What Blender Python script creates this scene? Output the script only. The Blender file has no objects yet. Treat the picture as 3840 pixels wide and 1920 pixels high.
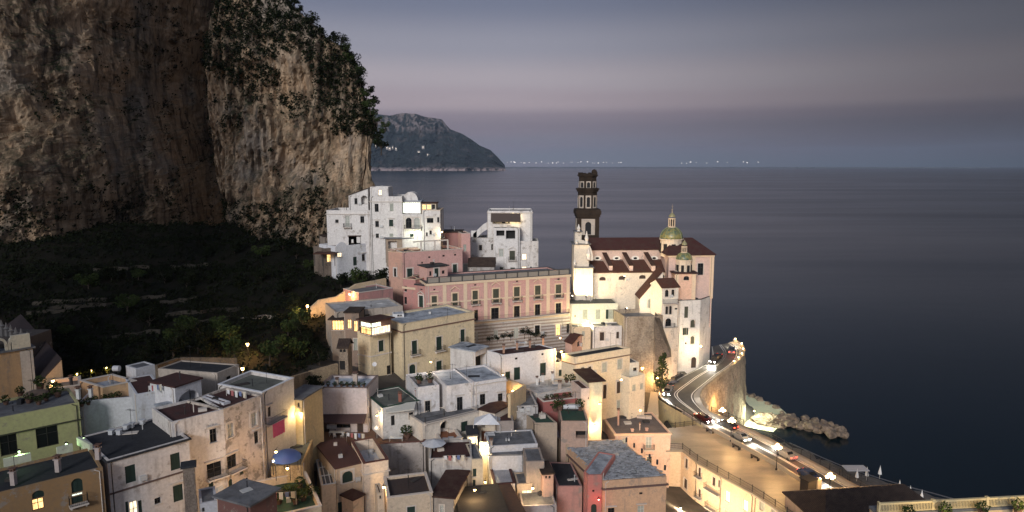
import bpy, bmesh, math, random
import numpy as np
from mathutils import Vector, Matrix, noise as mnoise
R = math.radians
S = bpy.context.scene
COL = S.collection
random.seed(7)
# ------------------------------------------------------------------ camera
CH = 65.0                      # camera height above the sea
FPX = 2560.0                   # focal length in photo pixels (24 mm on 36 mm, 3840 px wide)
PITCH = R(7.6)
cam_d = bpy.data.cameras.new("camera"); cam = bpy.data.objects.new("camera", cam_d); COL.objects.link(cam)
cam_d.lens = 24.0; cam_d.sensor_width = 36.0; cam_d.clip_start = 0.5; cam_d.clip_end = 90000
cam.location = (0, 0, CH); cam.rotation_euler = (R(90) - PITCH, 0, 0)
S.camera = cam
# ------------------------------------------------------------------ light
S.view_settings.view_transform = 'Standard'; S.view_settings.look = 'None'
S.view_settings.exposure = 0.0; S.view_settings.gamma = 1.0
S.cycles.use_denoising = True
S.cycles.max_bounces = 6; S.cycles.diffuse_bounces = 3; S.cycles.glossy_bounces = 3
S.cycles.volume_bounces = 1; S.cycles.transparent_max_bounces = 8
S.cycles.sample_clamp_indirect = 4.0
W = bpy.data.worlds.new("World"); S.world = W; W.use_nodes = True
def build_world():
    nt = W.node_tree; N = nt.nodes; L = nt.links; N.clear()
    out = N.new('ShaderNodeOutputWorld'); bg = N.new('ShaderNodeBackground')
    tc = N.new('ShaderNodeTexCoord'); sep = N.new('ShaderNodeSeparateXYZ')
    L.new(tc.outputs['Generated'], sep.inputs[0])
    ramp = N.new('ShaderNodeValToRGB'); L.new(sep.outputs['Z'], ramp.inputs[0])
    cr = ramp.color_ramp; cr.interpolation = 'EASE'
    st = [(0.0, (.205, .225, .275)), (0.03, (.215, .218, .27)), (0.055, (.225, .205, .25)), (0.068, (.27, .235, .28)),
          (0.085, (.41, .35, .385)), (0.12, (.42, .38, .42)), (0.165, (.30, .30, .365)), (0.225, (.175, .195, .275)), (0.32, (.10, .125, .20)), (1.0, (.07, .095, .165))]
    while len(cr.elements) < len(st): cr.elements.new(0.5)
    for e, (p, c) in zip(cr.elements, st): e.position = p; e.color = (*c, 1)
    # long flat dusk clouds in the low sky
    mp = N.new('ShaderNodeMapping'); L.new(tc.outputs['Generated'], mp.inputs[0]); mp.inputs['Scale'].default_value = (1.2, 1.2, 17.0)
    mp.inputs['Rotation'].default_value = (0, R(2.5), 0)
    nz = N.new('ShaderNodeTexNoise'); L.new(mp.outputs[0], nz.inputs[0]); nz.inputs['Scale'].default_value = 1.6; nz.inputs['Detail'].default_value = 4
    cl = N.new('ShaderNodeMapRange'); L.new(nz.outputs[0], cl.inputs[0])
    cl.inputs[1].default_value = .35; cl.inputs[2].default_value = .7; cl.inputs[3].default_value = 0; cl.inputs[4].default_value = 1
    low = N.new('ShaderNodeMapRange'); L.new(sep.outputs['Z'], low.inputs[0])
    low.inputs[1].default_value = .02; low.inputs[2].default_value = .16; low.inputs[3].default_value = .60; low.inputs[4].default_value = 0
    cm = N.new('ShaderNodeMath'); cm.operation = 'MULTIPLY'; L.new(cl.outputs[0], cm.inputs[0]); L.new(low.outputs[0], cm.inputs[1])
    mix = N.new('ShaderNodeMixRGB'); L.new(cm.outputs[0], mix.inputs[0]); L.new(ramp.outputs[0], mix.inputs[1]); mix.inputs[2].default_value = (.285, .215, .27, 1)
    # the sky dims towards the east (screen right) and glows after-sunset behind the viewer
    ax = N.new('ShaderNodeMapRange'); L.new(sep.outputs['X'], ax.inputs[0]); ax.interpolation_type = 'SMOOTHSTEP'
    ax.inputs[1].default_value = -.05; ax.inputs[2].default_value = .70; ax.inputs[3].default_value = 1.0; ax.inputs[4].default_value = .27
    mx = N.new('ShaderNodeMixRGB'); mx.blend_type = 'MULTIPLY'; mx.inputs[0].default_value = 1
    L.new(mix.outputs[0], mx.inputs[1]); L.new(ax.outputs[0], mx.inputs[2])
    gl = N.new('ShaderNodeMapRange'); L.new(sep.outputs['Y'], gl.inputs[0]); gl.interpolation_type = 'SMOOTHSTEP'
    gl.inputs[1].default_value = .1; gl.inputs[2].default_value = -1.0; gl.inputs[3].default_value = 0; gl.inputs[4].default_value = 1
    up = N.new('ShaderNodeMapRange'); L.new(sep.outputs['Z'], up.inputs[0])
    up.inputs[1].default_value = -.02; up.inputs[2].default_value = .06; up.inputs[3].default_value = 0; up.inputs[4].default_value = 1
    g2 = N.new('ShaderNodeMath'); g2.operation = 'MULTIPLY'; L.new(gl.outputs[0], g2.inputs[0]); L.new(up.outputs[0], g2.inputs[1])
    gc = N.new('ShaderNodeMixRGB'); gc.blend_type = 'MIX'; L.new(g2.outputs[0], gc.inputs[0]); gc.inputs[1].default_value = (0, 0, 0, 1); gc.inputs[2].default_value = (GLOW[0], GLOW[1], GLOW[2], 1)
    add = N.new('ShaderNodeMixRGB'); add.blend_type = 'ADD'; add.inputs[0].default_value = 1
    L.new(mx.outputs[0], add.inputs[1]); L.new(gc.outputs[0], add.inputs[2])
    # faint twilight scattering from the physical sky, sun just under the horizon
    sky = N.new('ShaderNodeTexSky'); sky.sky_type = 'NISHITA'; sky.sun_disc = False; sky.sun_elevation = R(1.0); sky.sun_rotation = R(180)
    a2 = N.new('ShaderNodeMixRGB'); a2.blend_type = 'ADD'; a2.inputs[0].default_value = 0.003
    L.new(add.outputs[0], a2.inputs[1]); L.new(sky.outputs[0], a2.inputs[2])
    L.new(a2.outputs[0], bg.inputs[0]); bg.inputs[1].default_value = 1.0
    L.new(bg.outputs[0], out.inputs[0])
GLOW = (.38, .40, .47)
build_world()
sd = bpy.data.lights.new("sun", 'SUN'); sun = bpy.data.objects.new("sun", sd); COL.objects.link(sun)
sd.energy = 2.6; sd.angle = R(16); sd.color = (1.0, .965, .935)
sun.rotation_euler = (R(69), 0, R(-16))         # after-glow from behind the viewer, over the sea
# ------------------------------------------------------------------ pixel <-> place
CP, SP = math.cos(PITCH), math.sin(PITCH)
def ray(px, py):
    x = (px - 1920) / FPX; t = (py - 960) / FPX
    return Vector((x, CP - t * SP, -SP - t * CP))
def G(px, py, z):
    d = ray(px, py); s = (z - CH) / d.z
    return Vector((0, 0, CH)) + d * s
def AT(px, py, Y):
    d = ray(px, py); return Vector((0, 0, CH)) + d * (Y / d.y)
FR = {'A1': (1150, 640), 'A2': (1650, 640), 'A3': (2100, 600), 'B1': (1150, 1000), 'B2': (1650, 1000), 'B3': (2100, 950),
      'C1': (0, 1180), 'C2': (550, 1180), 'D1': (0, 1520), 'D2': (550, 1520), 'D3': (1100, 1520), 'D4': (1650, 1520),
      'E1': (2200, 1350), 'E2': (2400, 1520), 'N1': (1100, 1260), 'N2': (1650, 1260), 'N3': (2050, 1200), 'N4': (1950, 1520), 'P': (0, 0)}
FK = 600 / 1932.0
def px(fr, x, y):
    o = FR[fr]; k = 1.0 if fr == 'P' else FK
    return o[0] + x * k, o[1] + y * k
# ------------------------------------------------------------------ materials
MATS = {}
def mat_new(name):
    m = bpy.data.materials.new(name); m.use_nodes = True
    nt = m.node_tree; b = nt.nodes['Principled BSDF']
    return m, nt, b
def rgb(c): return (c[0], c[1], c[2], 1)
def _noise(nt, vec, scale, detail=4, rough=.55):
    n = nt.nodes.new('ShaderNodeTexNoise'); n.inputs['Scale'].default_value = scale; n.inputs['Detail'].default_value = detail
    n.inputs['Roughness'].default_value = rough; nt.links.new(vec, n.inputs['Vector']); return n.outputs[0]
def _map(nt, vec, sc):
    m = nt.nodes.new('ShaderNodeMapping'); m.inputs['Scale'].default_value = sc; nt.links.new(vec, m.inputs[0]); return m.outputs[0]
def _rng(nt, v, a, b, c=0, d=1):
    m = nt.nodes.new('ShaderNodeMapRange'); nt.links.new(v, m.inputs[0])
    for i, q in zip((1, 2, 3, 4), (a, b, c, d)): m.inputs[i].default_value = q
    return m.outputs[0]
def _mix(nt, f, a, b, mode='MIX'):
    m = nt.nodes.new('ShaderNodeMixRGB'); m.blend_type = mode
    for i, q in ((0, f), (1, a), (2, b)):
        if isinstance(q, (int, float)): m.inputs[i].default_value = q
        elif isinstance(q, tuple): m.inputs[i].default_value = rgb(q)
        else: nt.links.new(q, m.inputs[i])
    return m.outputs[0]
def _mul(nt, a, b):
    m = nt.nodes.new('ShaderNodeMath'); m.operation = 'MULTIPLY'
    for i, q in ((0, a), (1, b)):
        if isinstance(q, (int, float)): m.inputs[i].default_value = q
        else: nt.links.new(q, m.inputs[i])
    return m.outputs[0]
def _bump(nt, b, h, dist=.03, st=.6):
    n = nt.nodes.new('ShaderNodeBump'); n.inputs['Distance'].default_value = dist; n.inputs['Strength'].default_value = st
    nt.links.new(h, n.inputs['Height']); nt.links.new(n.outputs[0], b.inputs['Normal'])
def _pos(nt):
    return nt.nodes.new('ShaderNodeNewGeometry').outputs['Position']
def wallmat(c, dirt=.5, stripes=None, rough=.9):
    """old lime plaster: cloudy tone, rain streaks, patches of fallen plaster"""
    key = ('wall', c, dirt, stripes)
    if key in MATS: return MATS[key]
    m, nt, b = mat_new("plaster"); p = _pos(nt)
    big = _noise(nt, p, .35, 5); fine = _noise(nt, p, 2.8, 6, .65)
    streak = _noise(nt, _map(nt, p, (1.0, 1.0, .15)), 1.0, 6, .65); area = _noise(nt, p, .22, 3)
    base = _mix(nt, _rng(nt, big, .3, .7, 0, .5), c, tuple(q * .80 for q in c))
    if stripes:
        sep = nt.nodes.new('ShaderNodeSeparateXYZ'); nt.links.new(p, sep.inputs[0])
        fr = nt.nodes.new('ShaderNodeMath'); fr.operation = 'FRACT'; nt.links.new(_mul(nt, sep.outputs[2], 1.28), fr.inputs[0])
        base = _mix(nt, _rng(nt, fr.outputs[0], .50, .54), base, stripes)
    d = _mul(nt, _mul(nt, _rng(nt, streak, .50, .70), _rng(nt, area, .42, .60)), min(1.0, dirt * 1.6))
    base = _mix(nt, d, base, tuple(q * .36 + .012 for q in (c[0], c[0] * .86, c[0] * .74)))
    pt = _mul(nt, _rng(nt, _noise(nt, p, .55, 8, .75), .615 - .10 * dirt, .665 - .09 * dirt), min(1, .35 + dirt * .65))
    base = _mix(nt, pt, base, (.27, .235, .20))
    base = _mix(nt, _rng(nt, fine, .3, .75, 0, .32), base, (.12, .10, .09))
    nt.links.new(base, b.inputs['Base Color']); b.inputs['Roughness'].default_value = rough
    _bump(nt, b, fine, .04, .5)
    MATS[key] = m; return m
def roofmat(c, c2, amt=.6, sc=.6, rough=.85):
    key = ('roof', c, c2, amt, sc)
    if key in MATS: return MATS[key]
    m, nt, b = mat_new("flat_roof_coat"); p = _pos(nt)
    n1 = _noise(nt, p, sc, 8, .68); n2 = _noise(nt, p, sc * 6, 4)
    base = _mix(nt, _mul(nt, _rng(nt, n1, .42, .62), amt), c, c2)
    base = _mix(nt, _rng(nt, n2, .35, .8, 0, .3), base, (.07, .07, .075))
    nt.links.new(base, b.inputs['Base Color']); b.inputs['Roughness'].default_value = rough; b.inputs['Specular IOR Level'].default_value = .25
    _bump(nt, b, n2, .03, .5)
    MATS[key] = m; return m
def tilemat(c=(.115, .045, .032), c2=(.06, .03, .025)):
    key = ('tile', c, c2)
    if key in MATS: return MATS[key]
    m, nt, b = mat_new("clay_tiles"); uv = nt.nodes.new('ShaderNodeUVMap').outputs[0]; p = _pos(nt)
    w = nt.nodes.new('ShaderNodeTexWave'); w.wave_type = 'BANDS'; w.bands_direction = 'X'; w.inputs['Scale'].default_value = 1.1; nt.links.new(uv, w.inputs[0])
    br = nt.nodes.new('ShaderNodeTexBrick'); nt.links.new(uv, br.inputs[0]); br.inputs['Scale'].default_value = 3.0
    br.inputs['Color1'].default_value = rgb(c); br.inputs['Color2'].default_value = rgb(c2); br.inputs['Mortar'].default_value = rgb(tuple(q * .4 for q in c)); br.inputs['Mortar Size'].default_value = .03
    base = _mix(nt, _rng(nt, _noise(nt, p, .9, 6, .7), .35, .7, 0, .7), br.outputs[0], (.085, .06, .045))
    nt.links.new(base, b.inputs['Base Color']); b.inputs['Roughness'].default_value = .85; b.inputs['Specular IOR Level'].default_value = .25
    _bump(nt, b, w.outputs[1], .08, .9)
    MATS[key] = m; return m
def plain(c, rough=.6, metal=0.0, name="paint", spec=None):
    key = ('plain', c, rough, metal)
    if key in MATS: return MATS[key]
    m, nt, b = mat_new(name); p = _pos(nt)
    base = _mix(nt, _rng(nt, _noise(nt, p, 3.0, 5), .3, .75, 0, .35), c, tuple(q * .6 for q in c))
    nt.links.new(base, b.inputs['Base Color']); b.inputs['Roughness'].default_value = rough; b.inputs['Metallic'].default_value = metal
    MATS[key] = m; return m
def emit(c, s, name="lit"):
    key = ('emit', c, s)
    if key in MATS: return MATS[key]
    m, nt, b = mat_new(name)
    b.inputs['Base Color'].default_value = rgb(c); b.inputs['Emission Color'].default_value = rgb(c); b.inputs['Emission Strength'].default_value = s
    if name == 'lit_room':                      # curtains and furniture seen behind the glass
        p = _pos(nt); nn = _noise(nt, _map(nt, p, (2.2, 2.2, .9)), 1.6, 3)
        nt.links.new(_mix(nt, _rng(nt, nn, .35, .65), tuple(q * .38 for q in c), c), b.inputs['Emission Color'])
    MATS[key] = m; return m
def glassmat(c=(.012, .014, .016)):
    key = ('glass', c)
    if key in MATS: return MATS[key]
    m, nt, b = mat_new("window_glass"); b.inputs['Base Color'].default_value = rgb(c); b.inputs['Roughness'].default_value = .12
    MATS[key] = m; return m
def louvre(c):
    key = ('louvre', c)
    if key in MATS: return MATS[key]
    m, nt, b = mat_new("louvred_wood"); p = _pos(nt)
    sep = nt.nodes.new('ShaderNodeSeparateXYZ'); nt.links.new(p, sep.inputs[0])
    sn = nt.nodes.new('ShaderNodeMath'); sn.operation = 'SINE'; nt.links.new(_mul(nt, sep.outputs[2], 60.0), sn.inputs[0])
    base = _mix(nt, _rng(nt, _noise(nt, p, 2.2, 5), .3, .7, 0, .5), c, tuple(q * .45 for q in c))
    nt.links.new(base, b.inputs['Base Color']); b.inputs['Roughness'].default_value = .6; _bump(nt, b, sn.outputs[0], .03, .6)
    MATS[key] = m; return m
def stonemat(c=(.26, .21, .16), c2=(.10, .08, .065), sc=1.0):
    key = ('stone', c, c2, sc)
    if key in MATS: return MATS[key]
    m, nt, b = mat_new("rubble_stone"); p = _pos(nt)
    v = nt.nodes.new('ShaderNodeTexVoronoi'); v.feature = 'DISTANCE_TO_EDGE'; v.inputs['Scale'].default_value = 1.6 * sc; nt.links.new(p, v.inputs['Vector'])
    v2 = nt.nodes.new('ShaderNodeTexVoronoi'); v2.inputs['Scale'].default_value = 1.6 * sc; nt.links.new(p, v2.inputs['Vector'])
    n1 = _noise(nt, _map(nt, p, (.5, .5, .22)), .8, 8, .7)
    base = _mix(nt, _rng(nt, n1, .38, .66), c, c2)
    base = _mix(nt, _mul(nt, v2.outputs['Color'], .35), base, tuple(min(1, q * 1.3) for q in c), 'MIX')
    base = _mix(nt, _rng(nt, v.outputs[0], .0, .06, .55, 0), base, tuple(q * .5 for q in c2))
    nt.links.new(base, b.inputs['Base Color']); b.inputs['Roughness'].default_value = .95; b.inputs['Specular IOR Level'].default_value = .2
    h = _mix(nt, .5, n1, _rng(nt, v.outputs[0], 0, .12)); _bump(nt, b, h, .15, .8)
    MATS[key] = m; return m
WHITE = (.74, .71, .68); WBLUE = (.72, .73, .76); CREAM = (.70, .60, .44); PINK = (.62, .36, .32); BEIGE = (.60, .50, .38)
R_BLUE = roofmat((.42, .46, .51), (.15, .165, .19), .85, .5); R_GREY = roofmat((.17, .175, .185), (.08, .08, .085), .8)
R_DARK = roofmat((.028, .030, .036), (.014, .015, .018), .6); R_RED = roofmat((.070, .026, .023), (.035, .020, .018), .7)
R_GREEN = roofmat((.025, .07, .045), (.03, .04, .035), .6, 1.0); R_OLIVE = roofmat((.13, .14, .12), (.08, .08, .075), .8)
TILE = tilemat(); TILE_R = tilemat((.15, .05, .032), (.08, .034, .025)); TILE_D = tilemat((.05, .033, .028), (.03, .022, .02)); TILE_W = tilemat((.10, .03, .028), (.08, .026, .025))
GLASS = glassmat(); IRON = plain((.02, .02, .022), .5, .4, "iron"); GREEN_SH = louvre((.012, .035, .025)); OLIVE_SH = louvre((.07, .075, .05)); BROWN_SH = louvre((.05, .03, .022))
PALE = louvre((.42, .44, .38)); FRAME_W = plain((.62, .60, .56), .5); FRAME_D = plain((.035, .03, .028), .5); DARKIN = plain((.012, .011, .011), .9, 0, "dark_interior")
LITW = emit((1.0, .58, .22), 2.6, "lit_room"); LITC = emit((.92, 1.0, .80), 2.6, "lit_room"); LITP = emit((1.0, .80, .52), 2.2, "lit_room")
CURT = plain((.36, .38, .34), .5, 0, "curtained_glass")
VENT = plain((.5, .5, .49), .6)
# ------------------------------------------------------------------ mesh helpers
class MB:
    def __init__(s): s.v = []; s.f = []; s.uv = {}; s.sm = False
    def add(s, vs, fs):
        n = len(s.v); s.v += [tuple(q) for q in vs]; s.f += [tuple(i + n for i in f) for f in fs]
    def quad(s, a, b, c, d, uv=None):
        n = len(s.v); s.v += [tuple(a), tuple(b), tuple(c), tuple(d)]; s.f.append((n, n + 1, n + 2, n + 3))
        if uv: s.uv[len(s.f) - 1] = uv
    def poly(s, pts): n = len(s.v); s.v += [tuple(p) for p in pts]; s.f.append(tuple(range(n, n + len(pts))))
    def prism(s, poly, z0, z1):
        n = len(poly); a = [(p[0], p[1], z0) for p in poly]; b = [(p[0], p[1], z1) for p in poly]
        s.add(a + b, [tuple(range(n))[::-1], tuple(range(n, 2 * n))] + [(i, (i + 1) % n, (i + 1) % n + n, i + n) for i in range(n)])
    def box(s, c, sx, sy, sz, rz=0):
        """c = bottom centre"""
        ca, sa = math.cos(rz), math.sin(rz)
        pts = [(c[0] + x * ca - y * sa, c[1] + x * sa + y * ca) for x, y in ((-sx / 2, -sy / 2), (sx / 2, -sy / 2), (sx / 2, sy / 2), (-sx / 2, sy / 2))]
        s.prism(pts, c[2], c[2] + sz)
    def bar(s, a, b, r, n=6):
        a = Vector(a); b = Vector(b); d = (b - a)
        if d.length < 1e-6: return
        d.normalize(); u = d.cross(Vector((0, 0, 1)))
        if u.length < 1e-3: u = Vector((1, 0, 0))
        u.normalize(); w = d.cross(u)
        r2 = r if not isinstance(r, tuple) else r[1]; r1 = r if not isinstance(r, tuple) else r[0]
        ra = [a + (u * math.cos(t) + w * math.sin(t)) * r1 for t in [2 * math.pi * i / n for i in range(n)]]
        rb = [b + (u * math.cos(t) + w * math.sin(t)) * r2 for t in [2 * math.pi * i / n for i in range(n)]]
        s.add(ra + rb, [(i, (i + 1) % n, (i + 1) % n + n, i + n) for i in range(n)] + [tuple(range(n))[::-1], tuple(range(n, 2 * n))])
    def lathe(s, c, prof, n=16):
        """prof: [(r, z)] from bottom up"""
        m = len(prof); vs = []
        for r, z in prof:
            for i in range(n):
                t = 2 * math.pi * i / n; vs.append((c[0] + r * math.cos(t), c[1] + r * math.sin(t), c[2] + z))
        fs = [(j * n + i, j * n + (i + 1) % n, (j + 1) * n + (i + 1) % n, (j + 1) * n + i) for j in range(m - 1) for i in range(n)]
        fs += [tuple(range(n))[::-1], tuple(range((m - 1) * n, m * n))]
        s.add(vs, fs)
    def build(s, name, mat, parent=None, smooth=False):
        me = bpy.data.meshes.new(name)
        off = Vector((0, 0, 0))
        if parent is not None: off = world_loc(parent)
        else:
            a = np.array(s.v); off = Vector((float(a[:, 0].mean()), float(a[:, 1].mean()), float(a[:, 2].min())))
        me.from_pydata([(v[0] - off.x, v[1] - off.y, v[2] - off.z) for v in s.v], [], s.f)
        if s.uv:
            ul = me.uv_layers.new(name="UVMap")
            for fi, uvs in s.uv.items():
                for li, q in zip(me.polygons[fi].loop_indices, uvs): ul.data[li].uv = q
        me.materials.append(mat)
        if smooth: me.polygons.foreach_set('use_smooth', [True] * len(me.polygons))
        me.update()
        o = bpy.data.objects.new(name, me); COL.objects.link(o)
        if parent is not None: o.parent = parent; o['_wl'] = (0, 0, 0)
        else: o.location = off
        return o
def world_loc(o):
    p = Vector((0, 0, 0))
    while o is not None: p = p + o.location; o = o.parent
    return p
def fixn(o):
    bm = bmesh.new(); bm.from_mesh(o.data); bmesh.ops.recalc_face_normals(bm, faces=bm.faces); bm.to_mesh(o.data); bm.free(); return o
def tag(o, label=None, cat=None, group=None, kind=None):
    if label: o['label'] = label
    if cat: o['category'] = cat
    if group: o['group'] = group
    if kind: o['kind'] = kind
    return o
def thing(name, label, cat, loc, group=None, rz=0):
    o = bpy.data.objects.new(name, None); COL.objects.link(o); o.location = loc; o.rotation_euler = (0, 0, rz); o.empty_display_size = .5
    return tag(o, label, cat, group)
def light(parent, loc, power, color=(1, .60, .24), radius=.15, spot=None):
    d = bpy.data.lights.new("bulb", 'POINT' if not spot else 'SPOT'); d.energy = power; d.color = color; d.shadow_soft_size = radius
    o = bpy.data.objects.new("bulb", d); COL.objects.link(o)
    o.parent = parent; o.location = Vector(loc) - world_loc(parent)
    if spot: d.spot_size = spot[0]; d.spot_blend = .6; o.rotation_euler = spot[1]
    return o
def copy_tree(o, loc, label=None, rz=None):
    c = o.copy(); COL.objects.link(c); c.location = loc
    if rz is not None: c.rotation_euler = (0, 0, rz)
    if label: c['label'] = label
    for ch in o.children:
        d = ch.copy(); COL.objects.link(d); d.parent = c
        for g in ch.children:
            e = g.copy(); COL.objects.link(e); e.parent = d
    return c
# ------------------------------------------------------------------ buildings
BREG = {}
GROUND = []                     # (x, y, z) samples that pull the terrain to the foot of each building
def inset(poly, d):
    n = len(poly); out = []
    ar = sum(poly[i][0] * poly[(i + 1) % n][1] - poly[(i + 1) % n][0] * poly[i][1] for i in range(n))
    sg = 1 if ar > 0 else -1
    for i in range(n):
        p0, p1, p2 = Vector(poly[i - 1][:2]), Vector(poly[i][:2]), Vector(poly[(i + 1) % n][:2])
        a = (p1 - p0).normalized(); b = (p2 - p1).normalized()
        na = Vector((-a.y, a.x)) * sg; nb = Vector((-b.y, b.x)) * sg
        k = 1 + na.dot(nb)
        out.append(p1 + (na + nb) * (d / max(k, .35)))
    return out
class Building:
    def __init__(s, name, label, cat, group=None):
        s.name, s.label, s.cat, s.group = name, label, cat, group; s.root = None; s.blocks = []
    def block(s, fr, pts, z=None, Y=None, g=0, depth=8, wall=None, roof=None, ph=.9, coping=None, cornice=None, slab=None, z2=None, back=None, nofoot=False, dz=0):
        """pts: roofline corners as seen, left to right; z: height of that roofline, or Y: how far out each corner stands"""
        P = []
        for i, q in enumerate(pts):
            X, Yp = px(fr, q[0], q[1])
            if z is not None: w = G(X, Yp, z)
            else:
                w = AT(X, Yp, Y[i] if isinstance(Y, (tuple, list)) else Y)
            P.append(w)
        zz = z if z is not None else P[0].z
        zz += dz
        P = [Vector((p.x, p.y)) for p in P]
        if len(P) == 2:
            d = (P[1] - P[0]).normalized(); n = Vector((-d.y, d.x))
            if n.y < 0: n = -n
            poly = [P[0], P[1], P[1] + n * depth, P[0] + n * depth]
        elif len(P) == 3 and not back:
            poly = P + [P[0] + P[2] - P[1]]
            if s.degenerate(poly):
                d = (P[2] - P[0]).normalized(); n = Vector((-d.y, d.x)); n = n if n.y > 0 else -n
                poly = P + [P[2] + n * depth, P[0] + n * depth]
        else: poly = P
        if s.root is None:
            c = sum(poly, Vector((0, 0))) / len(poly)
            s.root = thing(s.name, s.label, s.cat, (c.x, c.y, g), s.group)
        b = Block(s, poly, zz, g, wall, roof, ph, coping, cornice, slab, zz if z2 is None else z2)
        s.blocks.append(b)
        if not nofoot:
            for p in poly: GROUND.append((p.x, p.y, g))
        return b
    def degenerate(s, poly):
        n = len(poly); ar = sum(poly[i][0] * poly[(i + 1) % n][1] - poly[(i + 1) % n][0] * poly[i][1] for i in range(n))
        return abs(ar) < 24
    def done(s):
        BREG[s.name] = s
        for b in s.blocks: b.finish()
        return s
DEEP = {'o': 1.6, 'n': 1.7}
class Block:
    def __init__(s, bd, poly, z, g, wall, roof, ph, coping, cornice, slab, z2):
        s.bd, s.poly, s.z, s.g, s.wall, s.roof, s.ph, s.coping, s.cornice, s.slab, s.z2 = bd, poly, z, g, wall, roof, ph, coping, cornice, slab, z2
        s.open = {}; s.root = bd.root; s.pitched = None; s.extra = []
    def ztop(s, i, u):
        if s.z2 == s.z: return s.z
        p = s.poly[i] + (s.poly[(i + 1) % 4] - s.poly[i]).normalized() * u
        a, b = s.poly[0], s.poly[1]; d = (b - a)
        t = max(0, min(1, (p - a).dot(d) / d.length_squared)); return s.z + (s.z2 - s.z) * t
    def face(s, i):
        a, b = s.poly[i], s.poly[(i + 1) % len(s.poly)]; d = (b - a); L = d.length; d = d / L
        n = Vector((d.y, -d.x)); c = sum(s.poly, Vector((0, 0))) / len(s.poly)
        if (c - a).dot(n) > 0: n = -n
        return a, d, n, L
    def uv(s, i, X, Y):
        a, d, n, L = s.face(i); r = ray(X, Y)
        k = (a - Vector((0, 0))).dot(n) / Vector((r.x, r.y)).dot(n)
        p = Vector((r.x, r.y)) * k
        return (p - a).dot(d), CH + r.z * k
    def win(s, fr, txt, face=0):
        """lines: kind[opts] x0 y0 x1 y1 in the crop's pixels"""
        for ln in txt.strip().split(';'):
            w = ln.split()
            if not w: continue
            k = w[0]; x0, y0, x1, y1 = map(float, w[1:5])
            u0 = s.uv(face, *px(fr, x0, (y0 + y1) / 2))[0]; u1 = s.uv(face, *px(fr, x1, (y0 + y1) / 2))[0]
            v1 = s.uv(face, *px(fr, (x0 + x1) / 2, y0))[1]; v0 = s.uv(face, *px(fr, (x0 + x1) / 2, y1))[1]
            if u1 < u0: u0, u1 = u1, u0
            L = s.face(face)[3]
            u0 = max(.12, u0); u1 = min(L - .12, u1); v1 = min(v1, s.ztop(face, (u0 + u1) / 2) - .15); v0 = max(v0, s.g - 2)
            if u1 - u0 < .2 or v1 - v0 < .2: print('SKIP WIN', s.bd.name, ln, u0, u1, v0, v1, L); continue
            s.open.setdefault(face, []).append((k, u0, u1, v0, v1))
    def P(s, i, u, v, out=0):
        a, d, n, L = s.face(i); q = a + d * u + n * out; return Vector((q.x, q.y, v))
    def finish(s):
        n = len(s.poly); mb = MB(); zb = s.g - 3
        for i in range(n):
            a, d, nn, L = s.face(i); ops = s.open.get(i, [])
            us = sorted({0.0, L} | {q for o in ops for q in (o[1], o[2])}); vs = sorted({zb, min(s.z, s.z2)} | {q for o in ops for q in (o[3], o[4]) if q < min(s.z, s.z2)})
            for ui in range(len(us) - 1):
                for vi in range(len(vs) - 1):
                    uc, vc = (us[ui] + us[ui + 1]) / 2, (vs[vi] + vs[vi + 1]) / 2
                    if any(o[1] < uc < o[2] and o[3] < vc < o[4] for o in ops): continue
                    mb.quad(s.P(i, us[ui], vs[vi]), s.P(i, us[ui + 1], vs[vi]), s.P(i, us[ui + 1], vs[vi + 1]), s.P(i, us[ui], vs[vi + 1]))
            if s.z2 != s.z:
                zl = min(s.z, s.z2); za, zc = s.ztop(i, 0), s.ztop(i, L)
                if max(za, zc) > zl + .01: mb.poly([s.P(i, 0, zl), s.P(i, L, zl), s.P(i, L, zc + .001), s.P(i, 0, za + .001)])
            for (k, u0, u1, v0, v1) in ops:
                dp = -DEEP.get(k[0], .2)
                mb.quad(s.P(i, u0, v0), s.P(i, u0, v1), s.P(i, u0, v1, dp), s.P(i, u0, v0, dp))
                mb.quad(s.P(i, u1, v1), s.P(i, u1, v0), s.P(i, u1, v0, dp), s.P(i, u1, v1, dp))
                mb.quad(s.P(i, u0, v1), s.P(i, u1, v1), s.P(i, u1, v1, dp), s.P(i, u0, v1, dp))
                mb.quad(s.P(i, u0, v0), s.P(i, u0, v0, dp), s.P(i, u1, v0, dp), s.P(i, u1, v0))
                if 'A' in k:                       # arched head: fill the two upper corners
                    r = (u1 - u0) / 2; cu = (u0 + u1) / 2; vc = v1 - min(r, (v1 - v0) * .5); rv = v1 - vc
                    for sg in (-1, 1):
                        arc = [(cu + sg * r * math.cos(t), vc + rv * math.sin(t)) for t in [math.pi / 2 * q / 6 for q in range(7)]]
                        pts = [(cu + sg * r, v1)] + arc
                        A = [s.P(i, p[0], p[1], -.003) for p in pts]; B = [s.P(i, p[0], p[1], dp) for p in pts]
                        mb.poly(A); 
                        for q in range(1, 7): mb.quad(A[q], A[q + 1], B[q + 1], B[q])
        flat = s.z2 == s.z and not s.pitched
        if flat and s.ph > 0:
            t = .28; inn = inset(s.poly, t)
            for i in range(n):
                j = (i + 1) % n
                mb.quad((*s.poly[i], s.z), (*s.poly[j], s.z), (*inn[j], s.z), (*inn[i], s.z))
                mb.quad((*inn[i], s.z), (*inn[j], s.z), (*inn[j], s.z - s.ph - .1), (*inn[i], s.z - s.ph - .1))
            rf = MB(); rf.poly([(*p, s.z - s.ph) for p in inn]); fixup(rf.build('roof', s.roof or R_GREY, s.root))
        elif flat:
            rf = MB(); o = inset(s.poly, -(s.slab or .2)); rf.prism(o, s.z + .003, s.z + .22); fixn(rf.build('roof', s.roof or R_GREY, s.root))
        elif not s.pitched:
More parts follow.
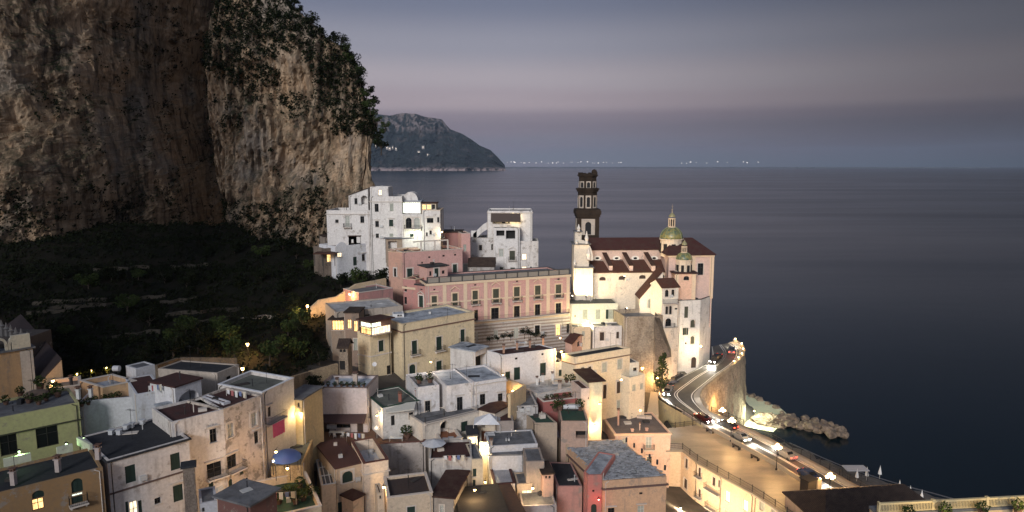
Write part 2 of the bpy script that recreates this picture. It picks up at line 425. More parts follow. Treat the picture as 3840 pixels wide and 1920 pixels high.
            a, b, c, d = [Vector((*p, s.ztop(0, 0) if q in (0, 3) else s.z2)) for q, p in enumerate(s.poly[:4])]
            rf = MB(); ex = (b - a).normalized() * .25; ey = (d - a).normalized() * .25; up = Vector((0, 0, .16))
            q = [a - ex - ey, b + ex - ey, c + ex + ey, d - ex + ey]; lo = [p + Vector((0, 0, .01)) for p in q]; hi = [p + up for p in q]
            L1, L2 = (b - a).length, (d - a).length
            rf.quad(*hi, uv=[(0, 0), (L1, 0), (L1, L2), (0, L2)]) if s.roof not in (TILE, TILE_R, TILE_D, TILE_W) else rf.quad(*hi, uv=[(0, 0), (0, L1), (L2, L1), (L2, 0)])
            rf.quad(*lo[::-1])
            for i in range(4): rf.quad(lo[i], lo[(i + 1) % 4], hi[(i + 1) % 4], hi[i])
            fixn(rf.build('roof', s.roof or TILE, s.root))
        w = mb.build('wall', s.wall, s.root)
        rv = random.Random(int(abs(s.poly[0].x * 13 + s.poly[0].y * 7)))
        a_, b_, c_, d_ = s.poly[0], s.poly[1], s.poly[min(2, n - 1)], s.poly[-1]
        if flat and n == 4 and (b_ - a_).length > 4 and (d_ - a_).length > 3.5:
            zr = s.z - s.ph if s.ph > 0 else s.z + .22
            for q in range(rv.randint(1, 3)):
                p = (a_.lerp(b_, rv.uniform(.15, .85))).lerp(d_.lerp(c_, rv.uniform(.15, .85)), rv.uniform(.3, .8)); vb = MB(); kd = rv.random()
                if kd < .45: vb.bar((p.x, p.y, zr), (p.x, p.y, zr + rv.uniform(.5, 1.1)), .07, 6); vb.lathe((p.x, p.y, zr + 1.0), [(.04, 0), (.14, .05), (.04, .16)], 6)
                elif kd < .75: vb.box((p.x, p.y, zr), rv.uniform(.5, 1.1), rv.uniform(.4, .8), rv.uniform(.3, .7), rv.uniform(0, 1))
                else: vb.box((p.x, p.y, zr), rv.uniform(1.2, 2.2), rv.uniform(.5, .9), rv.uniform(.08, .15), rv.uniform(0, 1))
                vb.build('vent', rv.choice((TRIM, R_DARK, FRAME_D, VENT)), s.root)
        for i_, ops_ in s.open.items():
            L_ = s.face(i_)[3]
            for (k_, u0_, u1_, v0_, v1_) in ops_:
                if rv.random() < .16 and u1_ + 1.3 < L_ and k_[0] in 'sdbv' and 'B' not in k_:
                    ab = MB(); s.fbox(ab, i_, u1_ + .35, u1_ + 1.1, v0_ - .1, v0_ + .45, .003, .32); s.fbox(ab, i_, u1_ + .45, u1_ + .5, v0_ - .3, v0_ - .105, .003, .3); s.fbox(ab, i_, u1_ + .95, u1_ + 1.0, v0_ - .3, v0_ - .105, .003, .3)
                    fixn(ab.build('air_conditioner', VENT, s.root))
        if s.coping and flat and s.ph > 0:
            cb = MB(); o = inset(s.poly, -.07); inn = inset(s.poly, .35)
            for i in range(n):
                j = (i + 1) % n; cb.prism([o[i], o[j], inn[j], inn[i]], s.z + .004, s.z + .1)
            fixn(cb.build('coping', s.coping, s.root))
        if s.cornice:
            off, h, m = s.cornice; s.band(s.z - off, h, .22, m, 'cornice')
        for i in range(n):                     # rainwater pipe near a corner
            a, d, nn, L = s.face(i)
            if L > 4.5 and nn.y < .2 and s.z - s.g > 4 and not s.extra:
                u = .35 if (int(a.x * 7) % 2) else L - .35; pb = MB(); pb.bar(s.P(i, u, s.g - 2, .09), s.P(i, u, min(s.z, s.z2) - .35, .09), .055, 6)
                pb.bar(s.P(i, u, min(s.z, s.z2) - .35, .09), s.P(i, u + (.5 if u < 1 else -.5), min(s.z, s.z2) - .05, .05), .055, 6); pb.build('drainpipe', FRAME_D if int(a.y) % 2 else TRIM, s.root)
        s.windows()
    def band(s, z, h, out, m, name='string_course', faces=None):
        cb = MB(); n = len(s.poly); o = inset(s.poly, -out); inn = inset(s.poly, -.004)
        for i in range(n):
            if faces is not None and i not in faces: continue
            j = (i + 1) % n; cb.prism([o[i], o[j], inn[j], inn[i]], z - h, z)
        fixn(cb.build(name, m, s.root))
    def fbox(s, mb, i, u0, u1, v0, v1, o0, o1):
        a = [s.P(i, u0, 0, o0), s.P(i, u1, 0, o0), s.P(i, u1, 0, o1), s.P(i, u0, 0, o1)]
        mb.prism([(p.x, p.y) for p in a], v0, v1)
    def windows(s):
        for i, ops in s.open.items():
            for (k, u0, u1, v0, v1) in ops:
                kind = k[0]; dp = DEEP.get(kind, .2); tall = (v1 - v0) > 2.05 or 'D' in k
                fm = {'d': FRAME_D, 'p': FRAME_W, 'l': FRAME_D, 'w': FRAME_W, 's': GREEN_SH, 'b': BROWN_SH, 'v': OLIVE_SH, 'o': FRAME_D, 'x': DARKIN, 'y': FRAME_W, 'q': FRAME_W, 'n': FRAME_D, 'c': PALE}[kind]
                pm = {'d': GLASS, 'p': CURT, 'l': LITW, 'w': LITC, 's': GREEN_SH, 'b': BROWN_SH, 'v': OLIVE_SH, 'o': DARKIN, 'x': DARKIN, 'y': LITP, 'q': PALE, 'n': s.wall, 'c': PALE}[kind]
                nm = 'balcony_door' if tall and kind not in 'oxn' else ('opening' if kind in 'oxn' else 'window')
                fb = MB(); t = .07 if kind not in 'xn' else .02
                if 'S' in k or 'G' in k:            # moulded surround standing off the wall
                    tr = MB(); sw = .16 if 'G' not in k else .3
                    s.fbox(tr, i, u0 - sw, u0, v0, v1 + sw, .003, .07); s.fbox(tr, i, u1, u1 + sw, v0, v1 + sw, .003, .07); s.fbox(tr, i, u0, u1, v1 + .002, v1 + sw - .002, .003, .068)
                s.fbox(fb, i, u0 + .004, u0 + t, v0 + .004, v1 - .004, -dp + .02, -dp + .1); s.fbox(fb, i, u1 - t, u1 - .004, v0 + .004, v1 - .004, -dp + .02, -dp + .1)
                s.fbox(fb, i, u0 + t, u1 - t, v1 - t, v1 - .004, -dp + .02, -dp + .1); s.fbox(fb, i, u0 + t, u1 - t, v0 + .004, v0 + t, -dp + .02, -dp + .1)
                c = (u0 + u1) / 2
                if kind in 'dplwy' or kind in 'sbvqc':
                    s.fbox(fb, i, c - .035, c + .035, v0 + t, v1 - t, -dp + .02, -dp + .11)
                if kind in 'dplwy':
                    vm = v0 + (v1 - v0) * .62; s.fbox(fb, i, u0 + t, c - .035, vm - .025, vm + .025, -dp + .02, -dp + .09); s.fbox(fb, i, c + .035, u1 - t, vm - .025, vm + .025, -dp + .02, -dp + .09)
                if 'M' in k:                        # many-paned veranda glazing
                    nb = max(3, int((u1 - u0) / .55))
                    for q in range(1, nb): s.fbox(fb, i, u0 + (u1 - u0) * q / nb - .04, u0 + (u1 - u0) * q / nb + .04, v0 + t, v1 - t, -dp + .02, -dp + .12)
                w = fixn(fb.build(nm, fm, s.root))
                pb = MB(); pb.quad(s.P(i, u0, v0, -dp + .03), s.P(i, u1, v0, -dp + .03), s.P(i, u1, v1, -dp + .03), s.P(i, u0, v1, -dp + .03))
                if kind in 'sbvqc':
                    pb = MB(); s.fbox(pb, i, u0 + t, c - .03, v0 + t, v1 - t, -dp + .03, -dp + .08); s.fbox(pb, i, c + .03, u1 - t, v0 + t, v1 - t, -dp + .03, -dp + .08)
                    fixn(pb.build('shutter', pm, w))
                else: pb.build('back_wall' if kind in 'oxn' else 'pane', pm, w)
                if 'S' in k or 'G' in k: fixn(tr.build('surround', TRIM if 'Y' not in k else CREAMTRIM, w))
                if 'O' in k:                        # open leaves folded back
                    ob = MB(); hw = (u1 - u0) / 2
                    s.fbox(ob, i, u0 - hw - .02, u0 - .02, v0, v1, .01, .06); s.fbox(ob, i, u1 + .02, u1 + hw + .02, v0, v1, .01, .06)
                    fixn(ob.build('shutter', GREEN_SH if kind != 'b' else BROWN_SH, w))
                if 'H' in k:
                    hb = MB(); s.fbox(hb, i, u0 - .3, u1 + .3, v1 + .30, v1 + .42, .003, .3); fixn(hb.build('hood', TRIM if 'Y' not in k else CREAMTRIM, w))
                if 'T' in k:
                    tb = MB(); h = .55
                    for o0, o1 in ((.003, .28),):
                        A = [s.P(i, u0 - .35, v1 + .35, o) for o in (o0, o1)]; B = [s.P(i, u1 + .35, v1 + .35, o) for o in (o0, o1)]; C = [s.P(i, c, v1 + .35 + h, o) for o in (o0, o1)]
                        A2 = [p + Vector((0, 0, .14)) for p in A]; B2 = [p + Vector((0, 0, .14)) for p in B]; C2 = [p + Vector((0, 0, .16)) for p in C]
                        for (P1, P2, Q1, Q2) in ((A, C, A2, C2), (C, B, C2, B2)):
                            tb.add([P1[0], P2[0], Q2[0], Q1[0], P1[1], P2[1], Q2[1], Q1[1]], [(0, 1, 2, 3), (4, 5, 6, 7), (0, 1, 5, 4), (2, 3, 7, 6), (0, 3, 7, 4), (1, 2, 6, 5)])
                    fixn(tb.build('pediment', TRIM if 'Y' not in k else CREAMTRIM, w))
                if not tall and kind not in 'oxn' and 'N' not in k:
                    sb = MB(); s.fbox(sb, i, u0 - .1, u1 + .1, v0 - .1, v0 - .01, .003, .14); fixn(sb.build('sill', TRIM, w))
                if 'B' in k: s.balcony(i, u0 - .45, u1 + .45, v0 - .05, .85)
    def balcony(s, i, u0, u1, z, out=.9, h=1.0, m=None, solid=None, step=.16):
        b = MB(); s.fbox(b, i, u0, u1, z - .16, z, .003, out)
        for u in (u0 + .2, u1 - .2): s.fbox(b, i, u - .08, u + .08, z - .45, z - .165, .003, out * .6)
        bo = fixn(b.build('balcony', m or TRIM, s.root)); r = MB()
        if solid: s.fbox(r, i, u0, u1, z + .002, z + h, out - .12, out); fixn(r.build('parapet', solid, bo)); return
        def P(u, o, v): return s.P(i, u, v, o)
        o1 = out - .05; u0 += .05; u1 -= .05; rr = .022
        for v in (z + .1, z + h):
            r.bar(P(u0, o1, v), P(u1, o1, v), rr, 4); r.bar(P(u0, .02, v), P(u0, o1, v), rr, 4); r.bar(P(u1, .02, v), P(u1, o1, v), rr, 4)
        nb = max(2, int((u1 - u0) / step))
        for q in range(nb + 1): r.bar(P(u0 + (u1 - u0) * q / nb, o1, z), P(u0 + (u1 - u0) * q / nb, o1, z + h), .014, 4)
        for q in range(4):
            for u in (u0, u1): r.bar(P(u, o1 * q / 4 + .02, z), P(u, o1 * q / 4 + .02, z + h), .014, 4)
        fixn(r.build('railing', IRON, bo))
    def span(s, i, fr, xa, ya, xb, yb):
        a = s.uv(i, *px(fr, xa, ya)); b = s.uv(i, *px(fr, xb, yb)); return a[0], b[0], (a[1] + b[1]) / 2
    def gable(s, rise, axis=0, roof=None, over=.35, hip=0.0):
        """pitched roof over the four corners; axis 0: ridge parallel to face 0; hip shortens the ridge"""
        s.pitched = True; s.rise = rise
        p = [Vector((*q, s.z)) for q in s.poly]
        if axis: p = p[1:] + p[:1]
        ex = (p[1] - p[0]).normalized() * over; ey = (p[3] - p[0]).normalized() * over
        q = [p[0] - ex - ey, p[1] + ex - ey, p[2] + ex + ey, p[3] - ex + ey]; up = Vector((0, 0, rise)); th = Vector((0, 0, .18))
        m0 = (q[0] + q[3]) / 2 + up; m1 = (q[1] + q[2]) / 2 + up; r = (m1 - m0)
        m0 = m0 + r * hip; m1 = m1 - r * hip
        rf = MB(); L = r.length; W2 = ((q[3] - q[0]).length / 2) * math.hypot(1, rise / max(.1, (q[3] - q[0]).length / 2))
        rf.quad(q[0] + th, q[1] + th, m1 + th, m0 + th, uv=[(0, 0), (L, 0), (L * (1 - hip), W2), (L * hip, W2)])
        rf.quad(q[2] + th, q[3] + th, m0 + th, m1 + th, uv=[(0, 0), (L, 0), (L * (1 - hip), W2), (L * hip, W2)])
        rf.quad(q[1] + th, q[0] + th, q[0], q[1]); rf.quad(q[3] + th, q[2] + th, q[2], q[3])
        rf.quad(q[0], q[1], m1, m0); rf.quad(q[2], q[3], m0, m1)
        if hip > 0:
            Lh = (q[3] - q[0]).length
            for (a, b, mm) in ((q[3], q[0], m0), (q[1], q[2], m1)):
                n = len(rf.v); rf.v += [tuple(a + th), tuple(b + th), tuple(mm + th)]; rf.f.append((n, n + 1, n + 2)); rf.uv[len(rf.f) - 1] = [(0, 0), (Lh, 0), (Lh / 2, W2)]
                rf.quad(a, b, b + th, a + th)
        else:
            for (a, b, mm) in ((q[0], q[3], m0), (q[2], q[1], m1)):
                rf.quad(a, mm, mm + th, a + th); rf.quad(mm, b, b + th, mm + th)
        for fi in range(len(rf.f)):
            rf.uv.setdefault(fi, [(0, 0)] * len(rf.f[fi]))
        fixn(rf.build('roof', roof or TILE, s.root))
        gb = MB(); c0 = (p[0] + p[3]) / 2 + up * .93; c1 = (p[1] + p[2]) / 2 + up * .93
        if hip == 0: gb.poly([p[0], p[3], c0]); gb.poly([p[2], p[1], c1]); gb.build('gable', s.wall, s.root)
        return m0 + th, m1 + th
def fixup(o):
    if o.data.polygons and o.data.polygons[0].normal.z < 0:
        for p in o.data.polygons: p.flip()
        o.data.update()
    return o
TRIM = plain((.58, .52, .46), .8); CREAMTRIM = plain((.68, .52, .36), .8)
HAZE_D = 2.4e-5
# ================================================================== SETTING: sea, cliff, far coast
def fbm(x, y, z, o=5, H=.72): return mnoise.fractal(Vector((x, y, z)), H, 2.1, o)
def sea():
    m, nt, b = mat_new("sea_water"); p = _pos(nt)
    b.inputs['Base Color'].default_value = (.0035, .010, .015, 1); b.inputs['Roughness'].default_value = .16; b.inputs['IOR'].default_value = 1.33
    # calm lanes: long streaks of smoother and rougher water
    st = _noise(nt, _map(nt, p, (.0011, .0065, .01)), 1.0, 5, .6)
    nt.links.new(_rng(nt, st, .35, .65, .16, .24), b.inputs['Roughness'])
    w = _noise(nt, _map(nt, p, (.05, .11, .1)), 1.0, 5, .6); w2 = _noise(nt, _map(nt, p, (.5, .9, .1)), 1.0, 3)
    _bump(nt, b, _mix(nt, .3, w, w2), .5, .12)
    # geometry: dense rings so the surface reaches the horizon
    mb = MB(); rings = [0, 150, 300, 600, 1200, 2500, 5000, 10000, 18000, 26000]; n = 48
    vs = [(0, 150, 0)]; fs = []
    for r in rings[1:]:
        for i in range(n): t = 2 * math.pi * i / n; vs.append((r * math.cos(t), 150 + r * math.sin(t), 0))
    for i in range(n): fs.append((0, 1 + i, 1 + (i + 1) % n))
    for k in range(len(rings) - 2):
        a = 1 + k * n; c = a + n
        for i in range(n): fs.append((a + i, c + i, c + (i + 1) % n, a + (i + 1) % n))
    mb.add(vs, fs); o = mb.build('sea', m); tag(o, kind='structure')
sea()
def rockmat():
    m, nt, b = mat_new("limestone_cliff"); g = nt.nodes.new('ShaderNodeNewGeometry'); p = g.outputs['Position']
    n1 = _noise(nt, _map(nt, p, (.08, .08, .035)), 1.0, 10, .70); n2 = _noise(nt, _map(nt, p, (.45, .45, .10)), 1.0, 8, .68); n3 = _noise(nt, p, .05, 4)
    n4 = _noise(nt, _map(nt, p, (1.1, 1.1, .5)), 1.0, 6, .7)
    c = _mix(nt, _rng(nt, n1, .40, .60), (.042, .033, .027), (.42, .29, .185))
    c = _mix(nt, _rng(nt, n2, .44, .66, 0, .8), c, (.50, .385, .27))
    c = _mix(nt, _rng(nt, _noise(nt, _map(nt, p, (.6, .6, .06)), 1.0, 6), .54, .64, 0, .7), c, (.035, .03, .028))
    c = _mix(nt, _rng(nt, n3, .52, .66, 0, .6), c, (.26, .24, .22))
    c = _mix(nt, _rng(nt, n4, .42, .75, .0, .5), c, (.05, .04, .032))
    sp = nt.nodes.new('ShaderNodeSeparateXYZ'); nt.links.new(g.outputs['Normal'], sp.inputs[0])
    veg = _mul(nt, _rng(nt, sp.outputs[2], .25, .55), _rng(nt, n1, .35, .5, 1, .4))
    c = _mix(nt, veg, c, (.022, .028, .014))
    nt.links.new(c, b.inputs['Base Color']); b.inputs['Roughness'].default_value = .95; b.inputs['Specular IOR Level'].default_value = .12
    _bump(nt, b, _mix(nt, .5, n2, n4), .8, .8)
    return m
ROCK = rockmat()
EDGE = [(1096, 0), (1155, 89), (1237, 142), (1327, 224), (1364, 343), (1424, 447), (1418, 596), (1408, 700), (1400, 780), (1385, 860), (1370, 960)]
EP = sorted([(lambda q: (q.z, q.x))(AT(x, y, 218)) for x, y in EDGE] + [(150, -102), (175, -135)])
def Xr(z):
    return Xr0(z) + 3.2 + 2.0 * min(1, max(0, (112 - z) / 30))
def Xr0(z):
    for (z0, x0), (z1, x1) in zip(EP[:-1], EP[1:]):
        if z0 <= z <= z1: return x0 + (x1 - x0) * (z - z0) / (z1 - z0)
    return EP[0][1] if z < EP[0][0] else EP[-1][1]
def Yf(x, z):
    cx_ = -108 + .05 * (z - 80) + 5 * math.sin(z * .05); cleft = 60 * math.exp(-((x - cx_) / 13) ** 2) - 12 * math.exp(-((x - cx_ - 5) / 4) ** 2) * (1 if z < 110 else .3)
    y = 205 + cleft + .14 * max(0, z - 60) - 10 * math.exp(-((x + 60) / 30) ** 2) - 16 * math.exp(-((x + 148) / 22) ** 2)
    y += 5 * math.exp(-((z - 62) / 9) ** 2) * math.exp(-((x + 70) / 14) ** 2)      # shallow cave under the overhang
    return y
def VOR(a, b, c): return mnoise.voronoi(Vector((a, b, c)))[0][0]
def cliff():
    NU, NV = 430, 260; vs = []; z0, z1 = 30, 172
    for j in range(NV):
        z = z0 + (z1 - z0) * j / (NV - 1); xr = Xr(z) ; xl = -270
        for i in range(NU):
            s = i / (NU - 1)
            if s < .86:
                t = s / .86; t = 1 - (1 - t) ** 1.15; x = xl + (xr - 5 - xl) * t; y = Yf(x, z); nx, ny = 0.15, -1
                if xr - x < 12: k = (12 - (xr - x)) / 12; y += 2.5 * k * k * k; nx = .15 + .2 * k; ny = -1
            else:
                t = (s - .86) / .14; x = xr - 5 + 5 * math.sin(min(1, t * 6) * math.pi / 2) - .32 * (110 * t * t + 12 * t); y = Yf(xr - 5, z) + 1.3 + 110 * t * t + 12 * t; nx, ny = min(1, .35 + t * 8), -max(0, 1 - t * 6)
            wx = x + 3 * mnoise.noise(Vector((x * .12, y * .1, z * .12))); wz = z + 3 * mnoise.noise(Vector((x * .1 + 7, y * .1, z * .1)))
            d = 9 * fbm(x * .026, y * .026, z * .020, 5) - 7.5 * VOR(wx * .055, z * .0 + y * .02, wz * .030) - 3.6 * VOR(wx * .16 + 3, y * .04, wz * .085) - 1.7 * VOR(wx * .45, y * .1, wz * .24 + 5) - .8 * VOR(wx * 1.1, y * .2, wz * .8) + .9 * fbm(x * .8, y * .3, z * .5, 3) + 6
            if x > -96: d += 2.2 * (abs(mnoise.noise(Vector((x * .40 + .6 * mnoise.noise(Vector((z * .09, x * .05, 0))), y * .06, z * .045)))) * 2 - .5)
            d += 1.6 * max(0, math.sin(z * .19 + x * .03 + 2.2 * fbm(x * .03, 0, z * .03, 3))) ** 3
            if s < .012: d *= 1
            lim = 1 - .45 * min(1, max(0, (s - .62) / .24)) ** 1.5
            vs.append((x + nx * d * lim * .8, y + ny * d * lim, z + 1.6 * fbm(x * .08, y * .08, z * .08 + 9, 3)))
    fs = [(j * NU + i, j * NU + i + 1, (j + 1) * NU + i + 1, (j + 1) * NU + i) for j in range(NV - 1) for i in range(NU - 1)]
    mb = MB(); mb.v = vs; mb.f = fs
    # back wall so that it is a solid headland
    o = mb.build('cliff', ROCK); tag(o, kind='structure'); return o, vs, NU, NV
CLIFF, CV, CNU, CNV = cliff()
# ------------------------------------------------------------------ far headland and far coast
def cape():
    prof = [(1300, 425), (1420, 427), (1465, 434), (1510, 424), (1560, 428), (1600, 437), (1660, 445), (1674, 466), (1690, 482), (1730, 498), (1770, 523), (1800, 545), (1840, 562), (1868, 590), (1893, 618)]
    D0 = 7600; NU, NV = 260, 60; vs = []
    def top(px_):
        for (x0, y0), (x1, y1) in zip(prof[:-1], prof[1:]):
            if x0 <= px_ <= x1: return AT(px_, y0 + (y1 - y0) * (px_ - x0) / (x1 - x0), D0 + 900).z
        return 0
    for i in range(NU):
        pxx = 1300 + (1895 - 1300) * i / (NU - 1); x = AT(pxx, 600, D0).x; H = top(pxx)
        for j in range(NV):
            t = j / (NV - 1); h = H * t ** 1.6
            if .02 < t < .12: h += 22
            y = D0 + 900 * t + 160 * fbm(x * .0016, t * 1.3, 1, 5) + 60 * fbm(x * .006, t * 6, 2, 4)
            h += (H * .04) * fbm(x * .004, t * 4, 7, 5) * (1 if t > .05 else 0) * (1 - t) * 2
            vs.append((x * (y / D0), y, max(-4, h - 3)))
    fs = [(i * NV + j, (i + 1) * NV + j, (i + 1) * NV + j + 1, i * NV + j + 1) for i in range(NU - 1) for j in range(NV - 1)]
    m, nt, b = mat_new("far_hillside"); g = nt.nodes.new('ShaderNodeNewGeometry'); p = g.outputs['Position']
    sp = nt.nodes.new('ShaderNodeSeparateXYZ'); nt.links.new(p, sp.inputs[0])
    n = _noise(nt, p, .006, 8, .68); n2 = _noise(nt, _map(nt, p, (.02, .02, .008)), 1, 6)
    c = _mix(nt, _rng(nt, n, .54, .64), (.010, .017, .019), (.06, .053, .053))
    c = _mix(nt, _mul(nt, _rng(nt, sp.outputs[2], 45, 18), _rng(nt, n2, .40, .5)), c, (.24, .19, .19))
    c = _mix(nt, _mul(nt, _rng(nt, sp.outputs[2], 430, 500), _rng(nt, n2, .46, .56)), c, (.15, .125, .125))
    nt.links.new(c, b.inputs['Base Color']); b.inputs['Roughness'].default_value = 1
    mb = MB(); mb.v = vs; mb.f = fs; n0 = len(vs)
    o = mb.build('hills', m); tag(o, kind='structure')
cape()
def far_lights():
    rnd = random.Random(5)
    proto = None; white = emit((1, .93, .86), .8, "town_light")
    pts = []
    for x0, x1, n in ((1895, 1990, 8), (2010, 2340, 20), (2545, 2620, 5), (2650, 2860, 6)):
        for i in range(n): pts.append((x0 + (x1 - x0) * (i + rnd.random()) / n, 611 - rnd.random() * 5))
    for i, (x, y) in enumerate(pts):
        p = AT(x, y, 13500)
        if proto is None:
            k = MB(); k.lathe((0, 0, 0), [(2, 0), (9, 5), (12, 11), (9, 17), (2, 22)], 8); proto = k.build('far_light', white)
            proto.location = (0, 0, 0); o = proto
            tag(o, 'tiny white light of the town strung along the horizon', 'light', 'lights of the far town on the horizon')
        else: o = proto.copy(); COL.objects.link(o)
        s_ = .6 + rnd.random() * .75; o.location = (p.x, p.y, max(2, p.z - 12)); o.scale = (s_ * .9, s_ * .6, s_ * .6)
    k = MB()                                    # the low coast that carries them
    for i in range(60):
        x = -1200 + i * 180; h = 14 + 14 * rnd.random(); k.box((x, 13800 + 100 * rnd.random(), -5), 260, 200, h)
    tag(k.build('far_coast', plain((.10, .11, .13), .9)), kind='structure')
    hs = [(1302, 468 + 80), (1452, 553), (1462, 556), (1473, 552), (1486, 557), (1571, 570), (1604, 580), (1612, 584), (1587, 551), (1410, 545)]
    lit = emit((1, .86, .68), .22, "town_light")
    for i, (x, y) in enumerate(hs):
        p = AT(x, y, 8150 - (y - 540) * 3)
        k = MB(); w = 16 + 7 * ((i * 7) % 3); k.box((p.x, p.y, p.z - 26), w, 30, 38); k.prism([(p.x - w / 2 - 2, p.y - 17), (p.x + w / 2 + 2, p.y - 17), (p.x + w / 2 + 2, p.y + 17), (p.x - w / 2 - 2, p.y + 17)], p.z + 12.1, p.z + 15)
        o = fixn(k.build('far_house', wallmat((.30, .28, .27), .1))); tag(o, 'tiny pale house with lights on the far headland slope', 'house', 'houses on the far headland')
        k = MB(); k.box((p.x, p.y - 17.5, p.z - 6), w * .6, 3, 8); k.build('window', lit, o)
far_lights()
# ------------------------------------------------------------------ unseen hill added behind and left of the viewer to shade the left
def shade_hill():
    NU, NV = 80, 30; vs = []
    for i in range(NU):
        t = i / (NU - 1); a = R(132) + R(168) * t            # from the left round to behind
        for j in range(NV):
            u = j / (NV - 1); rb = 76 - 14 * min(1, max(0, (t - .3) / .4)); r = rb + (240 - 120 * min(1, max(0, (math.degrees(a) - 196) / 12))) * u; x, y = r * math.cos(a) - 45, r * math.sin(a) + 10
            ad = math.degrees(a); hh = 340 if ad < 200 else (340 - 225 * (ad - 200) / 14 if ad < 214 else (135 if ad < 236 else 85)); vs.append((x, y, 20 + hh * u ** .55 * HILLF + 8 * fbm(x * .03, y * .03, 0, 4)))
    mb = MB(); mb.v = vs; mb.f = [(i * NV + j, (i + 1) * NV + j, (i + 1) * NV + j + 1, i * NV + j + 1) for i in range(NU - 1) for j in range(NV - 1)]
    m, nt, b = mat_new("shade_hill_scrub"); nt.links.new(_mix(nt, _rng(nt, _noise(nt, _pos(nt), .1, 6), .4, .6), (.03, .035, .02), (.10, .08, .06)), b.inputs['Base Color']); b.inputs['Roughness'].default_value = 1
    o = mb.build('shade_hill', m); tag(o, kind='structure')
HILLF = 1.0
shade_hill()
# ================================================================== BUILDINGS
# --- white house under the cliff
b = Building('clifftop_house', 'large stepped white house at the foot of the cliff, highest of the white houses', 'house')
m = b.block('A1', [(238, 478), (762, 470)], Y=176, g=38, depth=11, wall=wallmat(WHITE, .42), roof=R_GREY, ph=.7, cornice=(.9, .15, TRIM))
m.win('A1', 'd 345 590 385 630; pBH 467 548 520 680; dH 648 550 695 630')
m = b.block('A1', [(763, 310), (1150, 305)], Y=175.5, g=38, depth=12, wall=wallmat(WHITE, .42), roof=R_GREY, ph=.8, cornice=(1.3, .16, TRIM))
m.win('A1', 'd 822 400 868 497; cN 1005 395 1048 490; dH 828 608 872 680; sH 995 592 1045 672; d 835 760 872 812; c 1000 760 1045 800')
m = b.block('A1', [(765, 195), (985, 200)], Y=178, g=54, depth=6, wall=wallmat(WHITE, .42), roof=R_GREY, ph=.3, nofoot=True)
m.win('A1', 'y 868 232 905 296')
m = b.block('A1', [(505, 300), (740, 300)], Y=(179, 179), g=52, depth=6, wall=wallmat(WHITE, .42), roof=TILE_D, z2=58.9, nofoot=True)
m.win('A1', 'd 577 332 613 405; nA 655 300 735 405')
m = b.block('A1', [(1150, 527), (1396, 527)], Y=174.5, g=38, depth=9, wall=wallmat(WHITE, .42), roof=R_GREY, ph=.1)
m.win('A1', 'dAG 1197 568 1268 695; pAG 1297 568 1368 695; s 1248 762 1290 800')
u0, u1, v = m.span(0, 'A1', 1180, 700, 1390, 700); m.balcony(0, u0, u1, v, .9)
m = b.block('A1', [(1152, 372), (1378, 372)], Y=177, g=52.2, depth=5, wall=wallmat(WHITE, .42), roof=R_BLUE, ph=0, nofoot=True)
m.win('A1', 'wM 1158 385 1370 510')
m = b.block('A1', [(1397, 478), (1612, 472)], Y=173.5, g=38, depth=9, wall=wallmat(WHITE, .42), roof=R_GREY, ph=.3, coping=CREAMTRIM)
m.win('A1', 'dH 1452 572 1530 630; d 1576 562 1602 625; dH 1483 722 1510 770; d 1440 745 1462 790')
m = b.block('A1', [(1388, 398), (1560, 398)], Y=176.5, g=52, depth=5, wall=wallmat((.7, .6, .45), .1), roof=TILE_R, ph=0, nofoot=True)
m.win('A1', 'l 1392 408 1440 470; l 1452 408 1500 470; d 1512 408 1550 470')
b.done(); CLIFFHOUSE = b
# barrel vault on its terrace
v = MB(); a = AT(*px('A1', 1160, 365), 178); e = AT(*px('A1', 1345, 365), 178)
for k in range(10):
    t0, t1 = math.pi * k / 10, math.pi * (k + 1) / 10
    f = lambda t, y: (a.x + (e.x - a.x) * (1 - math.cos(t)) / 2, a.y + y, a.z + 2.6 * math.sin(t) * .9)
    v.quad(f(t0, 0), f(t1, 0), f(t1, 4.5), f(t0, 4.5)); v.poly([f(t0, 0), f(t1, 0), (a.x + (e.x - a.x) / 2, a.y, a.z)])
v.build('vault', wallmat(WHITE, .42), b.root)
# --- lower white house with shoulders
b = Building('villa', 'low white villa with a curved parapet below the clifftop house, behind the garden trees', 'house')
m = b.block('A1', [(362, 915), (978, 852)], z=44.8, g=37, depth=8, wall=wallmat(WBLUE, .28), roof=R_RED, ph=.5, coping=None, cornice=None)
m.win('A1', 'sD 562 1040 607 1145; dH 667 1008 705 1090; dH 848 985 882 1070; y 372 992 425 1043')
m2 = b.block('A1', [(205, 940), (362, 928)], z=44.2, g=37, depth=7, wall=stonemat((.24, .19, .15), (.09, .07, .06), 1.4), roof=R_GREY, ph=.4)
m2.win('A1', 'lM 245 1010 335 1100')
m3 = b.block('A1', [(505, 792), (650, 786)], Y=176, g=44, depth=5, wall=wallmat(WHITE, .42), roof=TILE_W, ph=0, nofoot=True)
m3.win('A1', 'd 540 830 565 868; pD 603 792 648 872')
m4 = b.block('A1', [(205, 800), (500, 770)], Y=(177, 180), g=42, depth=5, wall=wallmat((.30, .25, .2), .5), roof=TILE_D, ph=0, nofoot=True)
m4.win('A1', 'o 240 840 480 905')
b.done()
cv = MB()                                    # curved gable over the parapet
q = [m.uv(0, *px('A1', 345 + 165 * t, 925 - 62 * math.sin(math.pi * t)))for t in [i / 10 for i in range(11)]]
pf = [m.P(0, u, vv, .02) for u, vv in q]; pb = [m.P(0, u, vv, -.3) for u, vv in q]
lo = m.z - 1.2; cv.poly([Vector((p.x, p.y, lo)) for p in (pf[0],)] + pf + [Vector((pf[-1].x, pf[-1].y, lo))])
for i in range(10): cv.quad(pf[i], pf[i + 1], pb[i + 1], pb[i])
cv.build('curved_parapet', wallmat(WBLUE, .25), b.root)
